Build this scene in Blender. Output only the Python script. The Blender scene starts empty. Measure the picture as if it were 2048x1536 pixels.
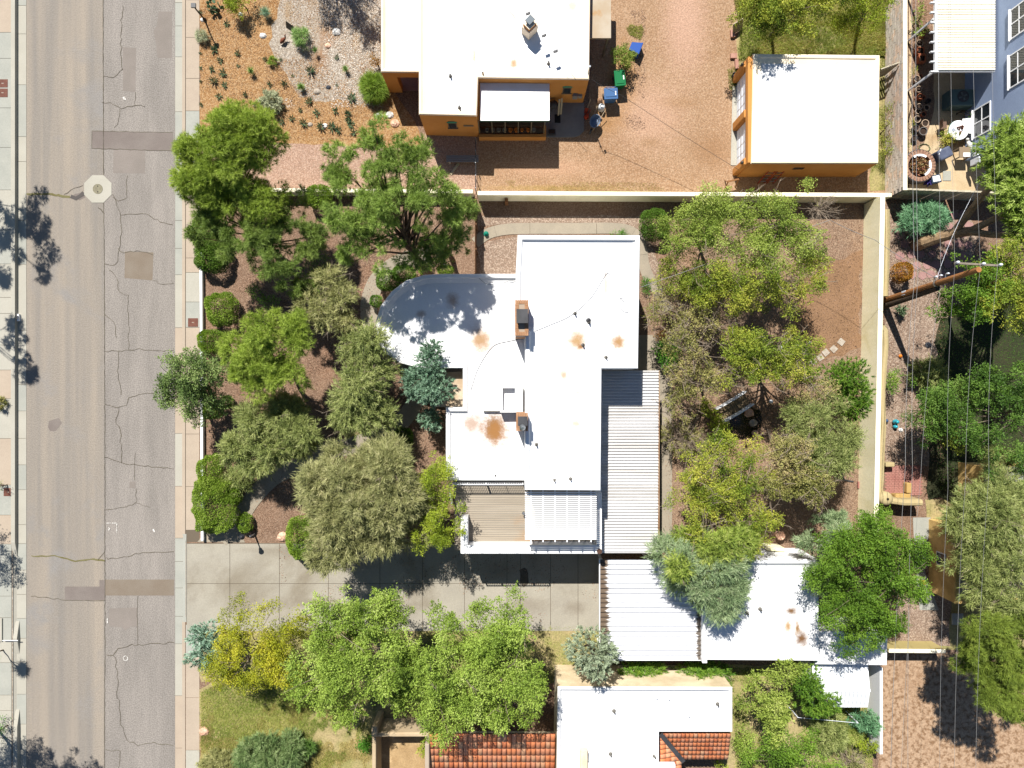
import bpy, math, random
import numpy as np
from mathutils import Vector, Matrix

random.seed(7)
RNG = np.random.default_rng(7)
SC = bpy.context.scene
COL = SC.collection

# ------------------------------------------------------------------ camera, sky, sun, exposure
CAMH = 43.75            # camera height above the yards (m)
FPX = 1400.0            # focal length in pixels of the 2048 px wide frame
cam_d = bpy.data.cameras.new('camera')
cam_d.sensor_width = 36.0
cam_d.lens = 36.0 * FPX / 2048.0
cam_d.clip_start = 0.5
cam_d.clip_end = 2000.0
cam = bpy.data.objects.new('camera', cam_d)
cam.location = (0, 0, CAMH)
cam.rotation_euler = (0, 0, 0)
COL.objects.link(cam)
SC.camera = cam

SHX, SHY = 0.27, -0.72      # shift of a shadow per metre of height
SUN_DIR = Vector((SHX, SHY, -1.0)).normalized()
ELEV = math.asin(-SUN_DIR.z)
AZ = math.atan2(-SHX, -SHY)
W = bpy.data.worlds.new('World')
SC.world = W
W.use_nodes = True
wn = W.node_tree
wn.nodes.clear()
sky = wn.nodes.new('ShaderNodeTexSky')
sky.sky_type = 'NISHITA'
sky.sun_disc = False
sky.sun_elevation = ELEV
sky.sun_rotation = AZ
sky.altitude = 1800
sky.air_density = 1.0
sky.dust_density = 0.6
bg = wn.nodes.new('ShaderNodeBackground')
bg.inputs['Strength'].default_value = 0.056
wo = wn.nodes.new('ShaderNodeOutputWorld')
wn.links.new(sky.outputs[0], bg.inputs[0])
wn.links.new(bg.outputs[0], wo.inputs[0])
sl = bpy.data.lights.new('sun', 'SUN')
sl.energy = 4.6
sl.angle = math.radians(0.55)
sl.color = (1.0, 0.965, 0.915)
so = bpy.data.objects.new('sun', sl)
so.rotation_euler = SUN_DIR.to_track_quat('-Z', 'Y').to_euler()
so.location = (-10, 30, 60)
COL.objects.link(so)
SC.view_settings.view_transform = 'Standard'
SC.view_settings.look = 'None'
SC.view_settings.gamma = 1.0
SC.view_settings.exposure = 1.05
SC.view_settings.use_curve_mapping = False
SC.cycles.max_bounces = 6
SC.cycles.diffuse_bounces = 3
SC.cycles.transmission_bounces = 3

# ------------------------------------------------------------------ placing and building helpers
STREET = -0.13

def P(px, py, h=0.0):
    """place seen at pixel (px, py) of the photograph on the level h"""
    s = (CAMH - h) / FPX
    return Vector(((px - 1024.0) * s, (768.0 - py) * s, h))

def PP(pts, h=0.0):
    return [P(x, y, h) for x, y in pts]

def M_(px):
    return px / 32.0

def wloc(o):
    v = Vector((0, 0, 0))
    while o is not None:
        v += Vector(o.location)
        o = o.parent
    return v

def tag(o, label=None, cat=None, group=None, kind=None):
    if label: o['label'] = label
    if cat: o['category'] = cat
    if group: o['group'] = group
    if kind: o['kind'] = kind
    return o

def thing(name, label, cat, loc=(0, 0, 0), group=None):
    o = bpy.data.objects.new(name, None)
    o.empty_display_size = 0.2
    o.location = loc
    COL.objects.link(o)
    return tag(o, label, cat, group)

def link(name, mesh, mat=None, parent=None, at=None):
    """link mesh (local coordinates) at world place `at`"""
    o = bpy.data.objects.new(name, mesh)
    if mat is not None and not mesh.materials:
        mesh.materials.append(mat)
    COL.objects.link(o)
    a = Vector(at) if at is not None else Vector((0, 0, 0))
    if parent is not None:
        o.parent = parent
        a = a - wloc(parent)
    o.location = a
    return o

class MB:
    """collects shapes in world coordinates and links them as one mesh object"""
    def __init__(self):
        self.v = []
        self.f = []
    def quad(self, a, b, c, d):
        n = len(self.v)
        self.v += [tuple(a), tuple(b), tuple(c), tuple(d)]
        self.f.append((n, n + 1, n + 2, n + 3))
        return self
    def poly(self, pts):
        n = len(self.v)
        self.v += [tuple(p) for p in pts]
        self.f.append(tuple(range(n, n + len(pts))))
        return self
    def box(self, x0, y0, z0, x1, y1, z1):
        if x0 > x1: x0, x1 = x1, x0
        if y0 > y1: y0, y1 = y1, y0
        n = len(self.v)
        self.v += [(x0, y0, z0), (x1, y0, z0), (x1, y1, z0), (x0, y1, z0), (x0, y0, z1), (x1, y0, z1), (x1, y1, z1), (x0, y1, z1)]
        self.f += [(n, n + 3, n + 2, n + 1), (n + 4, n + 5, n + 6, n + 7), (n, n + 1, n + 5, n + 4),
                   (n + 1, n + 2, n + 6, n + 5), (n + 2, n + 3, n + 7, n + 6), (n + 3, n, n + 4, n + 7)]
        return self
    def obox(self, c, ux, uy, uz):
        """oriented box: centre and three half axes"""
        c, ux, uy, uz = Vector(c), Vector(ux), Vector(uy), Vector(uz)
        n = len(self.v)
        for sz in (-1, 1):
            for sx, sy in ((-1, -1), (1, -1), (1, 1), (-1, 1)):
                self.v.append(tuple(c + ux * sx + uy * sy + uz * sz))
        self.f += [(n, n + 3, n + 2, n + 1), (n + 4, n + 5, n + 6, n + 7), (n, n + 1, n + 5, n + 4),
                   (n + 1, n + 2, n + 6, n + 5), (n + 2, n + 3, n + 7, n + 6), (n + 3, n, n + 4, n + 7)]
        return self
    def beam(self, a, b, w, h, up=(0, 0, 1)):
        a, b = Vector(a), Vector(b)
        d = (b - a)
        L = d.length
        if L < 1e-6: return self
        d /= L
        s = d.cross(Vector(up))
        if s.length < 1e-4: s = d.cross(Vector((1, 0, 0)))
        s.normalize()
        u = s.cross(d)
        return self.obox((a + b) / 2, d * L / 2, s * w / 2, u * h / 2)
    def prism(self, pts, z0, z1):
        """vertical prism over a plan outline (any winding)"""
        pts = [(p[0], p[1]) for p in pts]
        ar = sum(pts[i][0] * pts[(i + 1) % len(pts)][1] - pts[(i + 1) % len(pts)][0] * pts[i][1] for i in range(len(pts)))
        if ar < 0: pts = pts[::-1]
        n, k = len(self.v), len(pts)
        self.v += [(x, y, z0) for x, y in pts] + [(x, y, z1) for x, y in pts]
        self.f.append(tuple(range(n + k - 1, n - 1, -1)))
        self.f.append(tuple(range(n + k, n + 2 * k)))
        for i in range(k):
            j = (i + 1) % k
            self.f.append((n + i, n + j, n + k + j, n + k + i))
        return self
    def sheet(self, pts, z):
        pts = [(p[0], p[1]) for p in pts]
        ar = sum(pts[i][0] * pts[(i + 1) % len(pts)][1] - pts[(i + 1) % len(pts)][0] * pts[i][1] for i in range(len(pts)))
        if ar < 0: pts = pts[::-1]
        return self.poly([(x, y, z) for x, y in pts])
    def tube(self, pts, radii, n=6, cap=True):
        pts = [Vector(p) for p in pts]
        if not hasattr(radii, '__len__'): radii = [radii] * len(pts)
        base = len(self.v)
        prev = None
        for i, p in enumerate(pts):
            d = (pts[min(i + 1, len(pts) - 1)] - pts[max(i - 1, 0)])
            if d.length < 1e-9: d = Vector((0, 0, 1))
            d.normalize()
            ref = prev if prev is not None else (Vector((1, 0, 0)) if abs(d.x) < 0.8 else Vector((0, 1, 0)))
            s = ref - d * ref.dot(d)
            if s.length < 1e-5: s = d.orthogonal()
            s.normalize()
            t = d.cross(s)
            prev = s
            for k in range(n):
                a = 2 * math.pi * k / n
                self.v.append(tuple(p + (s * math.cos(a) + t * math.sin(a)) * radii[i]))
        for i in range(len(pts) - 1):
            for k in range(n):
                a, b = base + i * n + k, base + i * n + (k + 1) % n
                self.f.append((a, b, b + n, a + n))
        if cap:
            self.f.append(tuple(base + k for k in range(n - 1, -1, -1)))
            e = base + (len(pts) - 1) * n
            self.f.append(tuple(e + k for k in range(n)))
        return self
    def lathe(self, c, prof, n=16, a0=0.0, a1=2 * math.pi):
        """profile [(r, z)...] turned about the vertical through c"""
        c = Vector(c)
        full = abs(a1 - a0 - 2 * math.pi) < 1e-6
        m = n if full else n + 1
        base = len(self.v)
        for r, z in prof:
            for k in range(m):
                a = a0 + (a1 - a0) * k / n
                self.v.append((c.x + r * math.cos(a), c.y + r * math.sin(a), c.z + z))
        for i in range(len(prof) - 1):
            for k in range(n):
                a, b = base + i * m + k, base + i * m + (k + 1) % m
                self.f.append((a, b, b + m, a + m))
        return self
    def mesh(self, name, mat=None, smooth=False):
        me = bpy.data.meshes.new(name)
        me.from_pydata(self.v, [], self.f)
        if mat is not None: me.materials.append(mat)
        if smooth: me.polygons.foreach_set('use_smooth', [True] * len(me.polygons))
        me.update()
        return me
    def build(self, name, mat, parent=None, smooth=False, label=None, cat=None, group=None, kind=None, at=None):
        """at: world origin of the new object (default: the parent's place, else the world origin)"""
        w = wloc(parent) if parent is not None else Vector((0, 0, 0))
        if at is not None: w = Vector(at)
        if w.length > 0:
            self.v = [(x - w.x, y - w.y, z - w.z) for x, y, z in self.v]
        o = link(name, self.mesh(name, mat, smooth), None, parent, w)
        return tag(o, label, cat, group, kind)

def rect(px0, py0, px1, py1, h=0.0):
    a, b = P(px0, py0, h), P(px1, py1, h)
    return min(a.x, b.x), min(a.y, b.y), max(a.x, b.x), max(a.y, b.y)

def bevel(o, w=0.02, seg=2):
    m = o.modifiers.new('edge', 'BEVEL')
    m.width = w
    m.segments = seg
    m.limit_method = 'ANGLE'
    return o

# ------------------------------------------------------------------ materials
MATS = {}
def lin(r, g, b):
    f = lambda c: ((c / 255 + 0.055) / 1.055) ** 2.4 if c > 10 else c / 255 / 12.92
    return (f(r), f(g), f(b))

def mixrgb(nt, fac, a, b, mode='MIX'):
    n = nt.nodes.new('ShaderNodeMix')
    n.data_type = 'RGBA'
    n.blend_type = mode
    n.clamp_factor = True
    def put(sock, v):
        if isinstance(v, bpy.types.NodeSocket): nt.links.new(v, sock)
        elif hasattr(v, '__len__'): sock.default_value = (v[0], v[1], v[2], 1)
        else: sock.default_value = v
    put(n.inputs[0], fac)
    put(n.inputs[6], a)
    put(n.inputs[7], b)
    return n.outputs[2]

def maprange(nt, v, a, b, c=0.0, d=1.0):
    n = nt.nodes.new('ShaderNodeMapRange')
    n.interpolation_type = 'SMOOTHSTEP'
    nt.links.new(v, n.inputs[0])
    n.inputs[1].default_value = a
    n.inputs[2].default_value = b
    n.inputs[3].default_value = c
    n.inputs[4].default_value = d
    return n.outputs[0]

def noise(nt, vec, scale, detail=4, rough=0.6, dist=0.0):
    n = nt.nodes.new('ShaderNodeTexNoise')
    n.inputs['Scale'].default_value = scale
    n.inputs['Detail'].default_value = detail
    n.inputs['Roughness'].default_value = rough
    n.inputs['Distortion'].default_value = dist
    nt.links.new(vec, n.inputs['Vector'])
    return n.outputs['Fac']

def dim(c, k):
    """base colours of ordinary surfaces scaled to real reflectance; white paint and membranes stay as given"""
    if c is None: return None
    f = min(1.0, max(0.0, (max(c) - 0.6) / 0.06))
    f = k + (1 - k) * f
    return (c[0] * f, c[1] * f, c[2] * f)

def mat(name, c1, c2=None, scale=1.0, lo=0.35, hi=0.65, rough=0.85, fine=0.0, fscale=30.0, grain=None, gscale=25.0, gmix=0.6,
        bump=0.0, bscale=40.0, metal=0.0, stretch=None, stains=None, spec=0.3, c3=None, s3=0.3, lo3=0.5, hi3=0.7, k=0.62):
    """c1/c2 mixed by a noise; grain = list of colours for cells (gravel); fine = brightness grain; stains = [(x, y, r, colour, amount)]"""
    if name in MATS: return MATS[name]
    c1, c2, c3 = dim(c1, k), dim(c2, k), dim(c3, k)
    grain = [dim(g, k) for g in grain] if grain else None
    stains = [(x, y, r, dim(c, 0.75), w) for x, y, r, c, w in stains or []]
    m = bpy.data.materials.new(name)
    m.use_nodes = True
    nt = m.node_tree
    bs = nt.nodes['Principled BSDF']
    bs.inputs['Roughness'].default_value = rough
    bs.inputs['Metallic'].default_value = metal
    bs.inputs['Specular IOR Level'].default_value = spec
    geo = nt.nodes.new('ShaderNodeNewGeometry')
    vec = geo.outputs['Position']
    pos = vec
    if stretch:
        mp = nt.nodes.new('ShaderNodeMapping')
        mp.inputs['Scale'].default_value = stretch
        nt.links.new(vec, mp.inputs[0])
        vec = mp.outputs[0]
    col = c1
    if c2 is not None:
        col = mixrgb(nt, maprange(nt, noise(nt, vec, scale, 6, 0.62), lo, hi), c1, c2)
    if c3 is not None:
        col = mixrgb(nt, maprange(nt, noise(nt, pos, s3, 5, 0.6, 0.4), lo3, hi3), col, c3)
    if grain:
        vo = nt.nodes.new('ShaderNodeTexVoronoi')
        vo.inputs['Scale'].default_value = gscale
        nt.links.new(pos, vo.inputs['Vector'])
        sep = nt.nodes.new('ShaderNodeSeparateColor')
        nt.links.new(vo.outputs['Color'], sep.inputs[0])
        rp = nt.nodes.new('ShaderNodeValToRGB')
        rp.color_ramp.interpolation = 'CONSTANT'
        while len(rp.color_ramp.elements) < len(grain): rp.color_ramp.elements.new(0.5)
        for i, g in enumerate(grain):
            rp.color_ramp.elements[i].position = i / len(grain)
            rp.color_ramp.elements[i].color = (g[0], g[1], g[2], 1)
        nt.links.new(sep.outputs[0], rp.inputs[0])
        col = mixrgb(nt, gmix, col, rp.outputs[0])
    for (sx, sy, r, sc, amt) in (stains or []):
        sb = nt.nodes.new('ShaderNodeVectorMath')
        sb.operation = 'SUBTRACT'
        nt.links.new(pos, sb.inputs[0])
        sb.inputs[1].default_value = (sx, sy, 0)
        ml = nt.nodes.new('ShaderNodeVectorMath')
        ml.operation = 'MULTIPLY'
        ml.inputs[1].default_value = (1 / r[0], 1 / r[1], 0)
        nt.links.new(sb.outputs[0], ml.inputs[0])
        ln = nt.nodes.new('ShaderNodeVectorMath')
        ln.operation = 'LENGTH'
        nt.links.new(ml.outputs[0], ln.inputs[0])
        ad = nt.nodes.new('ShaderNodeMath')
        ad.operation = 'MULTIPLY_ADD'
        nt.links.new(noise(nt, pos, 3.5, 6, 0.75), ad.inputs[0])
        ad.inputs[1].default_value = 1.3
        nt.links.new(ln.outputs['Value'], ad.inputs[2])
        col = mixrgb(nt, maprange(nt, ad.outputs[0], 1.8, 0.75, 0.0, amt), col, sc)
    if fine > 0:
        f = maprange(nt, noise(nt, pos, fscale, 3, 0.7), 0.3, 0.7, 1 - fine, 1 + fine)
        cb = nt.nodes.new('ShaderNodeCombineColor')
        for k in range(3): nt.links.new(f, cb.inputs[k])
        col = mixrgb(nt, 1.0, col, cb.outputs[0], 'MULTIPLY')
    if isinstance(col, bpy.types.NodeSocket): nt.links.new(col, bs.inputs['Base Color'])
    else: bs.inputs['Base Color'].default_value = (col[0], col[1], col[2], 1)
    if bump > 0:
        b = nt.nodes.new('ShaderNodeBump')
        b.inputs['Strength'].default_value = bump
        b.inputs['Distance'].default_value = 0.03
        if grain:
            vb = nt.nodes.new('ShaderNodeTexVoronoi')
            vb.inputs['Scale'].default_value = gscale
            nt.links.new(pos, vb.inputs['Vector'])
            nt.links.new(vb.outputs['Distance'], b.inputs['Height'])
            b.invert = True
        else:
            nt.links.new(noise(nt, vec, bscale, 4, 0.65), b.inputs['Height'])
        nt.links.new(b.outputs[0], bs.inputs['Normal'])
    MATS[name] = m
    return m

def leafmat(name, cols, trans=0.35, rough=0.6, patch=0.36):
    """foliage: the hue of every leaf from its own 'tint' value, drifting a little over the crown"""
    if name in MATS: return MATS[name]
    m = bpy.data.materials.new(name)
    m.use_nodes = True
    nt = m.node_tree
    nt.nodes.clear()
    at = nt.nodes.new('ShaderNodeAttribute')
    at.attribute_name = 'tint'
    geo = nt.nodes.new('ShaderNodeNewGeometry')
    n = noise(nt, geo.outputs['Position'], 0.8, 4, 0.6)
    ma = nt.nodes.new('ShaderNodeMath')
    ma.operation = 'MULTIPLY_ADD'
    nt.links.new(n, ma.inputs[0])
    ma.inputs[1].default_value = patch * 2
    nt.links.new(at.outputs['Fac'], ma.inputs[2])
    mb = nt.nodes.new('ShaderNodeMath')
    mb.operation = 'SUBTRACT'
    nt.links.new(ma.outputs[0], mb.inputs[0])
    mb.inputs[1].default_value = patch
    rp = nt.nodes.new('ShaderNodeValToRGB')
    while len(rp.color_ramp.elements) < len(cols): rp.color_ramp.elements.new(0.5)
    for i, c in enumerate(cols):
        rp.color_ramp.elements[i].position = i / (len(cols) - 1)
        g = (0.66, 0.98, 1.12, 1.06)[min(i, 3)]
        rp.color_ramp.elements[i].color = (c[0] * g, c[1] * g, c[2] * g, 1)
    nt.links.new(mb.outputs[0], rp.inputs[0])
    pb = nt.nodes.new('ShaderNodeBsdfPrincipled')
    pb.inputs['Roughness'].default_value = rough
    pb.inputs['Specular IOR Level'].default_value = 0.25
    nt.links.new(rp.outputs[0], pb.inputs['Base Color'])
    tr = nt.nodes.new('ShaderNodeBsdfTranslucent')
    br = mixrgb(nt, 1.0, rp.outputs[0], (1.25, 1.2, 0.6), 'MULTIPLY')
    nt.links.new(br, tr.inputs['Color'])
    mx = nt.nodes.new('ShaderNodeMixShader')
    mx.inputs[0].default_value = trans * 0.72
    nt.links.new(pb.outputs[0], mx.inputs[1])
    nt.links.new(tr.outputs[0], mx.inputs[2])
    out = nt.nodes.new('ShaderNodeOutputMaterial')
    nt.links.new(mx.outputs[0], out.inputs[0])
    MATS[name] = m
    return m
# ------------------------------------------------------------------ palette
m_asph_old = mat('asphalt_new_lane', lin(142, 135, 126), lin(166, 154, 138), 0.5, 0.3, 0.7, 0.95, 0.2, 16, bump=0.25, bscale=60, stretch=(2.0, 0.07, 1), c3=lin(148, 143, 137), s3=0.25)
m_asph_worn = mat('asphalt_worn_lane', lin(142, 135, 127), lin(158, 150, 141), 0.6, 0.3, 0.7, 0.95, 0.3, 16, bump=0.35, bscale=50, stretch=(1.6, 0.25, 1))
m_asph_patch = mat('asphalt_patch', lin(128, 117, 110), lin(138, 128, 120), 0.8, 0.3, 0.7, 0.95, 0.14, 24, bump=0.2, bscale=50)
m_asph_brown = mat('asphalt_patch_brown', lin(134, 120, 104), lin(142, 130, 115), 0.8, 0.3, 0.7, 0.95, 0.14, 24, bump=0.2, bscale=50)
m_asph_soft = mat('asphalt_patch_soft', lin(139, 130, 121), lin(149, 139, 130), 0.8, 0.3, 0.7, 0.95, 0.16, 24, bump=0.2, bscale=50)
m_crack = mat('crack_fill', lin(88, 80, 70), lin(112, 104, 88), 3.0, 0.3, 0.7, 0.95)
m_weed = mat('weedy_crack', lin(112, 104, 62), lin(128, 122, 86), 2.0, 0.3, 0.7, 0.95, 0.2, 20)
m_conc_g = mat('concrete_grey', lin(170, 170, 159), lin(180, 179, 167), 0.8, 0.3, 0.7, 0.9, 0.07, 18, bump=0.1, bscale=60)
m_conc_w = mat('concrete_pale', lin(184, 179, 164), lin(191, 186, 171), 0.7, 0.3, 0.7, 0.9, 0.06, 18, bump=0.1, bscale=60)
m_conc_p = mat('concrete_pink', lin(184, 167, 147), lin(192, 175, 154), 0.7, 0.3, 0.7, 0.9, 0.06, 18, bump=0.1, bscale=60)
m_conc_d = mat('concrete_driveway', lin(168, 161, 146), lin(180, 173, 156), 0.45, 0.3, 0.7, 0.9, 0.08, 16, bump=0.1, bscale=60, c3=lin(146, 136, 118), s3=0.2, lo3=0.52, hi3=0.72, stains=[(q_.x, q_.y, (M_(rx), M_(ry)), lin(120, 108, 92), w) for px, py, rx, ry, w in ((620, 1205, 90, 16, .5), (1000, 1140, 50, 30, .5), (1060, 1210, 60, 22, .45), (700, 1130, 70, 14, .4), (1150, 1215, 30, 20, .5), (520, 1100, 60, 8, .3)) for q_ in [P(px, py)]])
m_conc_path = mat('concrete_path', lin(158, 148, 130), lin(172, 160, 140), 0.7, 0.3, 0.7, 0.9, 0.08, 18, bump=0.1, bscale=60)
m_paint = mat('road_paint', lin(215, 212, 205), lin(176, 170, 160), 9.0, 0.35, 0.6, 0.9)
m_dirt = mat('bark_mulch', lin(126, 101, 82), lin(146, 118, 96), 0.8, 0.3, 0.7, 0.95, 0.3, 14, grain=[lin(106, 82, 64), lin(138, 112, 92), lin(160, 136, 114), lin(124, 98, 78)], gscale=18, gmix=0.5, bump=0.6, c3=lin(150, 112, 86), s3=0.22, k=0.7)
m_yard = mat('yard_dirt', lin(136, 112, 92), lin(152, 127, 103), 0.5, 0.3, 0.7, 0.95, 0.22, 12, grain=[lin(122, 98, 80), lin(146, 120, 98), lin(172, 148, 124), lin(134, 108, 88)], gscale=16, gmix=0.45, bump=0.5, c3=lin(156, 120, 88), s3=0.2, k=0.7)
m_gravel_o = mat('orange_gravel', lin(166, 126, 82), lin(180, 142, 98), 0.6, 0.3, 0.7, 0.95, 0.24, 11, grain=[lin(146, 100, 54), lin(178, 136, 88), lin(198, 166, 124), lin(156, 114, 68), lin(184, 148, 104)], gscale=14, gmix=0.6, bump=0.4, c3=lin(136, 94, 52), s3=0.28, lo3=0.52, hi3=0.68)
def gst(px, py, rx, ry, c, w):
    q = P(px, py)
    return (q.x, q.y, (M_(rx), M_(ry)), c, w)
m_gravel_w = mat('pale_gravel', lin(166, 154, 138), lin(180, 168, 152), 0.6, 0.3, 0.7, 0.95, 0.24, 11, grain=[lin(150, 134, 116), lin(182, 168, 150), lin(198, 188, 174), lin(164, 148, 128)], gscale=14, gmix=0.65, bump=0.4, c3=lin(150, 124, 96), s3=0.35, lo3=0.56, hi3=0.68, stains=[gst(640, 120, 26, 40, lin(146, 112, 82), .9), gst(655, 70, 26, 30, lin(150, 116, 86), .8), gst(575, 20, 10, 40, lin(150, 124, 90), .6), gst(712, 85, 10, 26, lin(160, 136, 104), .6), gst(690, 140, 12, 12, lin(150, 122, 92), .6), gst(740, 60, 20, 60, lin(170, 156, 134), .4)])
m_gravel_p = mat('pink_gravel', lin(176, 142, 116), lin(188, 154, 128), 0.6, 0.3, 0.7, 0.95, 0.24, 11, grain=[lin(158, 126, 108), lin(184, 152, 132), lin(198, 170, 150), lin(170, 138, 118)], gscale=16, gmix=0.6, bump=0.35, c3=lin(164, 132, 104), s3=0.3)
m_gravel_y = mat('tan_yard_gravel', lin(158, 130, 98), lin(170, 142, 110), 0.4, 0.3, 0.7, 0.95, 0.24, 11, grain=[lin(160, 122, 92), lin(186, 148, 116), lin(200, 166, 136), lin(172, 134, 102)], gscale=15, gmix=0.55, bump=0.35, c3=lin(146, 114, 80), s3=0.22, lo3=0.5, hi3=0.7, stains=[gst(1370, 40, 60, 150, lin(188, 152, 130), .7), gst(1300, 230, 90, 90, lin(186, 150, 126), .6), gst(1090, 335, 120, 26, lin(182, 144, 116), .6), gst(1245, 150, 40, 90, lin(160, 118, 70), .6), gst(1215, 240, 50, 40, lin(152, 112, 66), .6), gst(1420, 300, 60, 50, lin(142, 108, 76), .7), gst(1300, 285, 30, 14, lin(140, 108, 74), .5), gst(1360, 205, 50, 16, lin(150, 116, 82), .5), gst(1100, 376, 160, 8, lin(150, 124, 70), .6)])
m_gravel_r = mat('reddish_gravel', lin(150, 128, 110), lin(164, 142, 122), 0.8, 0.3, 0.7, 0.95, 0.24, 11, grain=[lin(128, 106, 90), lin(160, 138, 120), lin(190, 170, 150), lin(144, 120, 102)], gscale=15, gmix=0.65, bump=0.4)
m_mottle = mat('mottled_bare_earth', lin(188, 158, 128), lin(138, 106, 76), 3.6, 0.42, 0.64, 0.95, 0.2, 9, bump=0.4, bscale=8, c3=lin(170, 138, 108), s3=0.35)
m_grassdirt = mat('dry_lawn_soil', lin(150, 146, 86), lin(184, 164, 120), 0.7, 0.3, 0.7, 0.95, 0.25, 10, bump=0.4, bscale=14, c3=lin(116, 116, 60), s3=0.4)
m_darklawn = mat('lawn_soil_painted_shade', lin(48, 56, 30), lin(62, 60, 38), 0.8, 0.3, 0.7, 0.95, 0.25, 10)  # soil colour darkened to stand in for the shade of the trees
m_patio = mat('patio_concrete', lin(196, 172, 134), lin(206, 184, 150), 0.6, 0.3, 0.7, 0.9, 0.1, 12, c3=lin(176, 142, 100), s3=0.5)
m_flag = mat('flagstone', lin(168, 128, 122), lin(184, 146, 138), 0.7, 0.3, 0.7, 0.9, 0.14, 14, bump=0.2, bscale=20)
m_brickpav = mat('red_paver', lin(172, 116, 104), lin(186, 134, 120), 1.4, 0.3, 0.7, 0.9, 0.12, 14)
m_iron = mat('rusty_iron_plate', lin(108, 66, 52), lin(126, 82, 66), 3, 0.3, 0.7, 0.8, 0.2, 20)
m_stone = mat('pale_stone', lin(196, 186, 170), lin(172, 156, 138), 3, 0.3, 0.7, 0.9, 0.15, 20)
m_stone_p = mat('pink_stone', lin(200, 152, 124), lin(214, 176, 150), 3, 0.3, 0.7, 0.9, 0.15, 20)

# ------------------------------------------------------------------ the setting
def struct(name, mb, m, parent=None, at=None):
    return mb.build(name, m, parent, kind=None if parent is not None else 'structure', at=at)

LV = {'n': 0}
def rough_outline(pts, jit=3.0, step=22.0, seed=0):
    r = random.Random(seed)
    out = []
    for i, a in enumerate(pts):
        b = pts[(i + 1) % len(pts)]
        d = math.hypot(b[0] - a[0], b[1] - a[1])
        k = max(1, int(d / step))
        for j in range(k):
            t = j / k
            out.append((a[0] + (b[0] - a[0]) * t + r.uniform(-jit, jit), a[1] + (b[1] - a[1]) * t + r.uniform(-jit, jit)))
    return out

def patch(name, pts, m, layer, jit=3.0, step=22.0):
    mb = MB().sheet(PP(rough_outline(pts, jit, step, hash(name) % 97 if False else len(pts) * 7 + layer), 0), 0.004 * layer)
    return struct(name, mb, m)

struct('ground', MB().box(-260, -260, -0.4, 260, 260, -0.15), m_dirt)
xl = P(26, 0, 0).x
xr = P(371, 0, 0).x
struct('yard_ground', MB().sheet([(xr, -240), (240, -240), (240, 240), (xr, 240)], 0.0), m_dirt)
struct('opposite_verge', MB().sheet([(-240, -240), (xl, -240), (xl, 240), (-240, 240)], 0.0), m_gravel_w)

# street: two lanes with a seam, patches, cracks
YT, YB = 40.0, -40.0
def sx(px, h=STREET): return P(px, 0, h).x
street = struct('street', MB().sheet([(sx(45), YB), (sx(209), YB), (sx(206), YT), (sx(42), YT)], STREET), m_asph_old)
struct('worn_lane', MB().sheet([(sx(209), YB), (sx(352), YB), (sx(350), YT), (sx(206), YT)], STREET), m_asph_worn, street)
def spatch(pts, m, layer, name='asphalt_patch'):
    mb = MB().sheet([(q.x, q.y) for q in PP(pts, STREET)], STREET + 0.004 * layer)
    return mb.build(name, m, street)
spatch([(184, 262), (346, 265), (346, 302), (184, 297)], m_asph_patch, 2)
spatch([(227, 299), (291, 300), (290, 347), (226, 346)], m_asph_soft, 1)
spatch([(246, 94), (272, 96), (271, 184), (246, 182)], m_asph_soft, 1)
spatch([(317, 23), (344, 23), (344, 116), (315, 116), (312, 86), (307, 62), (314, 50)], m_asph_soft, 1)
spatch([(250, 503), (307, 505), (305, 561), (249, 556)], m_asph_brown, 1)
spatch([(211, 1159), (348, 1159), (348, 1191), (211, 1191)], m_asph_brown, 2)
spatch([(130, 1173), (199, 1173), (199, 1160), (211, 1160), (211, 1200), (130, 1201)], m_asph_patch, 2)
spatch([(218, 1217), (275, 1215), (275, 1253), (262, 1253), (251, 1261), (243, 1254), (218, 1253)], m_asph_soft, 1)
spatch([(259, 963), (271, 963), (271, 976), (259, 976)], m_asph_soft, 1)
spatch([(98, 842), (118, 836), (124, 846), (112, 862), (100, 862), (96, 854)], m_asph_patch, 1, 'oil_stain')
spatch([(140, 396), (150, 388), (168, 384), (170, 395), (160, 400)], m_asph_patch, 1, 'oil_stain')

def crack(pts, w=1.2, m=None, layer=3, seed=0, jit=2.2):
    r = random.Random(seed)
    p2 = []
    for i in range(len(pts) - 1):
        a, b = pts[i], pts[i + 1]
        k = max(1, int(math.hypot(b[0] - a[0], b[1] - a[1]) / 7))
        for j in range(k):
            t = j / k
            p2.append((a[0] + (b[0] - a[0]) * t + r.uniform(-jit, jit), a[1] + (b[1] - a[1]) * t + r.uniform(-jit, jit)))
    p2.append(pts[-1])
    q = [P(x, y, STREET) for x, y in p2]
    mb = MB()
    L, Rr = [], []
    for i, p in enumerate(q):
        d = q[min(i + 1, len(q) - 1)] - q[max(i - 1, 0)]
        d = Vector((d.x, d.y, 0)).normalized() if d.length > 0 else Vector((1, 0, 0))
        s = Vector((-d.y, d.x, 0)) * M_(w) * 0.5 * r.uniform(0.6, 1.25)
        L.append(p + s); Rr.append(p - s)
    z = STREET + 0.004 * layer
    for i in range(len(q) - 1):
        mb.quad((Rr[i].x, Rr[i].y, z), (Rr[i + 1].x, Rr[i + 1].y, z), (L[i + 1].x, L[i + 1].y, z), (L[i].x, L[i].y, z))
    return mb.build('crack', m or m_crack, street)
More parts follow.
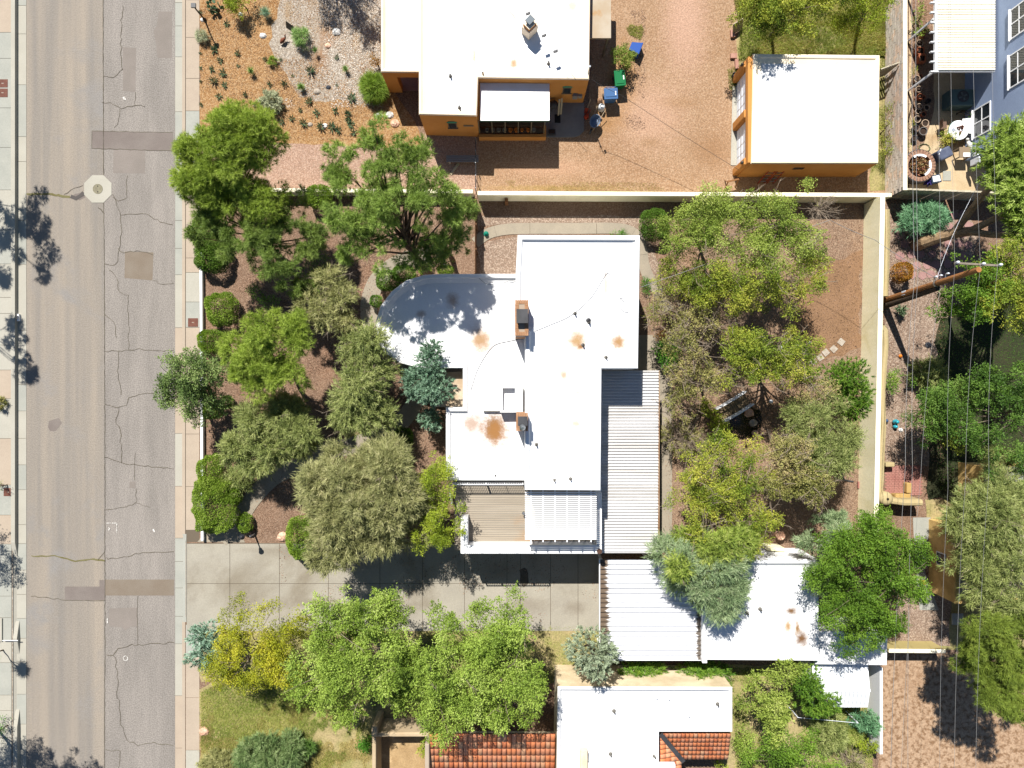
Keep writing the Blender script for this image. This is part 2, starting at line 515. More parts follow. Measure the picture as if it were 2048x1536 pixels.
CRACKS = [
    ([(206, -60), (207, 300), (209, 560), (210, 900), (210, 1240), (209, 1600)], 1.5, 0.5),
    ([(247, 10), (243, 42), (242, 88), (245, 140)], 1.2, 2), ([(204, 153), (228, 155), (246, 138)], 1.0, 2),
    ([(205, 205), (228, 208), (241, 218), (262, 212), (272, 210), (290, 214)], 1.1, 2), ([(241, 220), (239, 240), (228, 256)], 1, 2),
    ([(271, 184), (270, 212)], 0.9, 1), ([(254, 350), (254, 396), (237, 402), (226, 394)], 1, 1.5), ([(226, 390), (242, 426), (242, 490), (238, 500)], 1.2, 2),
    ([(242, 428), (268, 430), (290, 426), (315, 440), (346, 450)], 1.1, 2.5), ([(236, 497), (250, 506), (276, 502), (306, 510)], 1.1, 2.5),
    ([(209, 528), (222, 532), (235, 525), (238, 500)], 1.1, 2), ([(219, 540), (235, 556), (239, 586), (257, 590), (257, 700)], 1.0, 2.0),
    ([(306, 560), (320, 568), (348, 567)], 1, 2), ([(210, 628), (229, 645), (233, 676)], 1, 2),
    ([(210, 702), (260, 701), (278, 698), (306, 702), (348, 701)], 1.2, 2), ([(236, 704), (235, 742), (242, 790)], 1.1, 2),
    ([(211, 809), (236, 815), (254, 812), (256, 794), (280, 789), (312, 785)], 1.2, 2), ([(238, 816), (231, 840), (241, 862), (243, 926)], 1.2, 2.2),
    ([(210, 914), (243, 926), (275, 930), (320, 934), (348, 938)], 1.3, 2), ([(270, 905), (270, 960)], 1, 1.5), ([(271, 976), (273, 1005), (252, 1014), (211, 1020)], 1.1, 2),
    ([(273, 1005), (300, 1015)], 0.9, 2), ([(211, 1116), (232, 1118), (262, 1110), (300, 1104), (348, 1103)], 1.3, 2),
    ([(275, 1191), (275, 1290)], 1.0, 1), ([(212, 1308), (228, 1310), (238, 1296), (262, 1290), (300, 1288), (348, 1285)], 1.3, 2.2),
    ([(228, 1310), (236, 1345), (234, 1384), (238, 1402), (243, 1450), (254, 1480), (276, 1490), (310, 1486), (348, 1492)], 1.2, 2.4),
    ([(211, 1500), (240, 1502), (236, 1540)], 1.1, 2), ([(62, 1192), (130, 1200)], 1.2, 1.5), ([(130, 1201), (211, 1201)], 1.2, 0.6),
    ([(184, 262), (184, 297)], 1, 0.5), ([(184, 262), (346, 265)], 1, 0.8), ([(184, 297), (346, 302)], 1, 0.8),
    ([(130, 390), (142, 379), (166, 371)], 1.2, 2), ([(196, 415), (206, 425)], 1.5, 2),
]
for i, (pts, w, j) in enumerate(CRACKS): crack(pts, w, None, 3, i, j)
crack([(54, 388), (96, 388), (140, 394)], 4, m_weed, 3, 51, 1.5)
crack([(61, 1113), (110, 1113), (150, 1121), (196, 1119), (211, 1122)], 3, m_weed, 3, 52, 1.8)
crack([(196, 1118), (204, 1110), (210, 1103)], 1.2, m_crack, 3, 53, 1.5)
crack([(140, 394), (152, 397), (168, 386)], 8, mat('wet_asphalt', lin(92, 86, 82), rough=0.9), 4, 54, 2)
def mark(pts, w=1.3):
    mb = MB()
    for a, b in zip(pts[:-1], pts[1:]):
        a, b = P(a[0], a[1], STREET), P(b[0], b[1], STREET)
        d = (b - a).normalized(); s = Vector((-d.y, d.x, 0)) * M_(w) / 2
        z = Vector((0, 0, 0.02))
        mb.quad(a - s + z, b - s + z, b + s + z, a + s + z)
    return mb.build('paint_mark', m_paint, street)
mark([(213, 1046), (234, 1046), (234, 1066)])
mark([(248, 194), (250, 200)], 5)
mark([(247, 1314), (252, 1311), (256, 1315), (254, 1321), (248, 1320), (247, 1314)], 1.5)
mark([(307, 1058), (309, 1064)], 3)
mark([(215, 1236), (215, 1246)], 2)
mark([(217, 1055), (221, 1058), (217, 1060)], 1.5)

# manhole: octagonal concrete collar with an iron lid
oc = P(196, 378, STREET)
mh = thing('manhole', 'octagonal pale concrete manhole collar with a round iron lid in the street', 'manhole', oc)
oct_ = [(oc.x + 0.93 * math.cos(math.radians(22.5 + 45 * k)), oc.y + 0.93 * math.sin(math.radians(22.5 + 45 * k))) for k in range(8)]
MB().prism(oct_, STREET, STREET + 0.02).build('collar', m_conc_w, mh)
lid = MB().lathe((oc.x, oc.y, STREET + 0.02), [(0.31, 0.0), (0.31, 0.014), (0.29, 0.014), (0.28, 0.006), (0.0, 0.006)], 24).build('lid', mat('manhole_lid', lin(150, 144, 116), lin(126, 118, 96), 6, 0.3, 0.7, 0.7, 0.15, 30), mh)
for dy in (0.14, -0.21):
    MB().box(oc.x - 0.03, oc.y + dy, STREET + 0.026, oc.x + 0.03, oc.y + dy + 0.07, STREET + 0.04).build('lifting_slot', mat('dark_iron', lin(60, 56, 50), rough=0.7), lid)

# kerbs and pavements
def panel_row(parent, x0, x1, ys, z0, z1, mats, name='concrete_panel', gap=0.012, h=0.0, skew=0):
    for i in range(len(ys) - 1):
        ya, yb = P(0, ys[i], h).y, P(0, ys[i + 1], h).y
        o = MB().box(P(x0, 0, h).x, ya - gap, z0, P(x1, 0, h).x, yb + gap, z1).build(name, mats[i % len(mats)] if not callable(mats) else mats(i), parent)
rr = random.Random(3)
sidewalk = struct('pavement', MB().box(P(371, 0).x, YB, -0.12, P(399, 0).x, P(0, 1537).y, 0.002).box(P(371, 0).x, P(0, 1084).y, -0.12, P(399, 0).x, YT, 0.002), mat('joint_dark', lin(112, 100, 84), rough=0.95))
ys = [-560, -480, -400, -320, -240, -160, -80, 0, 75, 157, 222, 280, 340, 395, 450, 516, 545, 604, 655, 700, 760, 868, 973, 1060]
panel_row(sidewalk, 372, 399, ys, 0.002, 0.02, [m_conc_p, m_conc_p, m_conc_p, m_conc_p, m_conc_p, m_conc_w, m_conc_w, m_conc_p, m_conc_p, m_conc_p, m_conc_g, m_conc_g, m_conc_p, m_conc_p, m_conc_p, m_conc_p, m_conc_w, m_conc_g, m_conc_p, m_conc_p, m_conc_p, m_conc_p, m_conc_p])
ys2 = [1249, 1312, 1395, 1500, 1580, 1660, 1740, 1820, 1900, 1980, 2048]
panel_row(sidewalk, 372, 399, ys2, 0.002, 0.02, [m_conc_g, m_conc_p, m_conc_p, m_conc_w, m_conc_p])
kerb = struct('kerb', MB().box(P(364.5, 0).x, YT, -0.14, P(370.5, 0).x, P(0, 1068).y, 0.01).box(P(364.5, 0).x, P(0, 1242).y, -0.14, P(370.5, 0).x, YB, 0.01), m_conc_p)
gutter = struct('gutter', MB().box(P(348, 0).x, YB, -0.15, P(365, 0).x, YT, -0.125), mat('joint_dark', (0, 0, 0)))
gy = [-560, -470, -380, -290, -200, -110, -30, 3, 50, 112, 222, 330, 380, 440, 496, 549, 655, 760, 867, 973, 1077, 1124, 1177, 1234, 1289, 1393, 1498, 1600, 1700, 1800, 1900, 2040]
def gm(i):
    y = gy[i]
    if 0 <= y < 112 or 1070 < y < 1289 or 222 <= y < 549: return m_conc_g
    return m_conc_p if i % 3 else m_conc_w
panel_row(gutter, 348.5, 364.5, gy, -0.125, -0.112, gm)
# driveway apron
ap = MB()
xa, xb = P(364.5, 0).x, P(373, 0).x
ya, yb = P(0, 1068).y, P(0, 1244).y
ap.quad((xa, ya, -0.11), (xa, yb, -0.11), (xb, yb + 0.4, 0.022), (xb, ya - 0.5, 0.022))
ap.quad((xa, ya, -0.11), (xb, ya - 0.5, 0.022), (xb, ya, 0.012), (xa, ya, 0.01))
ap.quad((xa, yb, -0.11), (xa, yb, 0.01), (xb, yb, 0.012), (xb, yb + 0.4, 0.022))
struct('driveway_apron', ap, m_conc_g)

# opposite pavement, kerb, gutter
osw = struct('opposite_pavement', MB().box(P(-160, 0).x, YB, -0.12, P(24, 0).x, YT, 0.004), mat('joint_dark', (0, 0, 0)))
oy = [-560, -460, -360, -260, -160, -60, -50, 65, 117, 216, 295, 380, 460, 528, 595, 627, 690, 740, 797, 877, 970, 1030, 1088, 1142, 1192, 1235, 1282, 1325, 1390, 1421, 1475, 1530, 1630, 1740, 1850, 1960, 2040]
panel_row(osw, -24, 23, oy, 0.004, 0.02, lambda i: (m_conc_w, m_conc_g, m_conc_w, m_conc_g, m_conc_p)[(i * 7 + i // 3) % 5])
panel_row(osw, -110, -25, oy[::2], 0.004, 0.018, lambda i: (m_conc_w, m_conc_g)[i % 2])
def kerb_run(name, y0, y1, xk, hgt=0.12):
    """raised kerb whose ends dip down to the driveways"""
    mb = MB()
    a0, a1 = P(xk, 0).x, P(xk + 8, 0).x
    Y0, Y1 = P(0, y0).y, P(0, y1).y
    t = 1.0
    zs = [(Y0, -0.10), (Y0 - t, hgt), (Y1 + t, hgt), (Y1, -0.10)]
    for (ya, za), (yb, zb) in zip(zs[:-1], zs[1:]):
        mb.quad((a0, ya, za), (a0, yb, zb), (a1, yb, zb), (a1, ya, za))
        mb.quad((a1, ya, za), (a1, yb, zb), (a1 + 0.03, yb, -0.16), (a1 + 0.03, ya, -0.16))
        mb.quad((a0, ya, -0.16), (a0, yb, -0.16), (a0, yb, zb), (a0, ya, za))
    return struct(name, mb, m_conc_w)
kerb_run('opposite_kerb', -600, 1116, 24.5)
kerb_run('opposite_kerb', 1243, 1308, 28.5)
kerb_run('opposite_kerb', 1420, 2080, 29)
ogut = struct('opposite_gutter', MB().box(P(27, 0).x, YB, -0.15, P(48, 0).x, YT, -0.125), mat('joint_dark', (0, 0, 0)))
ogy = [-560, -440, -320, -200, -90, 9, 66, 168, 272, 322, 440, 528, 661, 769, 822, 877, 930, 980, 1050, 1088, 1141, 1190, 1238, 1278, 1325, 1390, 1450, 1536, 1650, 1760, 1870, 1980, 2040]
panel_row(ogut, 31, 50, ogy, -0.125, -0.112, lambda i: (m_conc_w, m_conc_g, m_conc_w)[i % 3])
struct('opposite_apron', MB().quad((P(22.8, 0).x, YB, 0.014), (P(31.2, 0).x, YB, -0.115), (P(31.2, 0).x, YT, -0.115), (P(22.8, 0).x, YT, 0.014)), m_conc_w)

# driveway of the white house
dw = struct('driveway', MB().box(P(373, 0).x, P(0, 1250).y, -0.08, P(1200, 0).x, P(0, 1086).y, 0.004), mat('joint_dark', (0, 0, 0)))
vx = [373.5, 460, 559, 657, 760, 845, 929, 1014, 1041, 1101, 1156, 1199]
hy = [1087, 1167, 1262]
for i in range(len(vx) - 1):
    for j in range(2):
        a, b = P(vx[i], hy[j]), P(vx[i + 1], hy[j + 1])
        MB().box(a.x + 0.015, a.y - 0.015, 0.004, b.x - 0.015, b.y + 0.015, 0.022).build('concrete_panel', m_conc_d, dw)
patch('oil_stained_spot', [(1040, 1140), (1050, 1134), (1058, 1146), (1056, 1166), (1048, 1176), (1040, 1166)], mat('oil_on_concrete', lin(110, 100, 86), lin(90, 82, 70), 4, 0.3, 0.7), 7, 1.5, 6)

# garden path
def ribbon(name, pts, w, m, z0, z1, joint=None):
    """concrete path in panels along a centre line (pixels), width in pixels"""
    q = [P(x, y) for x, y in pts]
    dense = []
    for i in range(len(q) - 1):
        p0, p1, p2, p3 = q[max(i - 1, 0)], q[i], q[i + 1], q[min(i + 2, len(q) - 1)]
        for k in range(6):
            t = k / 6
            dense.append(0.5 * ((2 * p1) + (p2 - p0) * t + (2 * p0 - 5 * p1 + 4 * p2 - p3) * t * t + (3 * p1 - p0 - 3 * p2 + p3) * t ** 3))
    dense.append(q[-1])
    hw = M_(w) / 2
    L, Rr = [], []
    for i, p in enumerate(dense):
        d = dense[min(i + 1, len(dense) - 1)] - dense[max(i - 1, 0)]
        d.normalize()
        s = Vector((-d.y, d.x, 0)) * hw
        L.append(p + s); Rr.append(p - s)
    base = MB()
    for i in range(len(dense) - 1):
        base.quad((Rr[i].x, Rr[i].y, z0 + 0.004), (Rr[i + 1].x, Rr[i + 1].y, z0 + 0.004), (L[i + 1].x, L[i + 1].y, z0 + 0.004), (L[i].x, L[i].y, z0 + 0.004))
    root = struct(name, base, mat('joint_dark', (0, 0, 0)))
    i = 0
    while i < len(dense) - 1:
        j = min(i + 9, len(dense) - 1)
        mb = MB()
        for k in range(i, j):
            e0 = 0.012 if k == i else 0.0
            a, b = L[k].lerp(L[k + 1], e0), L[k + 1]
            c, d = Rr[k].lerp(Rr[k + 1], e0), Rr[k + 1]
            if k == j - 1:
                b = L[k + 1].lerp(L[k], 0.05); d = Rr[k + 1].lerp(Rr[k], 0.05)
            mb.quad((c.x, c.y, z1), (d.x, d.y, z1), (b.x, b.y, z1), (a.x, a.y, z1))
            mb.quad((a.x, a.y, z1), (b.x, b.y, z1), (b.x, b.y, z0), (a.x, a.y, z0))
            mb.quad((c.x, c.y, z0), (d.x, d.y, z0), (d.x, d.y, z1), (c.x, c.y, z1))
        mb.build('concrete_panel', m_conc_path, root)
        i = j
    return root
ribbon('garden_path', [(440, 1078), (474, 1045), (503, 1000), (545, 956), (592, 932), (640, 905), (700, 892), (752, 874), (800, 846), (832, 800), (838, 760), (812, 720), (770, 690), (740, 640), (742, 590), (766, 548), (812, 520), (860, 512)], 34, m_conc_path, 0.0, 0.035)
ribbon('side_path', [(950, 486), (975, 468), (1010, 459), (1060, 457), (1150, 457), (1230, 457), (1266, 466), (1281, 490), (1288, 530), (1300, 560), (1320, 590), (1336, 622)], 22, m_conc_path, 0.0, 0.035)
struct('patio_slab', MB().box(P(1190, 0).x, P(0, 1105).y, -0.05, P(1344, 0).x, P(0, 670).y, 0.03), m_conc_path)
struct('threshold_slab', MB().prism(PP([(395, 1084), (412, 1062), (470, 1030), (490, 1085)]), -0.05, 0.024), m_conc_path)

# planting beds and yards
patch('orange_gravel_bed', [(399, -300), (770, -300), (770, 140), (800, 200), (840, 262), (846, 300), (700, 292), (560, 286), (399, 292)], m_gravel_o, 1)
patch('pale_gravel_bed', [(566, -300), (760, -300), (764, 150), (748, 192), (722, 206), (690, 200), (640, 206), (600, 190), (572, 150), (545, 110), (540, 70), (560, 20)], m_gravel_w, 2, 6, 14)
patch('pink_gravel_drive', [(399, 290), (560, 286), (700, 292), (846, 300), (846, 268), (955, 268), (955, 386), (399, 380)], m_gravel_p, 2)
patch('tan_gravel_yard', [(955, 262), (1180, 262), (1180, 120), (1200, -300), (1470, -300), (1474, 110), (1466, 180), (1478, 340), (1780, 340), (1776, 388), (955, 388)], m_gravel_y, 1)
patch('rough_lawn', [(1455, -300), (1780, -300), (1780, 120), (1470, 130), (1478, 60)], m_grassdirt, 3, 6)
patch('narrow_side_bed', [(1750, 100), (1786, 100), (1770, 380), (1738, 380)], m_grassdirt, 3)
patch('north_side_bed', [(955, 400), (1290, 400), (1290, 432), (955, 446)], m_dirt, 1)
patch('pale_gravel_border', [(975, 480), (1036, 470), (1036, 550), (960, 550), (956, 500)], m_gravel_r, 1)
patch('pale_gravel_border', [(955, 432), (1290, 432), (1296, 470), (1330, 560), (1310, 560), (1280, 470), (1240, 446), (955, 450)], m_gravel_r, 2, 2)
patch('back_yard', [(1320, 404), (1742, 404), (1726, 1060), (1330, 1060), (1330, 700), (1350, 640)], m_yard, 1)
patch('bare_clearing', [(1600, 560), (1722, 500), (1722, 700), (1640, 720), (1590, 660)], mat('bare_clearing', lin(154, 120, 90), lin(142, 110, 80), 0.7, 0.3, 0.7, 0.95, 0.16, 10, bump=0.3, bscale=9), 2, 6, 18)
patch('lower_lawn', [(399, 1380), (460, 1340), (720, 1370), (860, 1440), (745, 1460), (745, 1900), (399, 1900)], m_grassdirt, 2, 6)
patch('terracotta_soil', [(399, 1440), (420, 1440), (424, 1480), (408, 1500), (399, 1500)], m_gravel_y, 3)
patch('strip_beside_driveway', [(373, 1250), (1240, 1245), (1240, 1350), (1110, 1370), (860, 1450), (700, 1380), (400, 1360)], m_grassdirt, 1, 5)
patch('gravel_garden', [(1774, 405), (1890, 405), (1900, 760), (1880, 930), (1770, 940)], m_gravel_r, 1)
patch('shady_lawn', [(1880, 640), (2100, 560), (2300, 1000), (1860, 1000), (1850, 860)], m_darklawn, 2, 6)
patch('mottled_lot', [(1757, 1308), (2600, 1308), (2600, 1900), (1757, 1900)], m_mottle, 2)
patch('bark_corner', [(1800, 1190), (1900, 1190), (1900, 1290), (1770, 1290)], m_gravel_r, 2)
patch('pale_flags', [(1826, 1035), (1862, 1035), (1850, 1140), (1876, 1220), (1840, 1220), (1830, 1140)], m_conc_g, 3, 1)
patch('neighbour_yard', [(1440, 1330), (1745, 1330), (1750, 1800), (1440, 1800)], m_grassdirt, 1)
patch('patio_slab_tan', [(1818, -200), (1990, -200), (1990, 385), (1818, 385)], m_patio, 2, 0.5)
patch('planter_soil', [(1822, -200), (1868, -200), (1868, 225), (1845, 290), (1822, 310)], m_dirt, 3, 3)
patch('yellow_house_yard', [(1850, 1000), (2300, 1000), (2300, 1300), (1880, 1300)], m_grassdirt, 1)

# flagstones and pavers that can be told apart
flag = struct('flagstone_terrace', MB().sheet(PP([(1790, 420), (1930, 420), (1960, 470), (1930, 560), (1860, 560), (1790, 520)]), 0.008), m_gravel_r)
fr = random.Random(11)
for iy in range(7):
    for ix in range(7):
        cx, cy = 1800 + ix * 21 + (iy % 2) * 9 + fr.uniform(-3, 3), 430 + iy * 20 + fr.uniform(-3, 3)
        k = fr.randint(5, 7)
        a0 = fr.random() * 6
        pts = [(cx + 10.5 * fr.uniform(0.8, 1.05) * math.cos(a0 + 2 * math.pi * t / k), cy + 9.5 * fr.uniform(0.8, 1.05) * math.sin(a0 + 2 * math.pi * t / k)) for t in range(k)]
        MB().prism([(q.x, q.y) for q in PP(pts)], 0.0, 0.03 + fr.uniform(0, 0.015)).build('flagstone', m_flag, flag)
bp = struct('brick_terrace', MB().sheet(PP([(1768, 930), (1838, 930), (1838, 990), (1768, 990)]), 0.008), m_dirt)
bm_ = MB()
w, d = M_(6.6), M_(3.4)
for iy in range(17):
    for ix in range(11):
        q = P(1769 + ix * 6.6 + (iy % 2) * 3.0, 931 + iy * 3.5)
        bm_.box(q.x + 0.008, q.y - d + 0.008, 0.0, q.x + w - 0.008, q.y, 0.03 + fr.uniform(0, 0.008))
o = bm_.build('paver', m_brickpav, bp)
tag(o, kind='stuff')
# stepping stones in the back yard
for i, (x, y) in enumerate([(1626, 723), (1640, 715), (1651, 705), (1667, 698), (1682, 684)]):
    q = P(x, y)
    a = 0.5 + 0.1 * i
    c, s = math.cos(a) * 0.19, math.sin(a) * 0.19
    MB().obox((q.x, q.y, 0.02), (c, s, 0), (-s, c, 0), (0, 0, 0.03)).build('stepping_stone', m_stone, None, label=['stepping stone almost hidden under the yellow-green tree', 'stepping stone second from the yellow-green tree', 'middle stepping stone of the curving row of five', 'stepping stone second from the tall cream wall', 'stepping stone nearest to the tall cream wall'][i], cat='stepping stone', group='stepping stones by the back wall', at=(q.x, q.y, 0))
# iron utility covers set in the pavements
for nm, px, py, w, h, lab in (('utility_cover', 386.5, 645, 20, 17, 'dark red iron utility cover in the pavement beside the low white wall'),
                              ('utility_cover', 6, 167, 20, 16, 'upper of two rusty meter covers at the top of the far pavement'),
                              ('utility_cover', 6, 186, 20, 17, 'lower of two rusty meter covers at the top of the far pavement'),
                              ('utility_cover', 17, 984, 18, 16, 'brown iron cover in the far pavement half way down')):
    x0, y0, x1, y1 = rect(px - w / 2, py - h / 2, px + w / 2, py + h / 2)
    cvr = thing(nm, lab, 'utility cover', ((x0 + x1) / 2, (y0 + y1) / 2, 0.02))
    MB().box(x0, y0, 0.02, x1, y1, 0.034).build('lid', m_iron, cvr)
    MB().box((x0 + x1) / 2 - 0.07, (y0 + y1) / 2 - 0.02, 0.034, (x0 + x1) / 2 + 0.07, (y0 + y1) / 2 + 0.02, 0.04).build('handle', m_stone, cvr)
# ------------------------------------------------------------------ buildings
m_white = mat('white_stucco', (0.68, 0.68, 0.67), (0.66, 0.655, 0.64), 0.6, 0.3, 0.7, 0.9, 0.04, 20, bump=0.08, bscale=30)
BR, DBR, LBR = lin(150, 104, 54), lin(84, 62, 14), lin(176, 142, 98)
def st(px, py, rx, ry, c, a, h): 
    q = P(px, py, h); s = (CAMH - h) / FPX
    return (q.x, q.y, (rx * s * 1.2, ry * s * 1.2), c, min(1.0, a * 1.45))
H_HI, H_LO = 5.8, 3.6
roofkw = dict(c2=(0.66, 0.655, 0.64), scale=0.5, lo=0.4, hi=0.75, rough=0.55, fine=0.03, fscale=14, bump=0.12, bscale=3.0)
m_roof_hi = mat('membrane_roof_upper', (0.665, 0.665, 0.66), **roofkw, stains=[
    st(1155, 680, 22, 24, LBR, 0.75, H_HI), st(1163, 692, 7, 6, BR, 0.9, H_HI), st(1238, 684, 13, 13, BR, 0.75, H_HI), st(1238, 684, 24, 22, LBR, 0.4, H_HI),
    st(1128, 750, 9, 14, LBR, 0.55, H_HI), st(1160, 750, 10, 12, LBR, 0.2, H_HI), st(1157, 785, 10, 5, LBR, 0.4, H_HI), st(1153, 848, 12, 8, LBR, 0.45, H_HI), st(1213, 570, 5, 36, LBR, 0.4, H_HI), st(1212, 690, 4, 30, LBR, 0.3, H_HI), st(1166, 590, 8, 9, LBR, 0.25, H_HI), st(1120, 900, 36, 5, LBR, 0.2, H_HI)])
m_roof_lo = mat('membrane_roof_lower', (0.665, 0.665, 0.66), **roofkw, stains=[
    st(962, 681, 19, 22, BR, 0.62, H_LO - .3), st(962, 681, 30, 34, LBR, 0.35, H_LO - .3), st(945, 848, 26, 24, BR, 0.5, H_LO - .3), st(988, 856, 19, 28, DBR, 1.0, H_LO - .3), st(990, 862, 30, 36, BR, 0.8, H_LO - .3), st(905, 600, 14, 16, BR, 0.45, H_LO - .3), st(842, 628, 10, 8, BR, 0.4, H_LO - .3)])
m_brick = mat('chimney_brick', lin(172, 126, 90), lin(192, 148, 112), 2.2, 0.3, 0.7, 0.9, 0.18, 24)
m_capdark = mat('dark_metal', lin(66, 66, 68), lin(78, 78, 80), 2, rough=0.5)
m_steel = mat('bright_steel', lin(190, 196, 200), rough=0.3, metal=0.8)
m_deck = mat('deck_board', lin(178, 166, 148), lin(164, 152, 134), 0.9, 0.3, 0.7, 0.8, 0.06, 24, stretch=(0.3, 3, 1), c3=lin(172, 140, 106), s3=0.3, lo3=0.55, hi3=0.75, k=0.66)
m_wpaint = mat('white_paint', (0.72, 0.72, 0.72), rough=0.45)
m_pipe = mat('vent_pipe_grey', lin(120, 116, 108), rough=0.6)

def inset(pts, d):
    """inward offset of a plan outline (mitred)"""
    n = len(pts)
    ar = sum(pts[i][0] * pts[(i + 1) % n][1] - pts[(i + 1) % n][0] * pts[i][1] for i in range(n))
    sg = 1 if ar > 0 else -1
    out = []
    for i in range(n):
        a, b, c = Vector(pts[i - 1][:2]), Vector(pts[i][:2]), Vector(pts[(i + 1) % n][:2])
        u, v = (b - a).normalized(), (c - b).normalized()
        nu, nv = Vector((-u.y, u.x)) * sg, Vector((-v.y, v.x)) * sg
        k = 1 + nu.dot(nv)
        q = b + (nu + nv) * (d / max(k, 0.3))
        out.append((q.x, q.y))
    return out

def ring(mb, outer, inner, zo, zi):
    n = len(outer)
    for i in range(n):
        j = (i + 1) % n
        mb.quad((*outer[i], zo), (*outer[j], zo), (*inner[j], zi), (*inner[i], zi))
    return mb

def ccw(pts):
    ar = sum(pts[i][0] * pts[(i + 1) % len(pts)][1] - pts[(i + 1) % len(pts)][0] * pts[i][1] for i in range(len(pts)))
    return pts if ar > 0 else pts[::-1]

def flat_block(root, pts, h, wall_m, roof_m, cap_m=None, pw=0.3, drop=0.35, cant=0.22, cap=0.05, z0=0.0):
    """walls + parapet + recessed roof sheet"""
    pts = ccw([(p[0], p[1]) for p in pts])
    inn = inset(pts, pw)
    can = inset(pts, pw + cant)
    w = MB()
    n = len(pts)
    for i in range(n):
        j = (i + 1) % n
        w.quad((*pts[i], z0), (*pts[j], z0), (*pts[j], h - cap), (*pts[i], h - cap))
    w.build('wall', wall_m, root)
    c = MB()
    o2 = inset(pts, -0.02)
    ring(c, o2, o2, h - cap, h - cap)
    for i in range(n):
        j = (i + 1) % n
        c.quad((*o2[i], h - cap - 0.05), (*o2[j], h - cap - 0.05), (*inset(pts, 0.02)[j], h - 0.008), (*inset(pts, 0.02)[i], h - 0.008))
    ring(c, inset(pts, 0.02), inset(pts, 0.06), h - 0.008, h)
    ring(c, inset(pts, 0.06), inset(pts, pw - 0.05), h, h)
    ring(c, inset(pts, pw - 0.05), inn, h, h - 0.03)
    ring(c, inn, inset(pts, pw + 0.02), h - 0.03, h - drop * 0.55)
    ring(c, inset(pts, pw + 0.02), can, h - drop * 0.55, h - drop)
    c.build('parapet', cap_m or wall_m, root)
    MB().poly([(x, y, h - drop - 0.004) for x, y in inset(pts, pw + cant - 0.03)]).build('roof', roof_m, root)

def vent(root, px, py, h, r=0.05, t=0.3, m=None):
    q = P(px, py, h)
    MB().lathe(q, [(r * 2.4, 0.0), (r * 1.5, 0.03), (r, 0.05), (r, t), (r * 0.7, t), (r * 0.7, t - 0.1)], 10).build('vent_pipe', m or m_pipe, root)

# ---- the white house in the middle
mh_ = thing('white_house', 'white house with a rounded front wing, two brick chimneys and flat white roofs', 'house', P(1060, 760))
hi = [(q.x, q.y) for q in PP([(1036, 470), (1280, 471), (1276, 737), (1203, 737), (1201, 981), (1050, 980), (1051, 672), (1031, 672), (1032, 548)], H_HI)]
flat_block(mh_, hi, H_HI, m_white, m_roof_hi, pw=0.24, drop=0.26, cant=0.3)
lo = [(q.x, q.y) for q in PP([(1064, 548), (1000, 548), (940, 548), (880, 548), (848, 550), (812, 561), (783, 583), (761, 612), (751, 645), (754, 678), (770, 706), (800, 726), (838, 736), (926, 736), (926, 815), (892, 815), (892, 961), (1064, 961)], H_LO)]
flat_block(mh_, lo, H_LO, m_white, m_roof_lo, pw=0.22, drop=0.26, cant=0.26)
# entrance notch: lower porch roof with a dark beam
a = PP([(868, 737), (926, 737), (926, 814), (868, 814)], 2.7)
MB().prism([(q.x, q.y) for q in a], 2.55, 2.7).build('porch_roof', mat('porch_tan', lin(206, 188, 164), lin(190, 166, 136), 1.2, rough=0.8), mh_)
x0, y0, x1, y1 = rect(850, 737, 923, 744, 3.2)
MB().box(x0, y0, 3.0, x1, y1, 3.25).build('beam', mat('brown_beam', lin(120, 104, 84), lin(104, 88, 70), 3, rough=0.8), mh_)
# hatch boxes on the lower roof
x0, y0, x1, y1 = rect(966, 772, 999, 822, H_LO + 0.1)
MB().box(x0, y0, H_LO - 0.42, x1, y1, H_LO + 0.02).build('roof_hatch', mat('hatch_cream', lin(238, 228, 208), rough=0.7), mh_)
x0, y0, x1, y1 = rect(1000, 772, 1046, 825, H_LO + 0.7)
sk = MB()
z0, z1 = H_LO - 0.42, H_LO + 0.55
for bx in ((x0, y0, x0 + 0.14, y1), (x1 - 0.45, y0, x1, y1), (x0 + 0.14, y0, x1 - 0.45, y0 + 0.12), (x0 + 0.14, y1 - 0.12, x1 - 0.45, y1)):
    sk.box(bx[0], bx[1], z0, bx[2], bx[3], z1)
sk.build('roof_well', m_white, mh_)
MB().box(x0 + 0.14, y0 + 0.12, z0 + 0.2, x1 - 0.45, y1 - 0.12, z0 + 0.55).build('well_floor', m_wpaint, mh_)
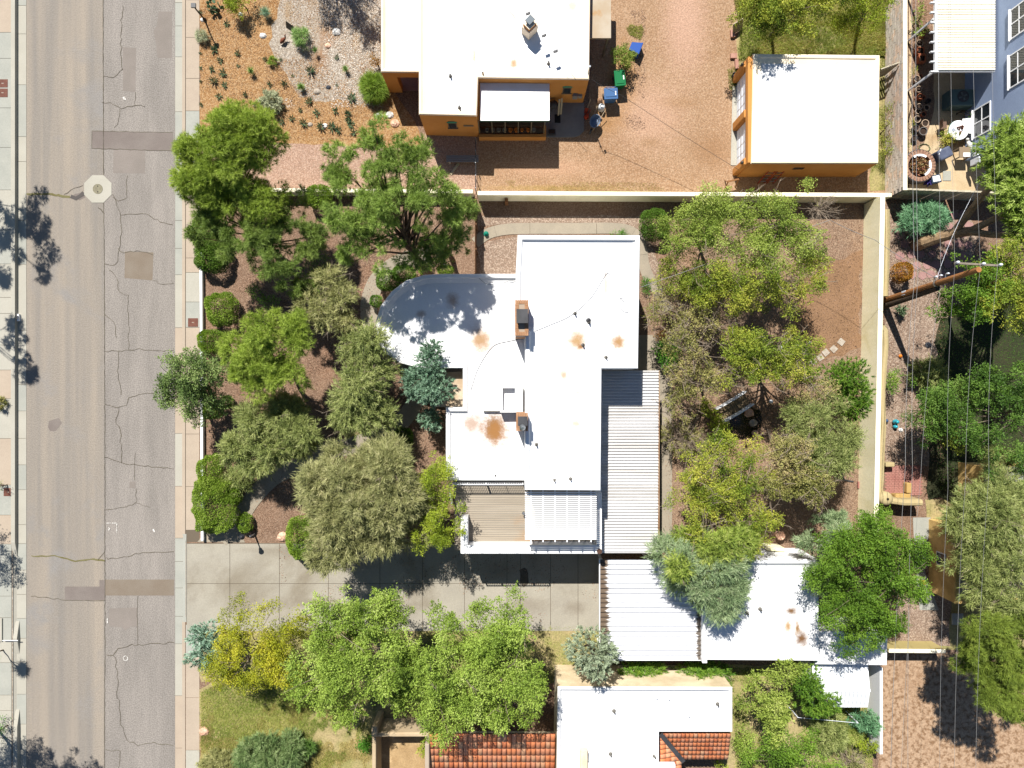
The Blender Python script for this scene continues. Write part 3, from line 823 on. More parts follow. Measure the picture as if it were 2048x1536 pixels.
def chimney(px0, py0, px1, py1, h, zbase, cap, pot=None):
    x0, y0, x1, y1 = rect(px0, py0, px1, py1, h)
    ch = MB().box(x0 + 0.03, y0 + 0.03, zbase, x1 - 0.03, y1 - 0.03, h - 0.18).build('chimney', m_brick, mh_)
    # courses of bricks round the top, laid on the flat
    bl = MB()
    nx, ny = max(3, int((x1 - x0) / 0.11)), max(3, int((y1 - y0) / 0.11))
    rr_ = random.Random(px0)
    for k in range(nx):
        u0, u1 = x0 + (x1 - x0) * k / nx, x0 + (x1 - x0) * (k + 1) / nx
        bl.box(u0 + .006, y0, h - 0.2, u1 - .006, y0 + 0.2, h + rr_.uniform(-.006, .006))
        bl.box(u0 + .006, y1 - 0.2, h - 0.2, u1 - .006, y1, h + rr_.uniform(-.006, .006))
    for k in range(ny):
        u0, u1 = y0 + 0.2 + (y1 - y0 - 0.4) * k / ny, y0 + 0.2 + (y1 - y0 - 0.4) * (k + 1) / ny
        bl.box(x0, u0 + .006, h - 0.2, x0 + 0.2, u1 - .006, h + rr_.uniform(-.006, .006))
        bl.box(x1 - 0.2, u0 + .006, h - 0.2, x1, u1 - .006, h + rr_.uniform(-.006, .006))
    tag(bl.build('brick', m_brick, ch), kind='stuff')
    MB().box(x0 + .15, y0 + .15, h - 0.18, x1 - .15, y1 - .15, h - 0.03).build('mortar_bed', mat('mortar', lin(180, 160, 138), rough=0.9), ch)
    cx0, cy0, cx1, cy1 = rect(*cap, h + 0.4)
    c = MB().box(cx0 + .04, cy0 + .04, h - 0.05, cx1 - .04, cy1 - .04, h + 0.32).box(cx0, cy0, h + 0.32, cx1, cy1, h + 0.38).build('chimney_cap', m_capdark, mh_)
    if pot:
        q = P(pot[0], pot[1], h + 0.3)
        MB().lathe((q.x, q.y, h - 0.05), [(0.11, 0), (0.11, 0.4), (0.17, 0.42), (0.17, 0.5), (0.02, 0.62)], 14).build('flue', m_steel, mh_, smooth=True)
chimney(1030, 600, 1057, 671, 6.75, H_LO - 0.27, (1033, 618, 1056, 646))
chimney(1032, 826, 1056, 862, 6.5, H_LO - 0.27, (1036, 833, 1055, 852), (1045, 855))
for px, py in ((1150, 627), (1178, 645), (1212, 715), (1073, 889), (1109, 961), (1141, 958), (1166, 690)):
    vent(mh_, px, py, H_HI - 0.26, 0.045, 0.28)
vent(mh_, 1177, 641, H_HI - 0.26, 0.06, 0.3, m_capdark)
vent(mh_, 880, 952, H_LO - 0.27); vent(mh_, 991, 950, H_LO - 0.27)
# cables lying on the roofs
def cable(pts, h, r=0.012, name='cable', m=None, parent=None):
    q = [P(x, y, h) for x, y in pts]
    d = []
    for i in range(len(q) - 1):
        p0, p1, p2, p3 = q[max(i - 1, 0)], q[i], q[i + 1], q[min(i + 2, len(q) - 1)]
        for k in range(6):
            t = k / 6
            d.append(0.5 * ((2 * p1) + (p2 - p0) * t + (2 * p0 - 5 * p1 + 4 * p2 - p3) * t * t + (3 * p1 - p0 - 3 * p2 + p3) * t ** 3))
    d.append(q[-1])
    return MB().tube(d, r, 5).build(name, m or mat('grey_cable', lin(130, 130, 132), rough=0.6), parent or mh_)
cable([(1066, 664), (1100, 650), (1140, 632), (1180, 598), (1210, 552), (1218, 548), (1228, 566), (1237, 592), (1250, 604), (1252, 596), (1240, 598), (1238, 612), (1250, 624), (1264, 620), (1274, 600), (1279, 580)], H_HI - 0.24, 0.011)
cable([(1210, 552), (1216, 520), (1214, 500)], H_HI - 0.24, 0.009)
cable([(1050, 676), (1020, 682), (990, 690), (972, 710), (955, 740), (945, 770), (936, 800), (930, 812)], H_LO - 0.235, 0.014)
cable([(950, 549), (962, 560), (975, 568), (1000, 568), (1018, 562), (1033, 560)], H_LO - 0.12, 0.012)

# roof deck over the lower storey, its parapet, railings and slatted pergola
HD = 3.0
dk = [(q.x, q.y) for q in PP([(905, 963), (1062, 963), (1062, 975), (1203, 975), (1203, 1107), (921, 1107)], HD)]
w = MB().prism(dk, 0.0, HD - 0.06).build('wall', m_white, mh_)
x0, y0, x1, y1 = rect(909, 963, 1194, 1101, HD)
nb = 30
for i in range(nb):
    ya, yb = y0 + (y1 - y0) * i / nb, y0 + (y1 - y0) * (i + 1) / nb
    MB().box(x0, ya + 0.008, HD - 0.06, x1, yb - 0.008, HD - 0.012 + 0.004 * ((i * 7) % 3)).build('deck_plank', m_deck, mh_)
HP = 3.95
a = P(921, 1108, HP); b = P(1204, 1035, HP)
ix = a.x + 0.42
pw_ = MB()
pw_.box(a.x, a.y, HD - 0.4, b.x, a.y + 0.5, HP)
pw_.box(a.x, a.y + 0.5, HD - 0.4, ix, b.y, HP)
pw_.box(b.x - 0.3, a.y + 0.5, HD - 0.4, b.x, P(0, 985, HP).y, HP)
bevel(pw_.build('parapet', m_white, mh_), 0.05, 2)
def railing(p0, p1, h, name='railing', posts=2, sp=0.1, m=None, parent=None):
    d = (p1 - p0)
    L = d.length
    d.normalize()
    t = MB().beam(p0 + Vector((0, 0, h)), p1 + Vector((0, 0, h)), 0.05, 0.04).beam(p0 + Vector((0, 0, 0.1)), p1 + Vector((0, 0, 0.1)), 0.03, 0.03)
    for k in range(posts + 1):
        p = p0 + d * (L * k / posts)
        t.beam(p, p + Vector((0, 0, h)), 0.05, 0.05, up=(1, 0, 0))
    r = t.build(name, m or m_wpaint, parent or mh_)
    bl = MB()
    n = int(L / sp)
    for k in range(n):
        p = p0 + d * (L * (k + 0.5) / n)
        bl.beam(p + Vector((0, 0, 0.1)), p + Vector((0, 0, h)), 0.03, 0.03, up=(1, 0, 0))
    tag(bl.build('baluster', m or m_wpaint, r), kind='stuff')
    return r
pa, pb_ = P(897, 969, HD + 0.95), P(1046, 969, HD + 0.95)
pa.z = pb_.z = HD
railing(pa, pb_, 0.95, posts=4)
pa, pb_ = P(927, 1105, HP + 0.35), P(1068, 1105, HP + 0.35)
pa.z = pb_.z = HP
railing(pa, pb_, 0.4, posts=4, sp=0.11)
pa, pb_ = P(897, 970, HD + 0.95), P(903, 1010, HD + 0.95)
pa.z = pb_.z = HD
railing(pa, pb_, 0.95, posts=1)
q = P(1198, 1101, HP)
MB().lathe((q.x, q.y, HP), [(0.10, 0), (0.14, 0.2), (0.15, 0.22), (0.12, 0.22), (0.11, 0.16), (0, 0.16)], 16).build('flower_pot', mat('brown_pot', lin(92, 66, 52), rough=0.7), None, label='round brown pot on the corner of the white deck parapet', cat='flower pot', at=(q.x, q.y, HP))
# deck pergola
HG = 5.25
pg = thing('deck_pergola', 'white slatted pergola over the tan roof deck of the white house', 'pergola', P(1121, 1030, HD))
gx0, gy0, gx1, gy1 = rect(1050, 983, 1193, 1080, HG)
for k in range(6):
    bx = P(1062 + 24 * k, 0, HG - 0.1).x
    MB().box(bx - 0.03, P(0, 1084.5, HG).y, HG - 0.2, bx + 0.03, P(0, 979, HG).y, HG - 0.04).build('rafter', m_wpaint, pg)
ns = 24
for k in range(ns):
    yc = gy0 + (gy1 - gy0) * (k + 0.5) / ns
    MB().box(gx0, yc - 0.031, HG - 0.04, gx1, yc + 0.031, HG + 0.012).build('slat', m_wpaint, pg)
for cx in (gx0 + 0.25, gx1 - 0.25):
    MB().box(cx - 0.05, gy0 + 0.1, HD, cx + 0.05, gy0 + 0.2, HG - 0.2).build('post', m_wpaint, pg)
MB().box(gx0, gy0 + 0.09, HG - 0.32, gx1, gy0 + 0.21, HG - 0.2).build('beam', m_wpaint, pg)
q = P(1047, 1026, HD + 0.3)
MB().lathe((q.x, q.y, HD), [(0.04, 0), (0.04, 0.35), (0.1, 0.37), (0.06, 0.5), (0, 0.5)], 10).build('vent_pipe', m_steel, mh_)

# ---- corrugated patio cover
def corrugated(name, root, px0, py0, px1, py1, h, pitch, depth, m, flat=0.5, slope=0.0, thick=True):
    """sheet with ribs running east-west between pixel corners"""
    a, b = P(px0, py0, h), P(px1, py1, h)
    x0, x1, y1, y0 = a.x, b.x, a.y, b.y
    n = max(1, int(round((y1 - y0) / pitch)))
    p = (y1 - y0) / n
    ys_, zs_ = [], []
    for i in range(n):
        for t, z in ((0.0, 0.0), (1 - flat - 0.12, 0.0), (1 - flat, depth), (0.9, depth)):
            ys_.append(y0 + p * (i + t)); zs_.append(h + z)
    ys_.append(y1); zs_.append(h)
    mb = MB()
    dz = -slope * (x1 - x0)
    for i in range(len(ys_) - 1):
        mb.quad((x0, ys_[i], zs_[i]), (x1, ys_[i], zs_[i] + dz), (x1, ys_[i + 1], zs_[i + 1] + dz), (x0, ys_[i + 1], zs_[i + 1]))
    return mb.build(name, m, root)
pc = thing('patio_cover', 'long corrugated metal patio cover along the back of the white house', 'patio cover', P(1260, 920))
m_corr = mat('corrugated_metal', lin(206, 204, 202), lin(186, 182, 176), 0.6, 0.35, 0.7, 0.5, 0.06, 10, stretch=(0.25, 2.5, 1), c3=lin(180, 162, 142), s3=0.35, lo3=0.6, hi3=0.78, spec=0.4, k=0.85)
HC = 2.7
for k in range(5):
    corrugated('roof_sheet', pc, 1190, 741 + 73 * k, 1317 - k * 0.4, 741 + 73 * (k + 1), HC + 0.01 * (4 - k), 0.175, 0.085, m_corr, 0.42)
x0, y0, x1, y1 = rect(1312, 741, 1319, 1105, HC)
MB().box(x1 - 0.06, y0, HC - 0.16, x1, y1, HC + 0.0).build('gutter_board', mat('rusty_edge', lin(170, 128, 92), lin(190, 160, 130), 2, rough=0.7), pc)
for k in range(5):
    yy = y0 + 0.1 + (y1 - y0 - 0.2) * k / 4
    MB().box(x1 - 0.2, yy - 0.05, 0.03, x1 - 0.1, yy + 0.05, HC - 0.16).build('post', m_wpaint, pc)
    MB().box(P(1192, 0, HC).x, yy - 0.04, HC - 0.16, x1 - 0.06, yy + 0.04, HC - 0.02).build('rafter', m_wpaint, pc)

# ---- carport with broad white pans
HCP = 2.6
cp = thing('carport', 'white carport roof of broad ribbed metal pans with dirty ends', 'carport', P(1302, 1215))
def pan_mat():
    nm = 'carport_pan'
    m = mat(nm, (0.68, 0.68, 0.69), (0.665, 0.665, 0.67), 0.5, 0.35, 0.7, 0.45, 0.03, 10, stretch=(0.2, 3, 1))
    nt = m.node_tree
    bs = nt.nodes['Principled BSDF']
    old = bs.inputs['Base Color'].links[0].from_socket
    geo = nt.nodes.new('ShaderNodeNewGeometry')
    sp = nt.nodes.new('ShaderNodeSeparateXYZ')
    nt.links.new(geo.outputs['Position'], sp.inputs[0])
    # debris collected at both ends of the pans: tongues of different length
    mp = nt.nodes.new('ShaderNodeMapping')
    mp.inputs['Scale'].default_value = (0.5, 5.0, 1)
    nt.links.new(geo.outputs['Position'], mp.inputs[0])
    n = noise(nt, mp.outputs[0], 1.6, 5, 0.7)
    xa, xb = P(1201, 0, HCP).x, P(1403, 0, HCP).x
    def end(x0, sgn, width):
        s = nt.nodes.new('ShaderNodeMath'); s.operation = 'SUBTRACT'
        nt.links.new(sp.outputs[0], s.inputs[0]); s.inputs[1].default_value = x0
        m2 = nt.nodes.new('ShaderNodeMath'); m2.operation = 'MULTIPLY_ADD'
        nt.links.new(s.outputs[0], m2.inputs[0]); m2.inputs[1].default_value = sgn / width
        a2 = nt.nodes.new('ShaderNodeMath'); a2.operation = 'MULTIPLY'
        nt.links.new(n, a2.inputs[0]); a2.inputs[1].default_value = -2.1
        nt.links.new(a2.outputs[0], m2.inputs[2])
        return maprange(nt, m2.outputs[0], -0.05, -0.45, 0, 1)
    c = mixrgb(nt, end(xa, 1, 0.55), old, lin(98, 84, 70))
    c = mixrgb(nt, end(xb, -1, 0.35), c, lin(96, 88, 80))
    nt.links.new(c, bs.inputs['Base Color'])
    return m
m_pan = pan_mat()
xa, xb = P(1200, 0, HCP).x, P(1403, 0, HCP).x
yt, yb0 = P(0, 1118, HCP).y, P(0, 1318, HCP).y
npan = 21
pit = (yt - yb0) / npan
for k in range(npan):
    ya, yb = yt - pit * (k + 1), yt - pit * k
    mb = MB()
    prof = [(ya, 0.115), (ya + 0.03, 0.115), (ya + 0.045, 0.0), (yb - 0.045, 0.0), (yb - 0.002, 0.11)]
    for (u, zu), (v, zv) in zip(prof[:-1], prof[1:]):
        mb.quad((xa, u, HCP + zu), (xb, u, HCP + zu), (xb, v, HCP + zv), (xa, v, HCP + zv))
    mb.build('roof_panel', m_pan, cp)
MB().box(xa - 0.05, yb0, HCP - 0.22, xa - 0.005, yt, HCP + 0.09).build('fascia', m_wpaint, cp)
MB().box(xa - 0.05, yb0 - 0.06, HCP - 0.2, xb, yb0 - 0.01, HCP + 0.09).build('fascia', m_wpaint, cp)
for px, py in ((1206, 1125), (1206, 1310), (1300, 1310), (1300, 1125)):
    q = P(px, py, HCP)
    MB().box(q.x - 0.05, q.y - 0.05, 0.0, q.x + 0.05, q.y + 0.05, HCP - 0.01).build('post', m_wpaint, cp)

# ---- garage of the white house
HGa = 3.0
ga = thing('garage', 'white flat roofed garage with dark brown stains beside the carport', 'garage', P(1530, 1220))
m_roof_ga = mat('membrane_roof_garage', (0.665, 0.665, 0.66), **roofkw, stains=[
    st(1583, 1221, 13, 9, lin(120, 88, 56), 0.9, HGa - .3), st(1602, 1276, 15, 18, lin(116, 82, 50), 1.0, HGa - .3), st(1594, 1256, 6, 16, lin(150, 116, 76), 0.8, HGa - .3), st(1575, 1252, 8, 14, LBR, 0.7, HGa - .3)])
flat_block(ga, [(q.x, q.y) for q in PP([(1405, 1120), (1638, 1120), (1638, 1322), (1405, 1320)], HGa)], HGa, m_white, m_roof_ga, pw=0.22, drop=0.22, cant=0.2)
flat_block(ga, [(q.x, q.y) for q in PP([(1632, 1262), (1776, 1262), (1774, 1331), (1632, 1329)], 2.6)], 2.6, m_white, mat('membrane_roof_low', (0.665, 0.665, 0.66), **roofkw), pw=0.12, drop=0.12, cant=0.1)
x0, y0, x1, y1 = rect(1405, 1316, 1414, 1326, HGa + 0.05)
MB().box(x0, y0, 0, x1, y1, HGa + 0.06).build('pilaster', m_white, ga)
vent(ga, 1520, 1218, HGa - 0.2); vent(ga, 1494, 1226, HGa - 0.2)

# ---- garden shed with a standing seam roof
sh = thing('garden_shed', 'small white shed with a low metal gable roof behind the garage', 'shed', P(1680, 1370))
HS = 2.35
x0, y0, x1, y1 = rect(1624, 1328, 1737, 1416, HS - 0.2)
yr = P(0, 1381, HS).y
MB().box(x0 + 0.08, y0 + 0.08, 0, x1 - 0.08, y1 - 0.08, HS - 0.32).build('wall', m_wpaint, sh)
m_seam = mat('shed_metal', (0.72, 0.74, 0.75), (0.68, 0.70, 0.71), 0.8, rough=0.4)
def slope_panels(y_eave, z_eave, y_ridge, z_ridge, n=14):
    for k in range(n):
        u0, u1 = x0 + (x1 - x0) * k / n, x0 + (x1 - x0) * (k + 1) / n
        mb = MB()
        for a_, b_, z_ in ((u0 + 0.004, u0 + 0.028, 0.03), (u0 + 0.028, u1 - 0.004, 0.0)):
            mb.quad((a_, y_eave, z_eave + z_), (b_, y_eave, z_eave + z_), (b_, y_ridge, z_ridge + z_), (a_, y_ridge, z_ridge + z_))
        mb.quad((u0 + 0.028, y_eave, z_eave), (u0 + 0.028, y_ridge, z_ridge), (u0 + 0.028, y_ridge, z_ridge + 0.03), (u0 + 0.028, y_eave, z_eave + 0.03))
        mb.build('roof_panel', m_seam, sh)
slope_panels(y1, HS - 0.28, yr, HS)
slope_panels(y0, HS - 0.28, yr, HS)
MB().beam((x0, yr, HS + 0.02), (x1, yr, HS + 0.02), 0.14, 0.03).build('ridge_cap', m_seam, sh)

# white ramp-like wall end between the shed and the bare lot
lw = MB()
z1 = 1.3
a, b = P(1757, 1333, z1), P(1762, 1505, z1)
MB().box(a.x - 0.02, b.y, 0, b.x, a.y, z1 + 0.2).build('low_white_wall', m_white, None, label='plain white boundary wall between the shed and the mottled bare lot', cat='wall', at=(a.x, (a.y + b.y) / 2, 0))
MB().box(P(1738, 0).x, P(0, 1506).y, 0, a.x - 0.03, P(0, 1342).y, 0.03).build('concrete_strip', m_conc_g, None, kind='structure')

# ---- orange stucco house
m_orange = mat('orange_stucco', lin(184, 124, 60), lin(194, 136, 72), 0.6, 0.3, 0.7, 0.92, 0.06, 20, bump=0.1, bscale=40, k=0.85)
m_cream = mat('cream_cap', lin(216, 196, 170), lin(226, 208, 184), 0.8, 0.3, 0.7, 0.9, 0.05, 20)
m_turq = mat('turquoise_paint', lin(62, 158, 128), rough=0.6)
m_glass = mat('window_glass', lin(40, 46, 52), lin(60, 66, 70), 1.0, rough=0.08, spec=0.6)
m_frame = mat('window_frame_grey', lin(128, 116, 96), rough=0.6)
m_dark = mat('dark_interior', lin(44, 40, 36), rough=0.95)
HO = 3.45
oh = thing('orange_house', 'orange stucco house with flat white roofs, a low porch and a small chimney', 'house', P(1000, 130))
m_roof_o = mat('membrane_roof_orange_house', (0.665, 0.665, 0.66), **roofkw, stains=[
    st(1027, 124, 9, 12, LBR, 0.8, HO), st(1026, 28, 14, 16, LBR, 0.3, HO), st(1145, 10, 12, 22, LBR, 0.45, HO), st(948, 112, 4, 22, LBR, 0.55, HO), st(1170, 140, 14, 8, LBR, 0.35, HO), st(890, 222, 30, 5, LBR, 0.25, HO)])
om = [(q.x, q.y) for q in PP([(838, -60), (1181, -60), (1178, 158), (956, 155), (953, 231), (838, 228)], HO)]
flat_block(oh, om, HO, m_orange, m_roof_o, m_cream, pw=0.16, drop=0.14, cant=0.22)
HOW = 2.95
ow = [(q.x, q.y) for q in PP([(762, -60), (843, -60), (843, 144), (762, 143)], HOW)]
ow_ = ccw(ow)
# porch wing: roof block carried by corner piers so that the porch stays open underneath
flat_block(oh, ow, HOW, m_orange, mat('membrane_roof_wing', (0.665, 0.665, 0.66), **roofkw), m_cream, pw=0.16, drop=0.14, cant=0.15, z0=HOW - 0.75)
bx0, by0, bx1, by1 = rect(762, -60, 838, 143, HOW)
MB().box(bx0, by0, 0, bx0 + 0.8, by0 + 0.5, HOW - 0.75).build('pier', m_orange, oh)
MB().box(bx0, by0 + 2.2, 0, bx0 + 0.4, by1, HOW - 0.75).build('wall', m_orange, oh)
MB().box(bx0 + 0.1, by0 + 0.1, 0.0, bx1, by1, 0.02).build('porch_floor', m_flag, oh)
# east lean-to roof
HOE = 2.5
ex0, ey0, ex1, ey1 = rect(1178, -60, 1222, 76, HOE)
MB().box(ex0 - 0.3, ey0, HOE - 0.14, ex1, ey1, HOE).build('porch_roof', mat('lean_to_roof', lin(198, 184, 162), lin(188, 168, 140), 0.7, rough=0.8, c3=lin(188, 150, 104), s3=0.8, lo3=0.55), oh)
for yy in (ey0 + 0.15, ey1 - 0.5):
    MB().box(ex1 - 0.2, yy - 0.06, 0, ex1 - 0.08, yy + 0.06, HOE - 0.14).build('post', m_frame, oh)
# south side: canopy, planter wall with glass front, paving
HCN = 2.75
cx0, cy0, cx1, cy1 = rect(960, 166, 1099, 241, HCN)
MB().box(cx0, cy0, HCN - 0.16, cx1, cy1, HCN).build('canopy', mat('canopy_white', (0.78, 0.78, 0.77), (0.74, 0.72, 0.68), 1.0, rough=0.6), oh)
MB().box(cx0, cy0 - 0.012, HCN - 0.2, cx1, cy0 - 0.002, HCN - 0.04).build('canopy_fascia', mat('green_fascia', lin(58, 96, 84), rough=0.6), oh)
px0, py0, px1, py1 = rect(958, 256, 1092, 275, 0.5)
MB().box(px0, py0 - 0.02, 0, px1, py0 + 0.16, 0.62).build('planter_wall', m_orange, oh)
MB().box(px1 - 0.16, py0 + 0.16, 0, px1, cy0 + 0.5, 0.62).build('planter_wall', m_orange, oh)
gl = MB()
shelf = mat('shelf_wood', lin(96, 78, 58), rough=0.8)
for k in range(3):
    MB().box(px0 + 0.1, py0 + 0.25 + 0.3 * k, 0.55 + 0.35 * k, px1 - 0.2, py0 + 0.5 + 0.3 * k, 0.6 + 0.35 * k).build('shelf', shelf, oh)
for k in range(6):
    xx = px0 + 0.05 + (px1 - px0 - 0.2) * k / 5
    MB().box(xx - 0.025, cy0 + 0.02, 0.62, xx + 0.025, cy0 + 0.07, HCN - 0.16).build('mullion', m_frame, oh)
pr = random.Random(5)
for k in range(9):
    xx = px0 + 0.5 + 0.36 * k
    q = Vector((xx, py0 + 0.36, 0.6))
    r = pr.uniform(0.09, 0.13)
    orange = 4 <= k <= 7
    MB().lathe(q, [(r * 0.7, 0), (r, 0.2), (r * 1.08, 0.2), (r * 1.08, 0.24), (r * 0.9, 0.24), (r * 0.85, 0.2), (0, 0.2)], 12).build(
        'flower_pot', mat('pot_orange', lin(206, 120, 44), rough=0.7) if orange else mat('pot_grey', lin(142, 136, 120), rough=0.8), None,
        label='small orange pot on the shelf under the white canopy' if orange else 'small grey pot on the shelf under the white canopy', cat='flower pot',
        group='orange pots under the canopy' if orange else 'grey pots under the canopy', at=q)
sl_ = struct('house_terrace', MB().prism(PP([(1088, 206), (1168, 206), (1168, 262), (1158, 272), (1148, 275), (1088, 275)]), -0.02, 0.05), mat('dark_terrace', lin(150, 146, 142), lin(138, 134, 130), 1.0, rough=0.9))
def wall_window(root, wall_y, px, py, w, h, sill=True, half=None):
    """window on a wall that faces south; px, py of its middle on the picture gives its height"""
    pass
def south_window(x, z, y, w, h, arch=False):
    f = MB().box(x - w / 2 - 0.05, y - 0.05, z - 0.05, x + w / 2 + 0.05, y - 0.004, z + h + 0.05).build('window', m_frame, oh)
    MB().box(x - w / 2, y - 0.058, z, x + w / 2, y - 0.052, z + h).build('pane', m_glass, f)
    MB().box(x - w / 2 - 0.1, y - 0.1, z - 0.1, x + w / 2 + 0.1, y - 0.004, z - 0.055).build('sill', m_frame, f)
    if arch:
        mb = MB()
        n = 10
        pts = [(x + (w / 2 + 0.1) * math.cos(math.pi * k / n), z + h + 0.12 + (w / 2 + 0.02) * 0.75 * math.sin(math.pi * k / n)) for k in range(n + 1)]
        for yy in (y - 0.05,):
            mb.poly([(u, yy, v) for u, v in pts])
        for (u0, v0), (u1, v1) in zip(pts[:-1], pts[1:]):
            mb.quad((u0, y - 0.05, v0), (u0, y - 0.004, v0), (u1, y - 0.004, v1), (u1, y - 0.05, v1))
        mb.build('fanlight', m_turq, f)
ysw = P(0, 229.5, HO).y
south_window(P(905, 245, 1.9).x, 1.55, ysw, 0.42, 0.62, True)
ysr = P(0, 156.5, HO).y
south_window(P(1134, 178, 1.9).x, 1.55, ysr, 0.42, 0.62, True)
qv = P(937, 246, 1.9)
MB().box(qv.x - 0.3, ysw - 0.06, 1.75, qv.x + 0.3, ysw - 0.004, 1.95).build('wall_grille', m_frame, oh)
# chimney of the orange house, set diagonally
cq = P(1059, 62, HO)
HCH = HO + 1.15
d45 = Vector((0.707, 0.707, 0)); e45 = Vector((-0.707, 0.707, 0))
ch = MB().obox((cq.x, cq.y, HO + 0.25), d45 * 0.36, e45 * 0.30, (0, 0, 0.4)).build('chimney', m_cream, oh)
MB().obox((cq.x, cq.y, HO + 0.8), d45 * 0.29, e45 * 0.24, (0, 0, 0.16)).build('chimney_neck', m_orange, ch)
MB().obox((cq.x, cq.y, HO + 0.99), d45 * 0.33, e45 * 0.28, (0, 0, 0.03)).build('chimney_collar', m_cream, ch)
MB().obox((cq.x, cq.y, HO + 1.1), d45 * 0.17, e45 * 0.14, (0, 0, 0.08)).obox((cq.x, cq.y, HO + 1.25), d45 * 0.22, e45 * 0.19, (0, 0, 0.025)).build('chimney_cap', mat('slate_metal', lin(96, 108, 116), rough=0.5), ch)
for px, py in ((901, 153), (919, 216), (966, 149), (1097, 128)):
    vent(oh, px, py, HO - 0.15, 0.05, 0.3)
# meters, conduit and mast at the east corner
q = P(1178, 158, HO)
MB().lathe((q.x - 0.05, q.y + 0.35, 0.5), [(0.03, 0), (0.03, HO + 0.3), (0.06, HO + 0.3), (0.06, HO + 0.36), (0, HO + 0.36)], 8).build('service_mast', m_steel, oh)
MB().box(q.x - 0.75, ysr - 0.22, 1.0, q.x - 0.45, ysr - 0.004, 1.45).box(q.x - 0.4, ysr - 0.18, 1.05, q.x - 0.18, ysr - 0.004, 1.35).build('meter_box', mat('meter_grey', lin(150, 148, 144), rough=0.5), oh)

# ---- orange double garage
HOG = 2.75
og = thing('orange_garage', 'orange stucco double garage with a cream edged white roof', 'garage', P(1630, 230))
gp = [(q.x, q.y) for q in PP([(1507, 107), (1760, 110), (1757, 326), (1503, 326)], HOG)]
m_roof_og = mat('membrane_roof_orange_garage', (0.665, 0.665, 0.66), **roofkw, stains=[st(1600, 200, 60, 40, (0.72, 0.7, 0.66), 0.3, HOG), st(1740, 318, 12, 6, LBR, 0.4, HOG)])
flat_block(og, gp, HOG, m_orange, m_roof_og, mat('cream_edge', lin(224, 208, 178), lin(232, 218, 192), 0.8, rough=0.9), pw=0.22, drop=0.14, cant=0.3)
wx = gp[0][0]
# west front: piers, two doors, lintel
yN, yS = P(0, 112, HOG).y, P(0, 324, HOG).y
L = yN - yS
for f0, f1 in ((0.0, 0.07), (0.47, 0.55), (0.93, 1.0)):
    bevel(MB().box(wx - 0.38, yN - L * f1, 0, wx + 0.02, yN - L * f0, HOG - 0.5).build('pier', m_orange, og), 0.06)
MB().box(wx - 0.30, yS, HOG - 0.5, wx + 0.02, yN, HOG - 0.08).build('lintel', m_orange, og)
for f0, f1 in ((0.07, 0.47), (0.55, 0.93)):
    ya, yb = yN - L * f1 + 0.02, yN - L * f0 - 0.02
    d = MB().box(wx - 0.10, ya, 0, wx - 0.04, yb, HOG - 0.5).build('garage_door', mat('door_white', (0.72, 0.74, 0.77), rough=0.5), og)
    for r in range(4):
        for c in range(4):
            za, zb = 0.08 + r * 0.54, 0.08 + r * 0.54 + 0.44
            u0 = ya + 0.08 + (yb - ya - 0.08) * c / 4
            u1 = ya + (yb - ya - 0.08) * (c + 1) / 4
            MB().box(wx - 0.12, u0, za, wx - 0.101, u1, zb).build('door_panel', mat('door_panel', (0.66, 0.69, 0.74), rough=0.5), d)
for f in (0.03, 0.97):
    yy = yN - L * f
    MB().lathe((wx - 0.44, yy, 1.9), [(0.0, 0), (0.07, 0.02), (0.09, 0.2), (0.05, 0.28), (0, 0.3)], 10).build('wall_lamp', m_capdark, og)
struct('garage_apron', MB().prism(PP([(1465, 173), (1481, 173), (1479, 331), (1461, 331)]), -0.02, 0.04), m_conc_w)
MB().box(P(1590, 0, 2).x, yS - 0.06, 1.5, P(1612, 0, 2).x, yS - 0.004, 1.9).build('window', m_glass, og)

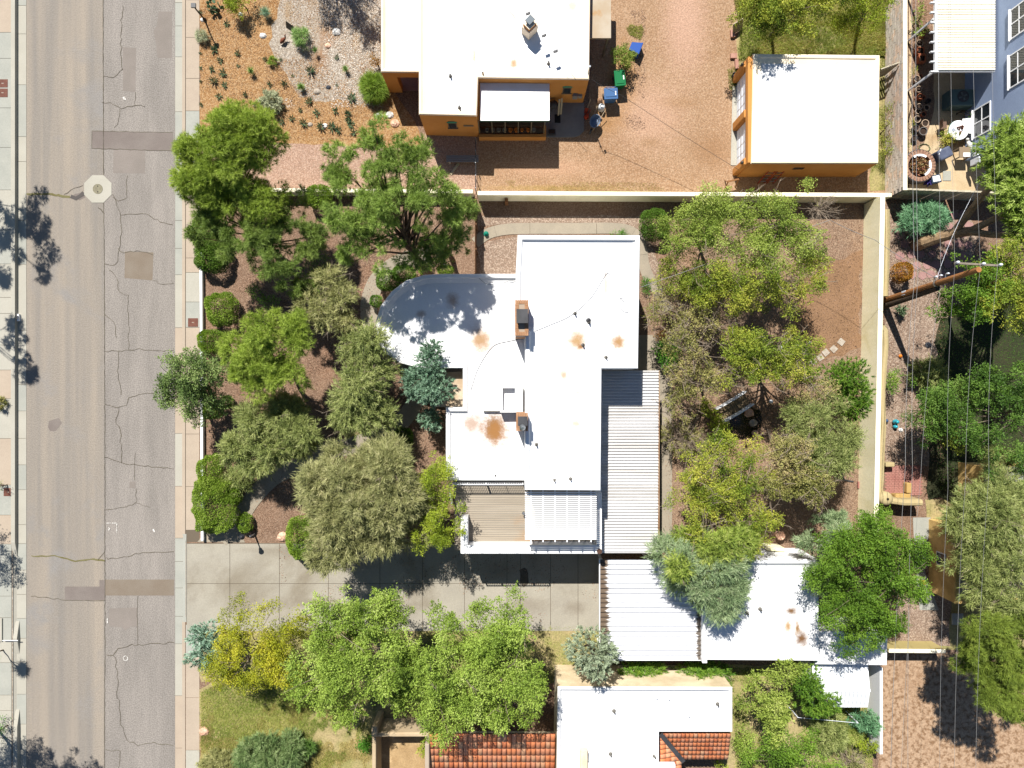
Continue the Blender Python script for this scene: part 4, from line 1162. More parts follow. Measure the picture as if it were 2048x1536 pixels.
# ---- blue house, its windows and patio cover
m_blue = mat('blue_stucco', lin(140, 156, 184), lin(150, 166, 194), 0.5, 0.3, 0.7, 0.92, 0.06, 16, bump=0.1, bscale=30, k=0.8)
XW = 28.3
HB = 5.9
bh = thing('blue_house', 'tall grey-blue stucco house with white framed windows', 'house', (32.5, 22, 0))
yb_s = P(0, 322).y
MB().box(XW, yb_s, 0, XW + 12, 46, HB).build('wall', m_blue, bh)
MB().box(XW - 0.15, yb_s - 0.15, HB, XW + 12.2, 46, HB + 0.12).build('roof', m_white, bh)
def blue_window(y0, y1, z0, z1, nx=2, nz=2):
    f = MB()
    t = 0.07
    f.box(XW - 0.06, y0, z0, XW - 0.004, y1, z0 + t).box(XW - 0.06, y0, z1 - t, XW - 0.004, y1, z1)
    f.box(XW - 0.06, y0, z0 + t, XW - 0.004, y0 + t, z1 - t).box(XW - 0.06, y1 - t, z0 + t, XW - 0.004, y1, z1 - t)
    for k in range(1, nx):
        yy = y0 + (y1 - y0) * k / nx
        f.box(XW - 0.055, yy - 0.035, z0 + t, XW - 0.004, yy + 0.035, z1 - t)
    for k in range(1, nz):
        zz = z0 + (z1 - z0) * k / nz
        for j in range(nx):
            f.box(XW - 0.05, y0 + (y1 - y0) * j / nx + (t if j == 0 else 0.035), zz - 0.025, XW - 0.004, y0 + (y1 - y0) * (j + 1) / nx - (t if j == nx - 1 else 0.035), zz + 0.025)
    w_ = f.build('window', m_wpaint, bh)
    for j in range(nx):
        for k in range(nz):
            MB().box(XW - 0.03, y0 + (y1 - y0) * j / nx + 0.04, z0 + (z1 - z0) * k / nz + 0.03, XW - 0.01, y0 + (y1 - y0) * (j + 1) / nx - 0.04, z0 + (z1 - z0) * (k + 1) / nz - 0.03).build('pane', m_glass, w_)
    MB().box(XW - 0.12, y0 - 0.05, z0 - 0.06, XW - 0.004, y1 + 0.05, z0 - 0.004).build('sill', m_wpaint, w_)
blue_window(15.0, 16.75, 0.85, 2.4)
blue_window(16.75, 18.65, 3.95, 5.3)
blue_window(19.5, 21.2, 4.05, 5.4)
blue_window(14.4, 16.2, 4.1, 5.4) if False else None
MB().box(XW - 0.1, 13.9, 0.9, XW - 0.004, 14.2, 1.3).box(XW - 0.12, 13.4, 0.7, XW - 0.004, 13.75, 1.5).build('meter_box', mat('meter_white', lin(205, 208, 212), rough=0.5), bh)
cov = thing('ribbed_patio_cover', 'cream white ribbed patio cover against the blue house', 'patio cover', P(1925, 60))
HBC = 2.9
mcov = mat('cover_pan', lin(226, 222, 206), lin(214, 206, 186), 0.6, 0.35, 0.7, 0.5, 0.04, 10, stretch=(0.3, 3, 1), spec=0.4, k=0.9)
for k in range(4):
    corrugated('roof_sheet', cov, 1873, -60 + 50.5 * k, 1989, -60 + 50.5 * (k + 1), HBC, 0.145, 0.07, mcov, 0.7, 0.0)
x0, y0, x1, y1 = rect(1866, -60, 1990, 144, HBC)
MB().box(x0 + 0.12, y0, HBC - 0.16, x0 + 0.3, y1, HBC + 0.03).build('gutter_board', m_wpaint, cov)
for k in range(9):
    yy = y0 + 0.03 + k * 0.575
    MB().box(x0 - 0.12, yy, HBC - 0.18, x1, yy + 0.06, HBC - 0.02).build('rafter', m_wpaint, cov)
for yy in (y0 + 0.1, y0 + 3.2, y1 - 0.1):
    MB().box(x0 + 0.1, yy - 0.05, 0, x0 + 0.2, yy + 0.05, HBC - 0.18).build('post', m_wpaint, cov)

# ---- house at the lower edge with tiled roofs
HH = 3.3
th = thing('tiled_house', 'white flat roofed house with terracotta tiled roof wings at the lower edge', 'house', P(1290, 1440))
m_beige = mat('beige_stucco', lin(206, 186, 150), lin(214, 196, 164), 0.7, 0.3, 0.7, 0.92, 0.06, 16)
hp = [(q.x, q.y) for q in PP([(1116, 1375), (1465, 1376), (1465, 1464), (1318, 1464), (1318, 1640), (1113, 1640)], HH)]
m_roof_th = mat('membrane_roof_tiled_house', (0.665, 0.665, 0.66), **roofkw, stains=[st(1180, 1445, 40, 6, LBR, 0.25, HH)])
flat_block(th, hp, HH, m_beige, m_roof_th, m_white, pw=0.14, drop=0.2, cant=0.1)
for px, py in ((1228, 1422), (1312, 1392), (1337, 1394), (1377, 1428), (1435, 1408), (1221, 1508), (1309, 1512)):
    vent(th, px, py, HH - 0.2, 0.05, 0.25, m_wpaint if px in (1312, 1337, 1377) else None)
vt = P(1170, 1515, HH)
MB().box(vt.x - 0.3, vt.y - 0.6, HH - 0.2, vt.x + 0.1, vt.y + 0.5, HH + 0.35).build('roof_step', m_beige, th)
MB().box(vt.x + 0.1, vt.y - 0.9, HH - 0.2, vt.x + 5.2, vt.y - 0.35, HH + 0.1).build('roof_step', m_white, th)
m_tiles = [mat('tile_%s' % n, c, c2, 3, 0.3, 0.7, 0.85, 0.12, 16, k=0.95) for n, c, c2 in (('orange', lin(206, 124, 80), lin(212, 134, 88)), ('salmon', lin(202, 130, 92), lin(208, 142, 106)), ('pale', lin(208, 158, 120), lin(196, 140, 104)), ('brown', lin(192, 110, 70), lin(200, 120, 80)))]
def tile_mesh(wd, ln, m, nm):
    """half-round tapered roof tile along +x (down slope), arching up"""
    mb = MB()
    n = 6
    for t in (0, 1):
        r = wd / 2 * (0.9 + 0.1 * t)
        for k in range(n + 1):
            a = math.pi * k / n
            mb.v.append((ln * t, r * math.cos(a), r * 0.5 * math.sin(a) + 0.006 * t))
    for k in range(n):
        mb.f.append((k, k + n + 1, k + n + 2, k + 1))
    e = len(mb.v)
    for k in range(n + 1):
        a = math.pi * k / n
        mb.v.append((ln, wd / 2 * 0.86 * math.cos(a), wd / 2 * 0.4 * math.sin(a)))
    for k in range(n):
        mb.f.append((n + 1 + k, e + k, e + k + 1, n + 2 + k))
    return mb.mesh(nm, m, True)
def tile_field(origin, across, down, ncol, nrow, cw, rl, rng, keep=lambda u, v: True, base=True):
    """origin = top corner at ridge height; across, down = unit directions in space"""
    across, down = Vector(across).normalized(), Vector(down).normalized()
    up = down.cross(across)
    if up.z < 0: up = -up
    ay = up.cross(down)
    R = Matrix((down, ay, up)).transposed().to_4x4()
    meshes = [tile_mesh(cw * 1.0, rl * 1.12, m, 'tile') for m in m_tiles]
    for c in range(ncol):
        for r in range(nrow):
            if not keep((c + 0.5) * cw, (r + 0.5) * rl): continue
            p = Vector(origin) + across * ((c + 0.5) * cw) + down * (r * rl)
            o = bpy.data.objects.new('tile', rng.choice(meshes + meshes[:2]))
            COL.objects.link(o)
            o.parent = th
            Rj = R @ Matrix.Rotation(rng.uniform(-0.03, 0.03), 4, 'Z')
            o.matrix_local = Matrix.Translation(p - wloc(th) + up * rng.uniform(0, 0.008)) @ Rj
    if base:
        b = MB()
        A = Vector(origin) - up * 0.02
        b.quad(A, A + across * (ncol * cw), A + across * (ncol * cw) + down * (nrow * rl), A + down * (nrow * rl))
        b.build('roof_underlay', mat('underlay', lin(120, 66, 44), rough=0.95), th)
tr_ = random.Random(9)
sl1 = (0, -1, -0.28)
t0 = P(1322, 1466, 2.95)
cw = (P(1462, 0, 2.95).x - t0.x) / 17
def keep1(u, v): return (u + 0.02) > v * 0.80 - 0.05
tile_field(t0, (1, 0, 0), sl1, 17, 6, cw, 0.30, tr_, keep1, False)
ub = MB()
A = Vector(t0); dn = Vector(sl1).normalized()
ub.poly([A - Vector((0, 0, .03)), A + Vector((cw * 17, 0, -.03)), A + Vector((cw * 17, 0, -.03)) + dn * 1.86, A + Vector((1.5, 0, -.03)) + dn * 1.86])
ub.build('roof_underlay', mat('underlay', lin(120, 66, 44), rough=0.95), th)
# west slope of the same wing: rows run towards the valley
t1 = P(1320, 1472, 2.95)
rl2 = 0.33
def keep2(u, v): return v < min(u * 0.80 + 0.12, 1.42)
tile_field(t1, (0, -1, 0), (1, 0, -0.28), 12, 4, 0.268, rl2, tr_, keep2, False)
ub = MB()
A = Vector(t1); dn2 = Vector((1, 0, -0.28)).normalized()
ub.poly([A - Vector((0, 0, .03)), A + Vector((0, -3.3, -.03)), A + Vector((0, -3.3, -.03)) + dn2 * 1.38, A + Vector((0, -1.75, -.03)) + dn2 * 1.38])
ub.build('roof_underlay', mat('underlay', (0, 0, 0)), th)
va, vb = Vector(t0) + Vector((-0.05, 0.0, 0.0)), P(1366, 1521, 2.45)
MB().beam(va + Vector((0, 0, 0.14)), vb + Vector((0, 0, 0.16)), 0.26, 0.05).build('valley_flashing', m_capdark, th)
# porch wall under the tiled wing
MB().box(P(1330, 0, 2).x, P(0, 1640).y, 0, P(1352, 0, 2).x, P(0, 1500).y, 2.3).build('wall', m_beige, th)
for px in (1380, 1420, 1455):
    q = P(px, 1512, 2.4)
    MB().box(q.x - 0.06, q.y + 0.1, 0, q.x + 0.06, q.y + 0.22, 2.4).build('post', mat('brown_beam', (0, 0, 0)), th)
# west wing tiles
t2 = P(858, 1467, 2.9)
cw2 = (P(1111, 0, 2.9).x - t2.x) / 26
tile_field(t2, (1, 0, 0), (0, -1, -0.22), 26, 6, cw2, 0.46, tr_)
MB().box(P(872, 0).x, P(0, 1640).y, 0, P(1120, 0).x, P(0, 1462).y, 2.1).build('wall', m_beige, th)
x0, y0, x1, y1 = rect(850, 1486, 859, 1640, 2.9)
bevel(MB().box(x0, y0, 0, x1, y1, 3.0).build('wing_wall', m_conc_p, th), 0.06)
# courtyard walls in front of it
m_adobe = mat('adobe_plaster', lin(192, 168, 132), lin(204, 182, 148), 0.7, 0.3, 0.7, 0.92, 0.06, 16, bump=0.1, bscale=12)
cw_ = thing('courtyard_wall', 'tan plaster courtyard wall with a rounded corner pier at the lower edge', 'wall', P(800, 1470))
z = 1.9
x0, y0, x1, y1 = rect(744, 1466, 860, 1474, z)
bevel(MB().box(x0 + 0.1, y0, 0, x1, y1 + 0.02, z).build('north_face', m_adobe, cw_), 0.06)
x0, y0, x1, y1 = rect(744, 1466, 752, 1640, z)
bevel(MB().box(x0, y0, 0, x1, y1 - 0.25, z).build('west_face', m_adobe, cw_), 0.06)
q = P(749, 1464, z + 0.2)
bevel(MB().box(q.x - 0.18, q.y - 0.3, 0, q.x + 0.18, q.y + 0.35, z + 0.22).build('pier', m_adobe, cw_), 0.09, 3)
patch('courtyard_floor', [(752, 1455), (860, 1455), (860, 1640), (752, 1640)], mat('courtyard_stone', lin(190, 160, 116), lin(172, 142, 100), 1.2, 0.3, 0.7, 0.9, 0.15, 12, c3=lin(206, 176, 132), s3=1.0), 4, 0.2)

# ---- yellow house at the right edge
yh = thing('yellow_house', 'ochre stucco house with a pale gravel roof half hidden by olive foliage', 'house', P(1960, 1120))
m_ochre = mat('ochre_stucco', lin(204, 166, 96), lin(214, 180, 116), 0.6, 0.3, 0.7, 0.92, 0.08, 14)
HY = 2.7
flat_block(yh, [(q.x, q.y) for q in PP([(1912, 1056), (2300, 1056), (2300, 1208), (1912, 1208)], HY)], HY, m_ochre, mat('pale_roof', lin(186, 170, 144), lin(196, 184, 164), 1.2, 0.3, 0.7, 0.9, 0.15, 8), pw=0.2, drop=0.2, cant=0.1)
wx = P(1912, 0, HY).x
wy = P(0, 1118, 1.3).y
f = MB().box(wx - 0.06, wy - 0.4, 0.9, wx - 0.004, wy + 0.4, 1.75).build('window', m_wpaint, yh)
MB().box(wx - 0.07, wy - 0.34, 0.96, wx - 0.062, wy + 0.34, 1.69).build('pane', m_glass, f)
# small roof hidden among the foliage further up
sb = thing('ochre_outbuilding', 'small ochre outbuilding with a grey flat roof edge in deep shade', 'outbuilding', P(2030, 950))
flat_block(sb, [(q.x, q.y) for q in PP([(1970, 934), (2300, 934), (2300, 1000), (1970, 1000)], 2.5)], 2.5, m_ochre, m_conc_g, mat('grey_edge', lin(128, 124, 112), rough=0.8), pw=0.25, drop=0.15, cant=0.1)
# ------------------------------------------------------------------ garden walls and fences
m_wallc = mat('cream_wall', lin(232, 224, 190), lin(222, 214, 176), 0.5, 0.3, 0.7, 0.92, 0.07, 10, bump=0.1, bscale=10, stretch=(2.0, 2.0, 0.3), c3=lin(214, 204, 160), s3=0.5)
m_wallw = mat('pale_wall_top', lin(222, 212, 180), lin(230, 222, 196), 0.7, 0.3, 0.7, 0.9, 0.05, 14)
def wall_run(name, label, pa, pb, h, th, m, capm=None, capw=0.02, rounded=0.05):
    """wall along pixels pa-pb (the middle of its top), height h"""
    a, b = P(*pa, h), P(*pb, h)
    mid = (a + b) / 2
    r = thing(name, label, 'wall', (mid.x, mid.y, 0))
    up = Vector((0, 0, 1))
    d = (b - a).normalized()
    s = d.cross(up) * th / 2
    A, B = Vector((a.x, a.y, 0)), Vector((b.x, b.y, 0))
    MB().beam(A + up * (h - 0.08) / 2, B + up * (h - 0.08) / 2, th, h - 0.08).build('body', m, r)
    o = MB().beam(A + up * (h - 0.04), B + up * (h - 0.04), th + capw * 2, 0.08).build('coping', capm or m, r)
    bevel(o, rounded, 2)
    return r
wall_run('garden_wall', 'cream plaster wall between the orange house yard and the back garden', (955, 386), (1784, 390), 1.45, 0.22, m_wallc, m_wallw)
wall_run('garden_wall', 'low white wall behind the pines beside the pink gravel drive', (398, 379), (946, 383), 0.9, 0.2, m_wallw)
wall_run('garden_wall', 'tall cream wall along the whole back of the garden', (1766, 392), (1752, 1090), 2.0, 0.26, m_wallc, m_wallw)
wall_run('garden_wall', 'yellowish wall between the bark corner and the mottled bare lot', (1778, 1302), (1892, 1303), 1.45, 0.2, mat('yellow_wall', lin(200, 182, 122), lin(192, 174, 114), 0.7, rough=0.9), m_wallw)
wall_run('retaining_wall', 'low white retaining wall along the pavement beside the clipped shrubs', (401, 452), (404, 1082), 0.32, 0.14, m_white)
wall_run('garden_wall', 'short stub of low cream wall behind the carport garage', (1536, 1098), (1570, 1100), 1.2, 0.2, m_wallc)
# dark board fence between the pines and the side garden
fn = thing('board_fence', 'thin brown fence seen edge on between the pines and the house', 'fence', P(951, 480))
bxx = P(950, 0, 1.7).x
for k in range(26):
    ya = P(0, 394 + 6 * k, 1.7).y
    MB().box(bxx - 0.015, ya - 0.17, 0, bxx + 0.015, ya, 1.68 + 0.03 * ((k * 5) % 3)).build('board', mat('fence_board', lin(122, 84, 52), lin(106, 74, 48), 2, rough=0.9), fn)
for k in range(4):
    ya = P(0, 398 + 50 * k, 1.7).y
    MB().box(bxx + 0.02, ya - 0.05, 0, bxx + 0.1, ya + 0.05, 1.75).build('post', mat('fence_board', (0, 0, 0)), fn)
# wire fence continuing north to the orange house
wf = thing('wire_fence', 'thin wire fence with pale posts between the orange house and the garden wall', 'fence', P(952, 330))
for k in range(5):
    q = P(951, 276 + 25 * k, 1.0)
    MB().tube([(q.x, q.y, 0), (q.x, q.y, 1.1)], 0.025, 6).build('post', m_steel, wf)
for z in (0.3, 0.65, 1.05):
    a, b = P(951, 276, 1.0), P(951, 382, 1.0)
    MB().tube([(a.x, a.y, z), (b.x, b.y, z)], 0.012, 4).build('wire', m_capdark, wf)

# rounded adobe wall along the back lane
aw = thing('adobe_wall', 'low rounded adobe wall snaking along the outer side of the tall cream wall', 'wall', P(1775, 700))
m_ad2 = mat('adobe_cream', lin(200, 182, 136), lin(192, 172, 124), 0.6, 0.3, 0.7, 0.92, 0.07, 10, bump=0.1, bscale=8)
def adobe_run(pts, h, th):
    q = [P(x, y, h) for x, y in pts]
    mb = MB()
    prof = [(-th / 2, 0), (-th / 2, h - 0.16), (-th * 0.36, h - 0.04), (0, h), (th * 0.36, h - 0.04), (th / 2, h - 0.16), (th / 2, 0)]
    rows = []
    for i, p in enumerate(q):
        d = q[min(i + 1, len(q) - 1)] - q[max(i - 1, 0)]
        d.z = 0; d.normalize()
        s = Vector((d.y, -d.x, 0))
        rows.append([(p.x + s.x * u, p.y + s.y * u, v) for u, v in prof])
    for r0, r1 in zip(rows[:-1], rows[1:]):
        for k in range(len(prof) - 1):
            mb.quad(r0[k], r0[k + 1], r1[k + 1], r1[k])
    mb.poly(rows[0][::-1]); mb.poly(rows[-1])
    return mb.build('wall_run', m_ad2, aw, smooth=False)
adobe_run([(1776, 418), (1777, 470), (1775, 540), (1773, 592)], 1.3, 0.36)
adobe_run([(1768, 652), (1773, 662), (1774, 690), (1770, 735), (1767, 780), (1768, 830), (1769, 856), (1766, 900), (1764, 960), (1762, 984), (1772, 996)], 1.3, 0.36)
q = P(1775, 998, 1.7)
pr_ = MB().lathe((q.x, q.y, 0), [(0.42, 0), (0.42, 1.5), (0.36, 1.66), (0.2, 1.72), (0.0, 1.73)], 16).build('pier', m_ad2, aw, smooth=True)
MB().lathe((q.x, q.y, 1.735), [(0.075, 0), (0.075, 0.02), (0, 0.02)], 12).build('drain_hole', m_dark, pr_)
adobe_run([(1783, 1002), (1810, 1006), (1846, 1006)], 1.3, 0.4)
bn = thing('garden_bench', 'yellow plaster bench forming a corner beside the red paver terrace', 'bench', P(1812, 980))
x0, y0, x1, y1 = rect(1790, 988, 1822, 998, 0.5)
bevel(MB().box(x0, y0, 0, x1, y1, 0.5).build('seat', mat('bench_yellow', lin(200, 166, 104), lin(190, 156, 92), 1.5, rough=0.9), bn), 0.06)
x0, y0, x1, y1 = rect(1814, 966, 1824, 987, 0.5)
bevel(MB().box(x0, y0, 0, x1, y1, 0.5).build('seat', mat('bench_yellow', (0, 0, 0)), bn), 0.06)
x0, y0, x1, y1 = rect(1772, 925, 1790, 934, 0.6)
bevel(MB().box(x0, y0, 0, x1, y1, 0.6).build('plinth', m_ad2, None, label='small cream plinth at the upper edge of the red paver terrace', cat='plinth', at=((x0 + x1) / 2, (y0 + y1) / 2, 0)), 0.05)

# block wall at the top right, built block by block
bw = thing('block_wall', 'grey and pinkish concrete block wall with a pale coping beside the potted plants', 'wall', P(1800, 190))
m_blk = [mat('block_%d' % i, c, c2, 2, 0.3, 0.7, 0.95, 0.1, 16, k=1.25) for i, (c, c2) in enumerate(((lin(176, 166, 154), lin(184, 174, 162)), (lin(168, 158, 148), lin(178, 166, 154)), (lin(192, 170, 150), lin(184, 162, 144))))]
HBW = 2.05
xw1 = P(1813, 0, HBW).x
yT, yB = P(0, -20, HBW).y, P(0, 380, HBW).y
rows_, cols_ = 10, 29
bl_, bh_ = (yT - yB) / cols_, (HBW - 0.06) / rows_
bmesh_ = []
for m in m_blk:
    bmesh_.append(MB().box(-0.1, -bl_ / 2 + 0.006, 0.005, 0.1, bl_ / 2 - 0.006, bh_ - 0.005).mesh('block', m))
br_ = random.Random(4)
for r in range(rows_):
    for c in range(cols_):
        y = yB + (c + 0.5 + (0.5 if r % 2 else 0)) * bl_
        if y > yT - bl_ * 0.3: continue
        link('block', br_.choice(bmesh_), None, bw, (xw1 - 0.1 + br_.uniform(-.006, .006), y, r * bh_))
MB().box(xw1 - 0.19, yB, 0, xw1 - 0.01, yT, HBW - 0.08).build('mortar_core', mat('mortar_grey', lin(150, 142, 132), rough=0.95), bw)
MB().box(xw1 - 0.2, yB, HBW - 0.05, xw1 + 0.05, yT, HBW).build('coping', m_wallw, bw)
# stepped board fence along the bottom of the patio
sf = thing('stepped_fence', 'cream fence with a stepped top below the cluttered patio', 'fence', P(1905, 388))
for k in range(15):
    px = 1812 + 13 * k
    h = 2.0 if k < 5 else (1.9 if k < 9 else 1.75)
    a, b = P(px, 378 + k * 0.5, h), P(px + 12.6, 378, h)
    MB().box(a.x, a.y - 0.05, 0, b.x, a.y + 0.05, h).build('board', mat('fence_cream', lin(206, 196, 172), lin(194, 182, 156), 1.5, rough=0.9), sf)
# ------------------------------------------------------------------ foliage
def unit(a):
    return a / np.maximum(np.linalg.norm(a, axis=-1, keepdims=True), 1e-9)

def np_mesh(name, V, nper, tint, m, shape='quad'):
    """V: (n, k, 3) leaves of k corners each"""
    n, k = V.shape[0], V.shape[1]
    me = bpy.data.meshes.new(name)
    me.vertices.add(n * k)
    me.vertices.foreach_set('co', V.reshape(-1).astype(np.float32))
    me.loops.add(n * k)
    me.loops.foreach_set('vertex_index', np.arange(n * k, dtype=np.int32))
    me.polygons.add(n)
    me.polygons.foreach_set('loop_start', np.arange(0, n * k, k, dtype=np.int32))
    me.update(calc_edges=True)
    at = me.attributes.new('tint', 'FLOAT', 'FACE')
    at.data.foreach_set('value', np.clip(tint, 0, 1).astype(np.float32))
    me.materials.append(m)
    return me

def leaf_quads(p, d, s, L, Wd, fold=None):
    """diamond leaves from base p along d, side s"""
    L = L[:, None]; Wd = Wd[:, None]
    m = p + d * L * 0.2
    return np.stack([m - s * Wd * 0.55, m + s * Wd * 0.55, p + d * L], axis=1)

def needle_tris(p, d, s, L, Wd):
    L = L[:, None]; Wd = Wd[:, None]
    return np.stack([p - s * Wd * 0.5, p + s * Wd * 0.5, p + d * L], axis=1)

def wobble(p, seed, f=0.9):
    r = np.random.default_rng(seed)
    v = np.zeros(len(p))
    for k in range(5):
        w = r.normal(size=3); w = w / np.linalg.norm(w) * f * (1 + 0.7 * k)
        v += np.sin(p @ w + r.random() * 6.28) / (1 + 0.35 * k)
    return v / 2.2

def lobes_sample(lobes, n, rng, shell=0.5, low=-0.55):
    """points spread through ellipsoids; returns points, outward directions"""
    vol = np.array([l[1][0] * l[1][1] + 0.5 * l[1][2] * max(l[1][0], l[1][1]) for l in lobes])
    pick = rng.choice(len(lobes), size=n, p=vol / vol.sum())
    u = unit(rng.normal(size=(n, 3)))
    u[:, 2] = np.where(u[:, 2] < low, -u[:, 2], u[:, 2])
    r = rng.random(n) ** shell
    C = np.array([l[0] for l in lobes])[pick]
    Rr = np.array([l[1] for l in lobes])[pick]
    # lumpy outline
    lump = 1 + 0.24 * wobble(u * 3.1 + pick[:, None] * 7, 17 + len(lobes), 1.0)
    return C + u * Rr * (r * lump)[:, None], unit(u / Rr), r

def sublobes(lobes, rng, per_m2, rs, shell, low, gap, seed):
    """smaller billows spread over the crown: centres, radii, outward directions"""
    area = sum(math.pi * l[1][0] * l[1][1] for l in lobes)
    n = max(5, int(area * per_m2))
    k = np.clip(rs, 0.1, 0.3 * min(min(l[1][0], l[1][1]) for l in lobes) + 0.12)
    sh = [(l[0], (max(0.05, l[1][0] - k * 0.4), max(0.05, l[1][1] - k * 0.4), max(0.05, l[1][2] - k * 0.4))) for l in lobes]
    p, o, _ = lobes_sample(sh, n, rng, shell, low)
    keep = wobble(p, seed + 3, 1.2) > -1.0 + gap * 2
    p, o = p[keep], o[keep]
    return p, k * np.clip(rng.lognormal(-0.08, 0.38, len(p)), 0.45, 1.9), o

def crown_leaf(lobes, rng, dens=60, per=48, L=(0.10, 0.17), asp=0.55, spread=0.28, gap=0.15, shell=0.5, seed=0, low=-0.3, rs=None):
    """billows of small leaves: each billow a lumpy upper shell with some loose leaves inside and around it"""
    c, R, o = sublobes(lobes, rng, 2.5, rs or spread * 1.8, shell, low, gap * 0.8, seed)
    cnt = np.maximum(8, (R ** 2 * math.pi * dens * per * 0.145).astype(int))
    idx = np.repeat(np.arange(len(c)), cnt)
    n = len(idx)
    u = unit(rng.normal(size=(n, 3)) + o[idx] * 0.5 + np.array([0, 0, 0.45]))
    lump = 1 + 0.28 * wobble(c[idx] * 3 + u * 2.4, seed + 8, 1.4)
    q = c[idx] + u * (R[idx] * lump * (1 - 0.55 * rng.random(n) ** 2))[:, None] * np.array([1, 1, 0.8]) + rng.normal(size=(n, 3)) * 0.05
    # two leaves in five sit on sprays that poke out of the billow
    K = 7
    sp = unit(rng.normal(size=(len(c), K, 3)) + o[:, None, :] * 0.9 + np.array([0, 0, 0.3]))
    on = rng.random(n) < 0.42
    sv = sp[idx, rng.integers(0, K, n)]
    t_ = rng.random(n)
    spray = c[idx] + sv * (R[idx] * (0.5 + 0.95 * t_))[:, None] + rng.normal(size=(n, 3)) * (0.11 * (1.15 - t_))[:, None] * np.clip(R[idx] / 0.4, 0.3, 1.3)[:, None]
    q = np.where(on[:, None], spray, q)
    d = unit(np.where(on[:, None], sv, u) * 0.8 + rng.normal(size=(n, 3)) * 0.8)
    nr = unit(rng.normal(size=(n, 3)) * 0.6 + u * 0.8 + np.array([0, 0, 0.35]))
    s = unit(np.cross(d, nr))
    Ls = rng.uniform(L[0], L[1], n) * 0.72
    ct = rng.random(len(c))
    t = 0.35 * ct[idx] + 0.3 * rng.random(n) + 0.35 * (0.5 + 0.5 * wobble(q, seed + 5, 1.8))
    return leaf_quads(q, d, s, Ls, Ls * asp), t, q[rng.choice(n, min(n, 400), replace=False)]

def crown_needle(lobes, rng, dens=34, per=22, L=(0.28, 0.42), Wd=0.035, gap=0.1, shell=0.4, seed=0, tuft=1.0, low=-0.35, cone=0.75, rs=0.0, sub=1.6):
    """tufts of needles, gathered in billows when rs > 0"""
    area = sum(math.pi * l[1][0] * l[1][1] for l in lobes)
    if rs > 0:
        c, R, o0 = sublobes(lobes, rng, sub, rs, shell, low, gap, seed)
        cnt = np.maximum(4, (R ** 2 * math.pi * dens).astype(int))
        i0 = np.repeat(np.arange(len(c)), cnt)
        u = unit(rng.normal(size=(len(i0), 3)) + o0[i0] * 0.6 + np.array([0, 0, 0.4]))
        p = c[i0] + u * (R[i0] * (1 + 0.25 * wobble(c[i0] * 3 + u * 2, seed + 8, 1.4)) * (1 - 0.6 * rng.random(len(i0)) ** 2))[:, None] * np.array([1, 1, 0.75])
        o = u
        ct = 0.5 * rng.random(len(c))[i0] + 0.5 * rng.random(len(i0))
    else:
        p, o, r = lobes_sample(lobes, max(8, int(area * dens)), rng, shell, low)
        keep = wobble(p, seed + 3, 1.1) > -1.0 + gap * 2
        p, o = p[keep], o[keep]
        ct = rng.random(len(p))
    nc = len(p)
    ax = unit(o * np.array([1, 1, 0.5]) + np.array([0, 0, 0.55]) + rng.normal(size=(nc, 3)) * 0.3)
    idx = np.repeat(np.arange(nc), per)
    n = len(idx)
    d = unit(ax[idx] + rng.normal(size=(n, 3)) * cone)
    s = unit(np.cross(d, rng.normal(size=(n, 3))))
    base = p[idx] - ax[idx] * rng.uniform(0, 0.16, n)[:, None] * tuft
    V = needle_tris(base, d, s, rng.uniform(L[0], L[1], n), np.full(n, Wd) * rng.uniform(0.7, 1.3, n))
    t = 0.55 * ct[idx] + 0.25 * rng.random(n) + 0.2 * (0.5 + 0.5 * wobble(p, seed + 5, 1.6))[idx]
    return V, t, p

def crown_wispy(lobes, rng, dens=46, per=26, L=(0.16, 0.34), Wd=0.035, gap=0.1, shell=0.5, seed=0, droop=0.25, low=-0.4):
    """fine narrow leaves along short arching sprays"""
    area = sum(math.pi * l[1][0] * l[1][1] for l in lobes)
    nc = max(8, int(area * dens * 1.5))
    if min(min(l[1][0], l[1][1]) for l in lobes) > 0.9:
        c, R, o0 = sublobes(lobes, rng, 1.9, 0.6, shell, low, gap + 0.08, seed)
        k = rng.choice(len(c), nc, p=R ** 2 / (R ** 2).sum())
        o = unit(unit(rng.normal(size=(nc, 3)) + np.array([0, 0, 0.35])) + o0[k] * 0.7)
        p = c[k] + o * (R[k] * (1 - 0.6 * rng.random(nc) ** 2))[:, None] * np.array([1, 1, 0.8])
    else:
        p, o, r = lobes_sample(lobes, nc, rng, shell, low)
        keep = wobble(p, seed + 3, 1.1) > -1.0 + gap * 2
        p, o = p[keep], o[keep]
    nc = len(p)
    ct = rng.random(nc)
    ax = unit(o * np.array([1, 1, 0.35]) + rng.normal(size=(nc, 3)) * 0.45 + np.array([0, 0, 0.15]))
    ln = rng.uniform(0.35, 0.8, nc) * min(1.0, max(0.22, min(min(l[1][0], l[1][1]) for l in lobes) / 1.25))
    idx = np.repeat(np.arange(nc), per)
    n = len(idx)
    t = rng.random(n)
    base = p[idx] + ax[idx] * (t * ln[idx])[:, None] + np.array([0, 0, -1]) * (droop * (t * ln[idx]) ** 2)[:, None] + rng.normal(size=(n, 3)) * 0.03
    d = unit(ax[idx] + rng.normal(size=(n, 3)) * 0.55 - np.array([0, 0, 0.2]))
    s = unit(np.cross(d, rng.normal(size=(n, 3)) * 0.5 + np.array([0, 0, 1.0])))
    Ls = rng.uniform(L[0], L[1], n)
    V = leaf_quads(base, d, s, Ls, np.full(n, Wd * 0.8) * rng.uniform(0.7, 1.4, n))
    return V, 0.55 * ct[idx] + 0.45 * rng.random(n), p

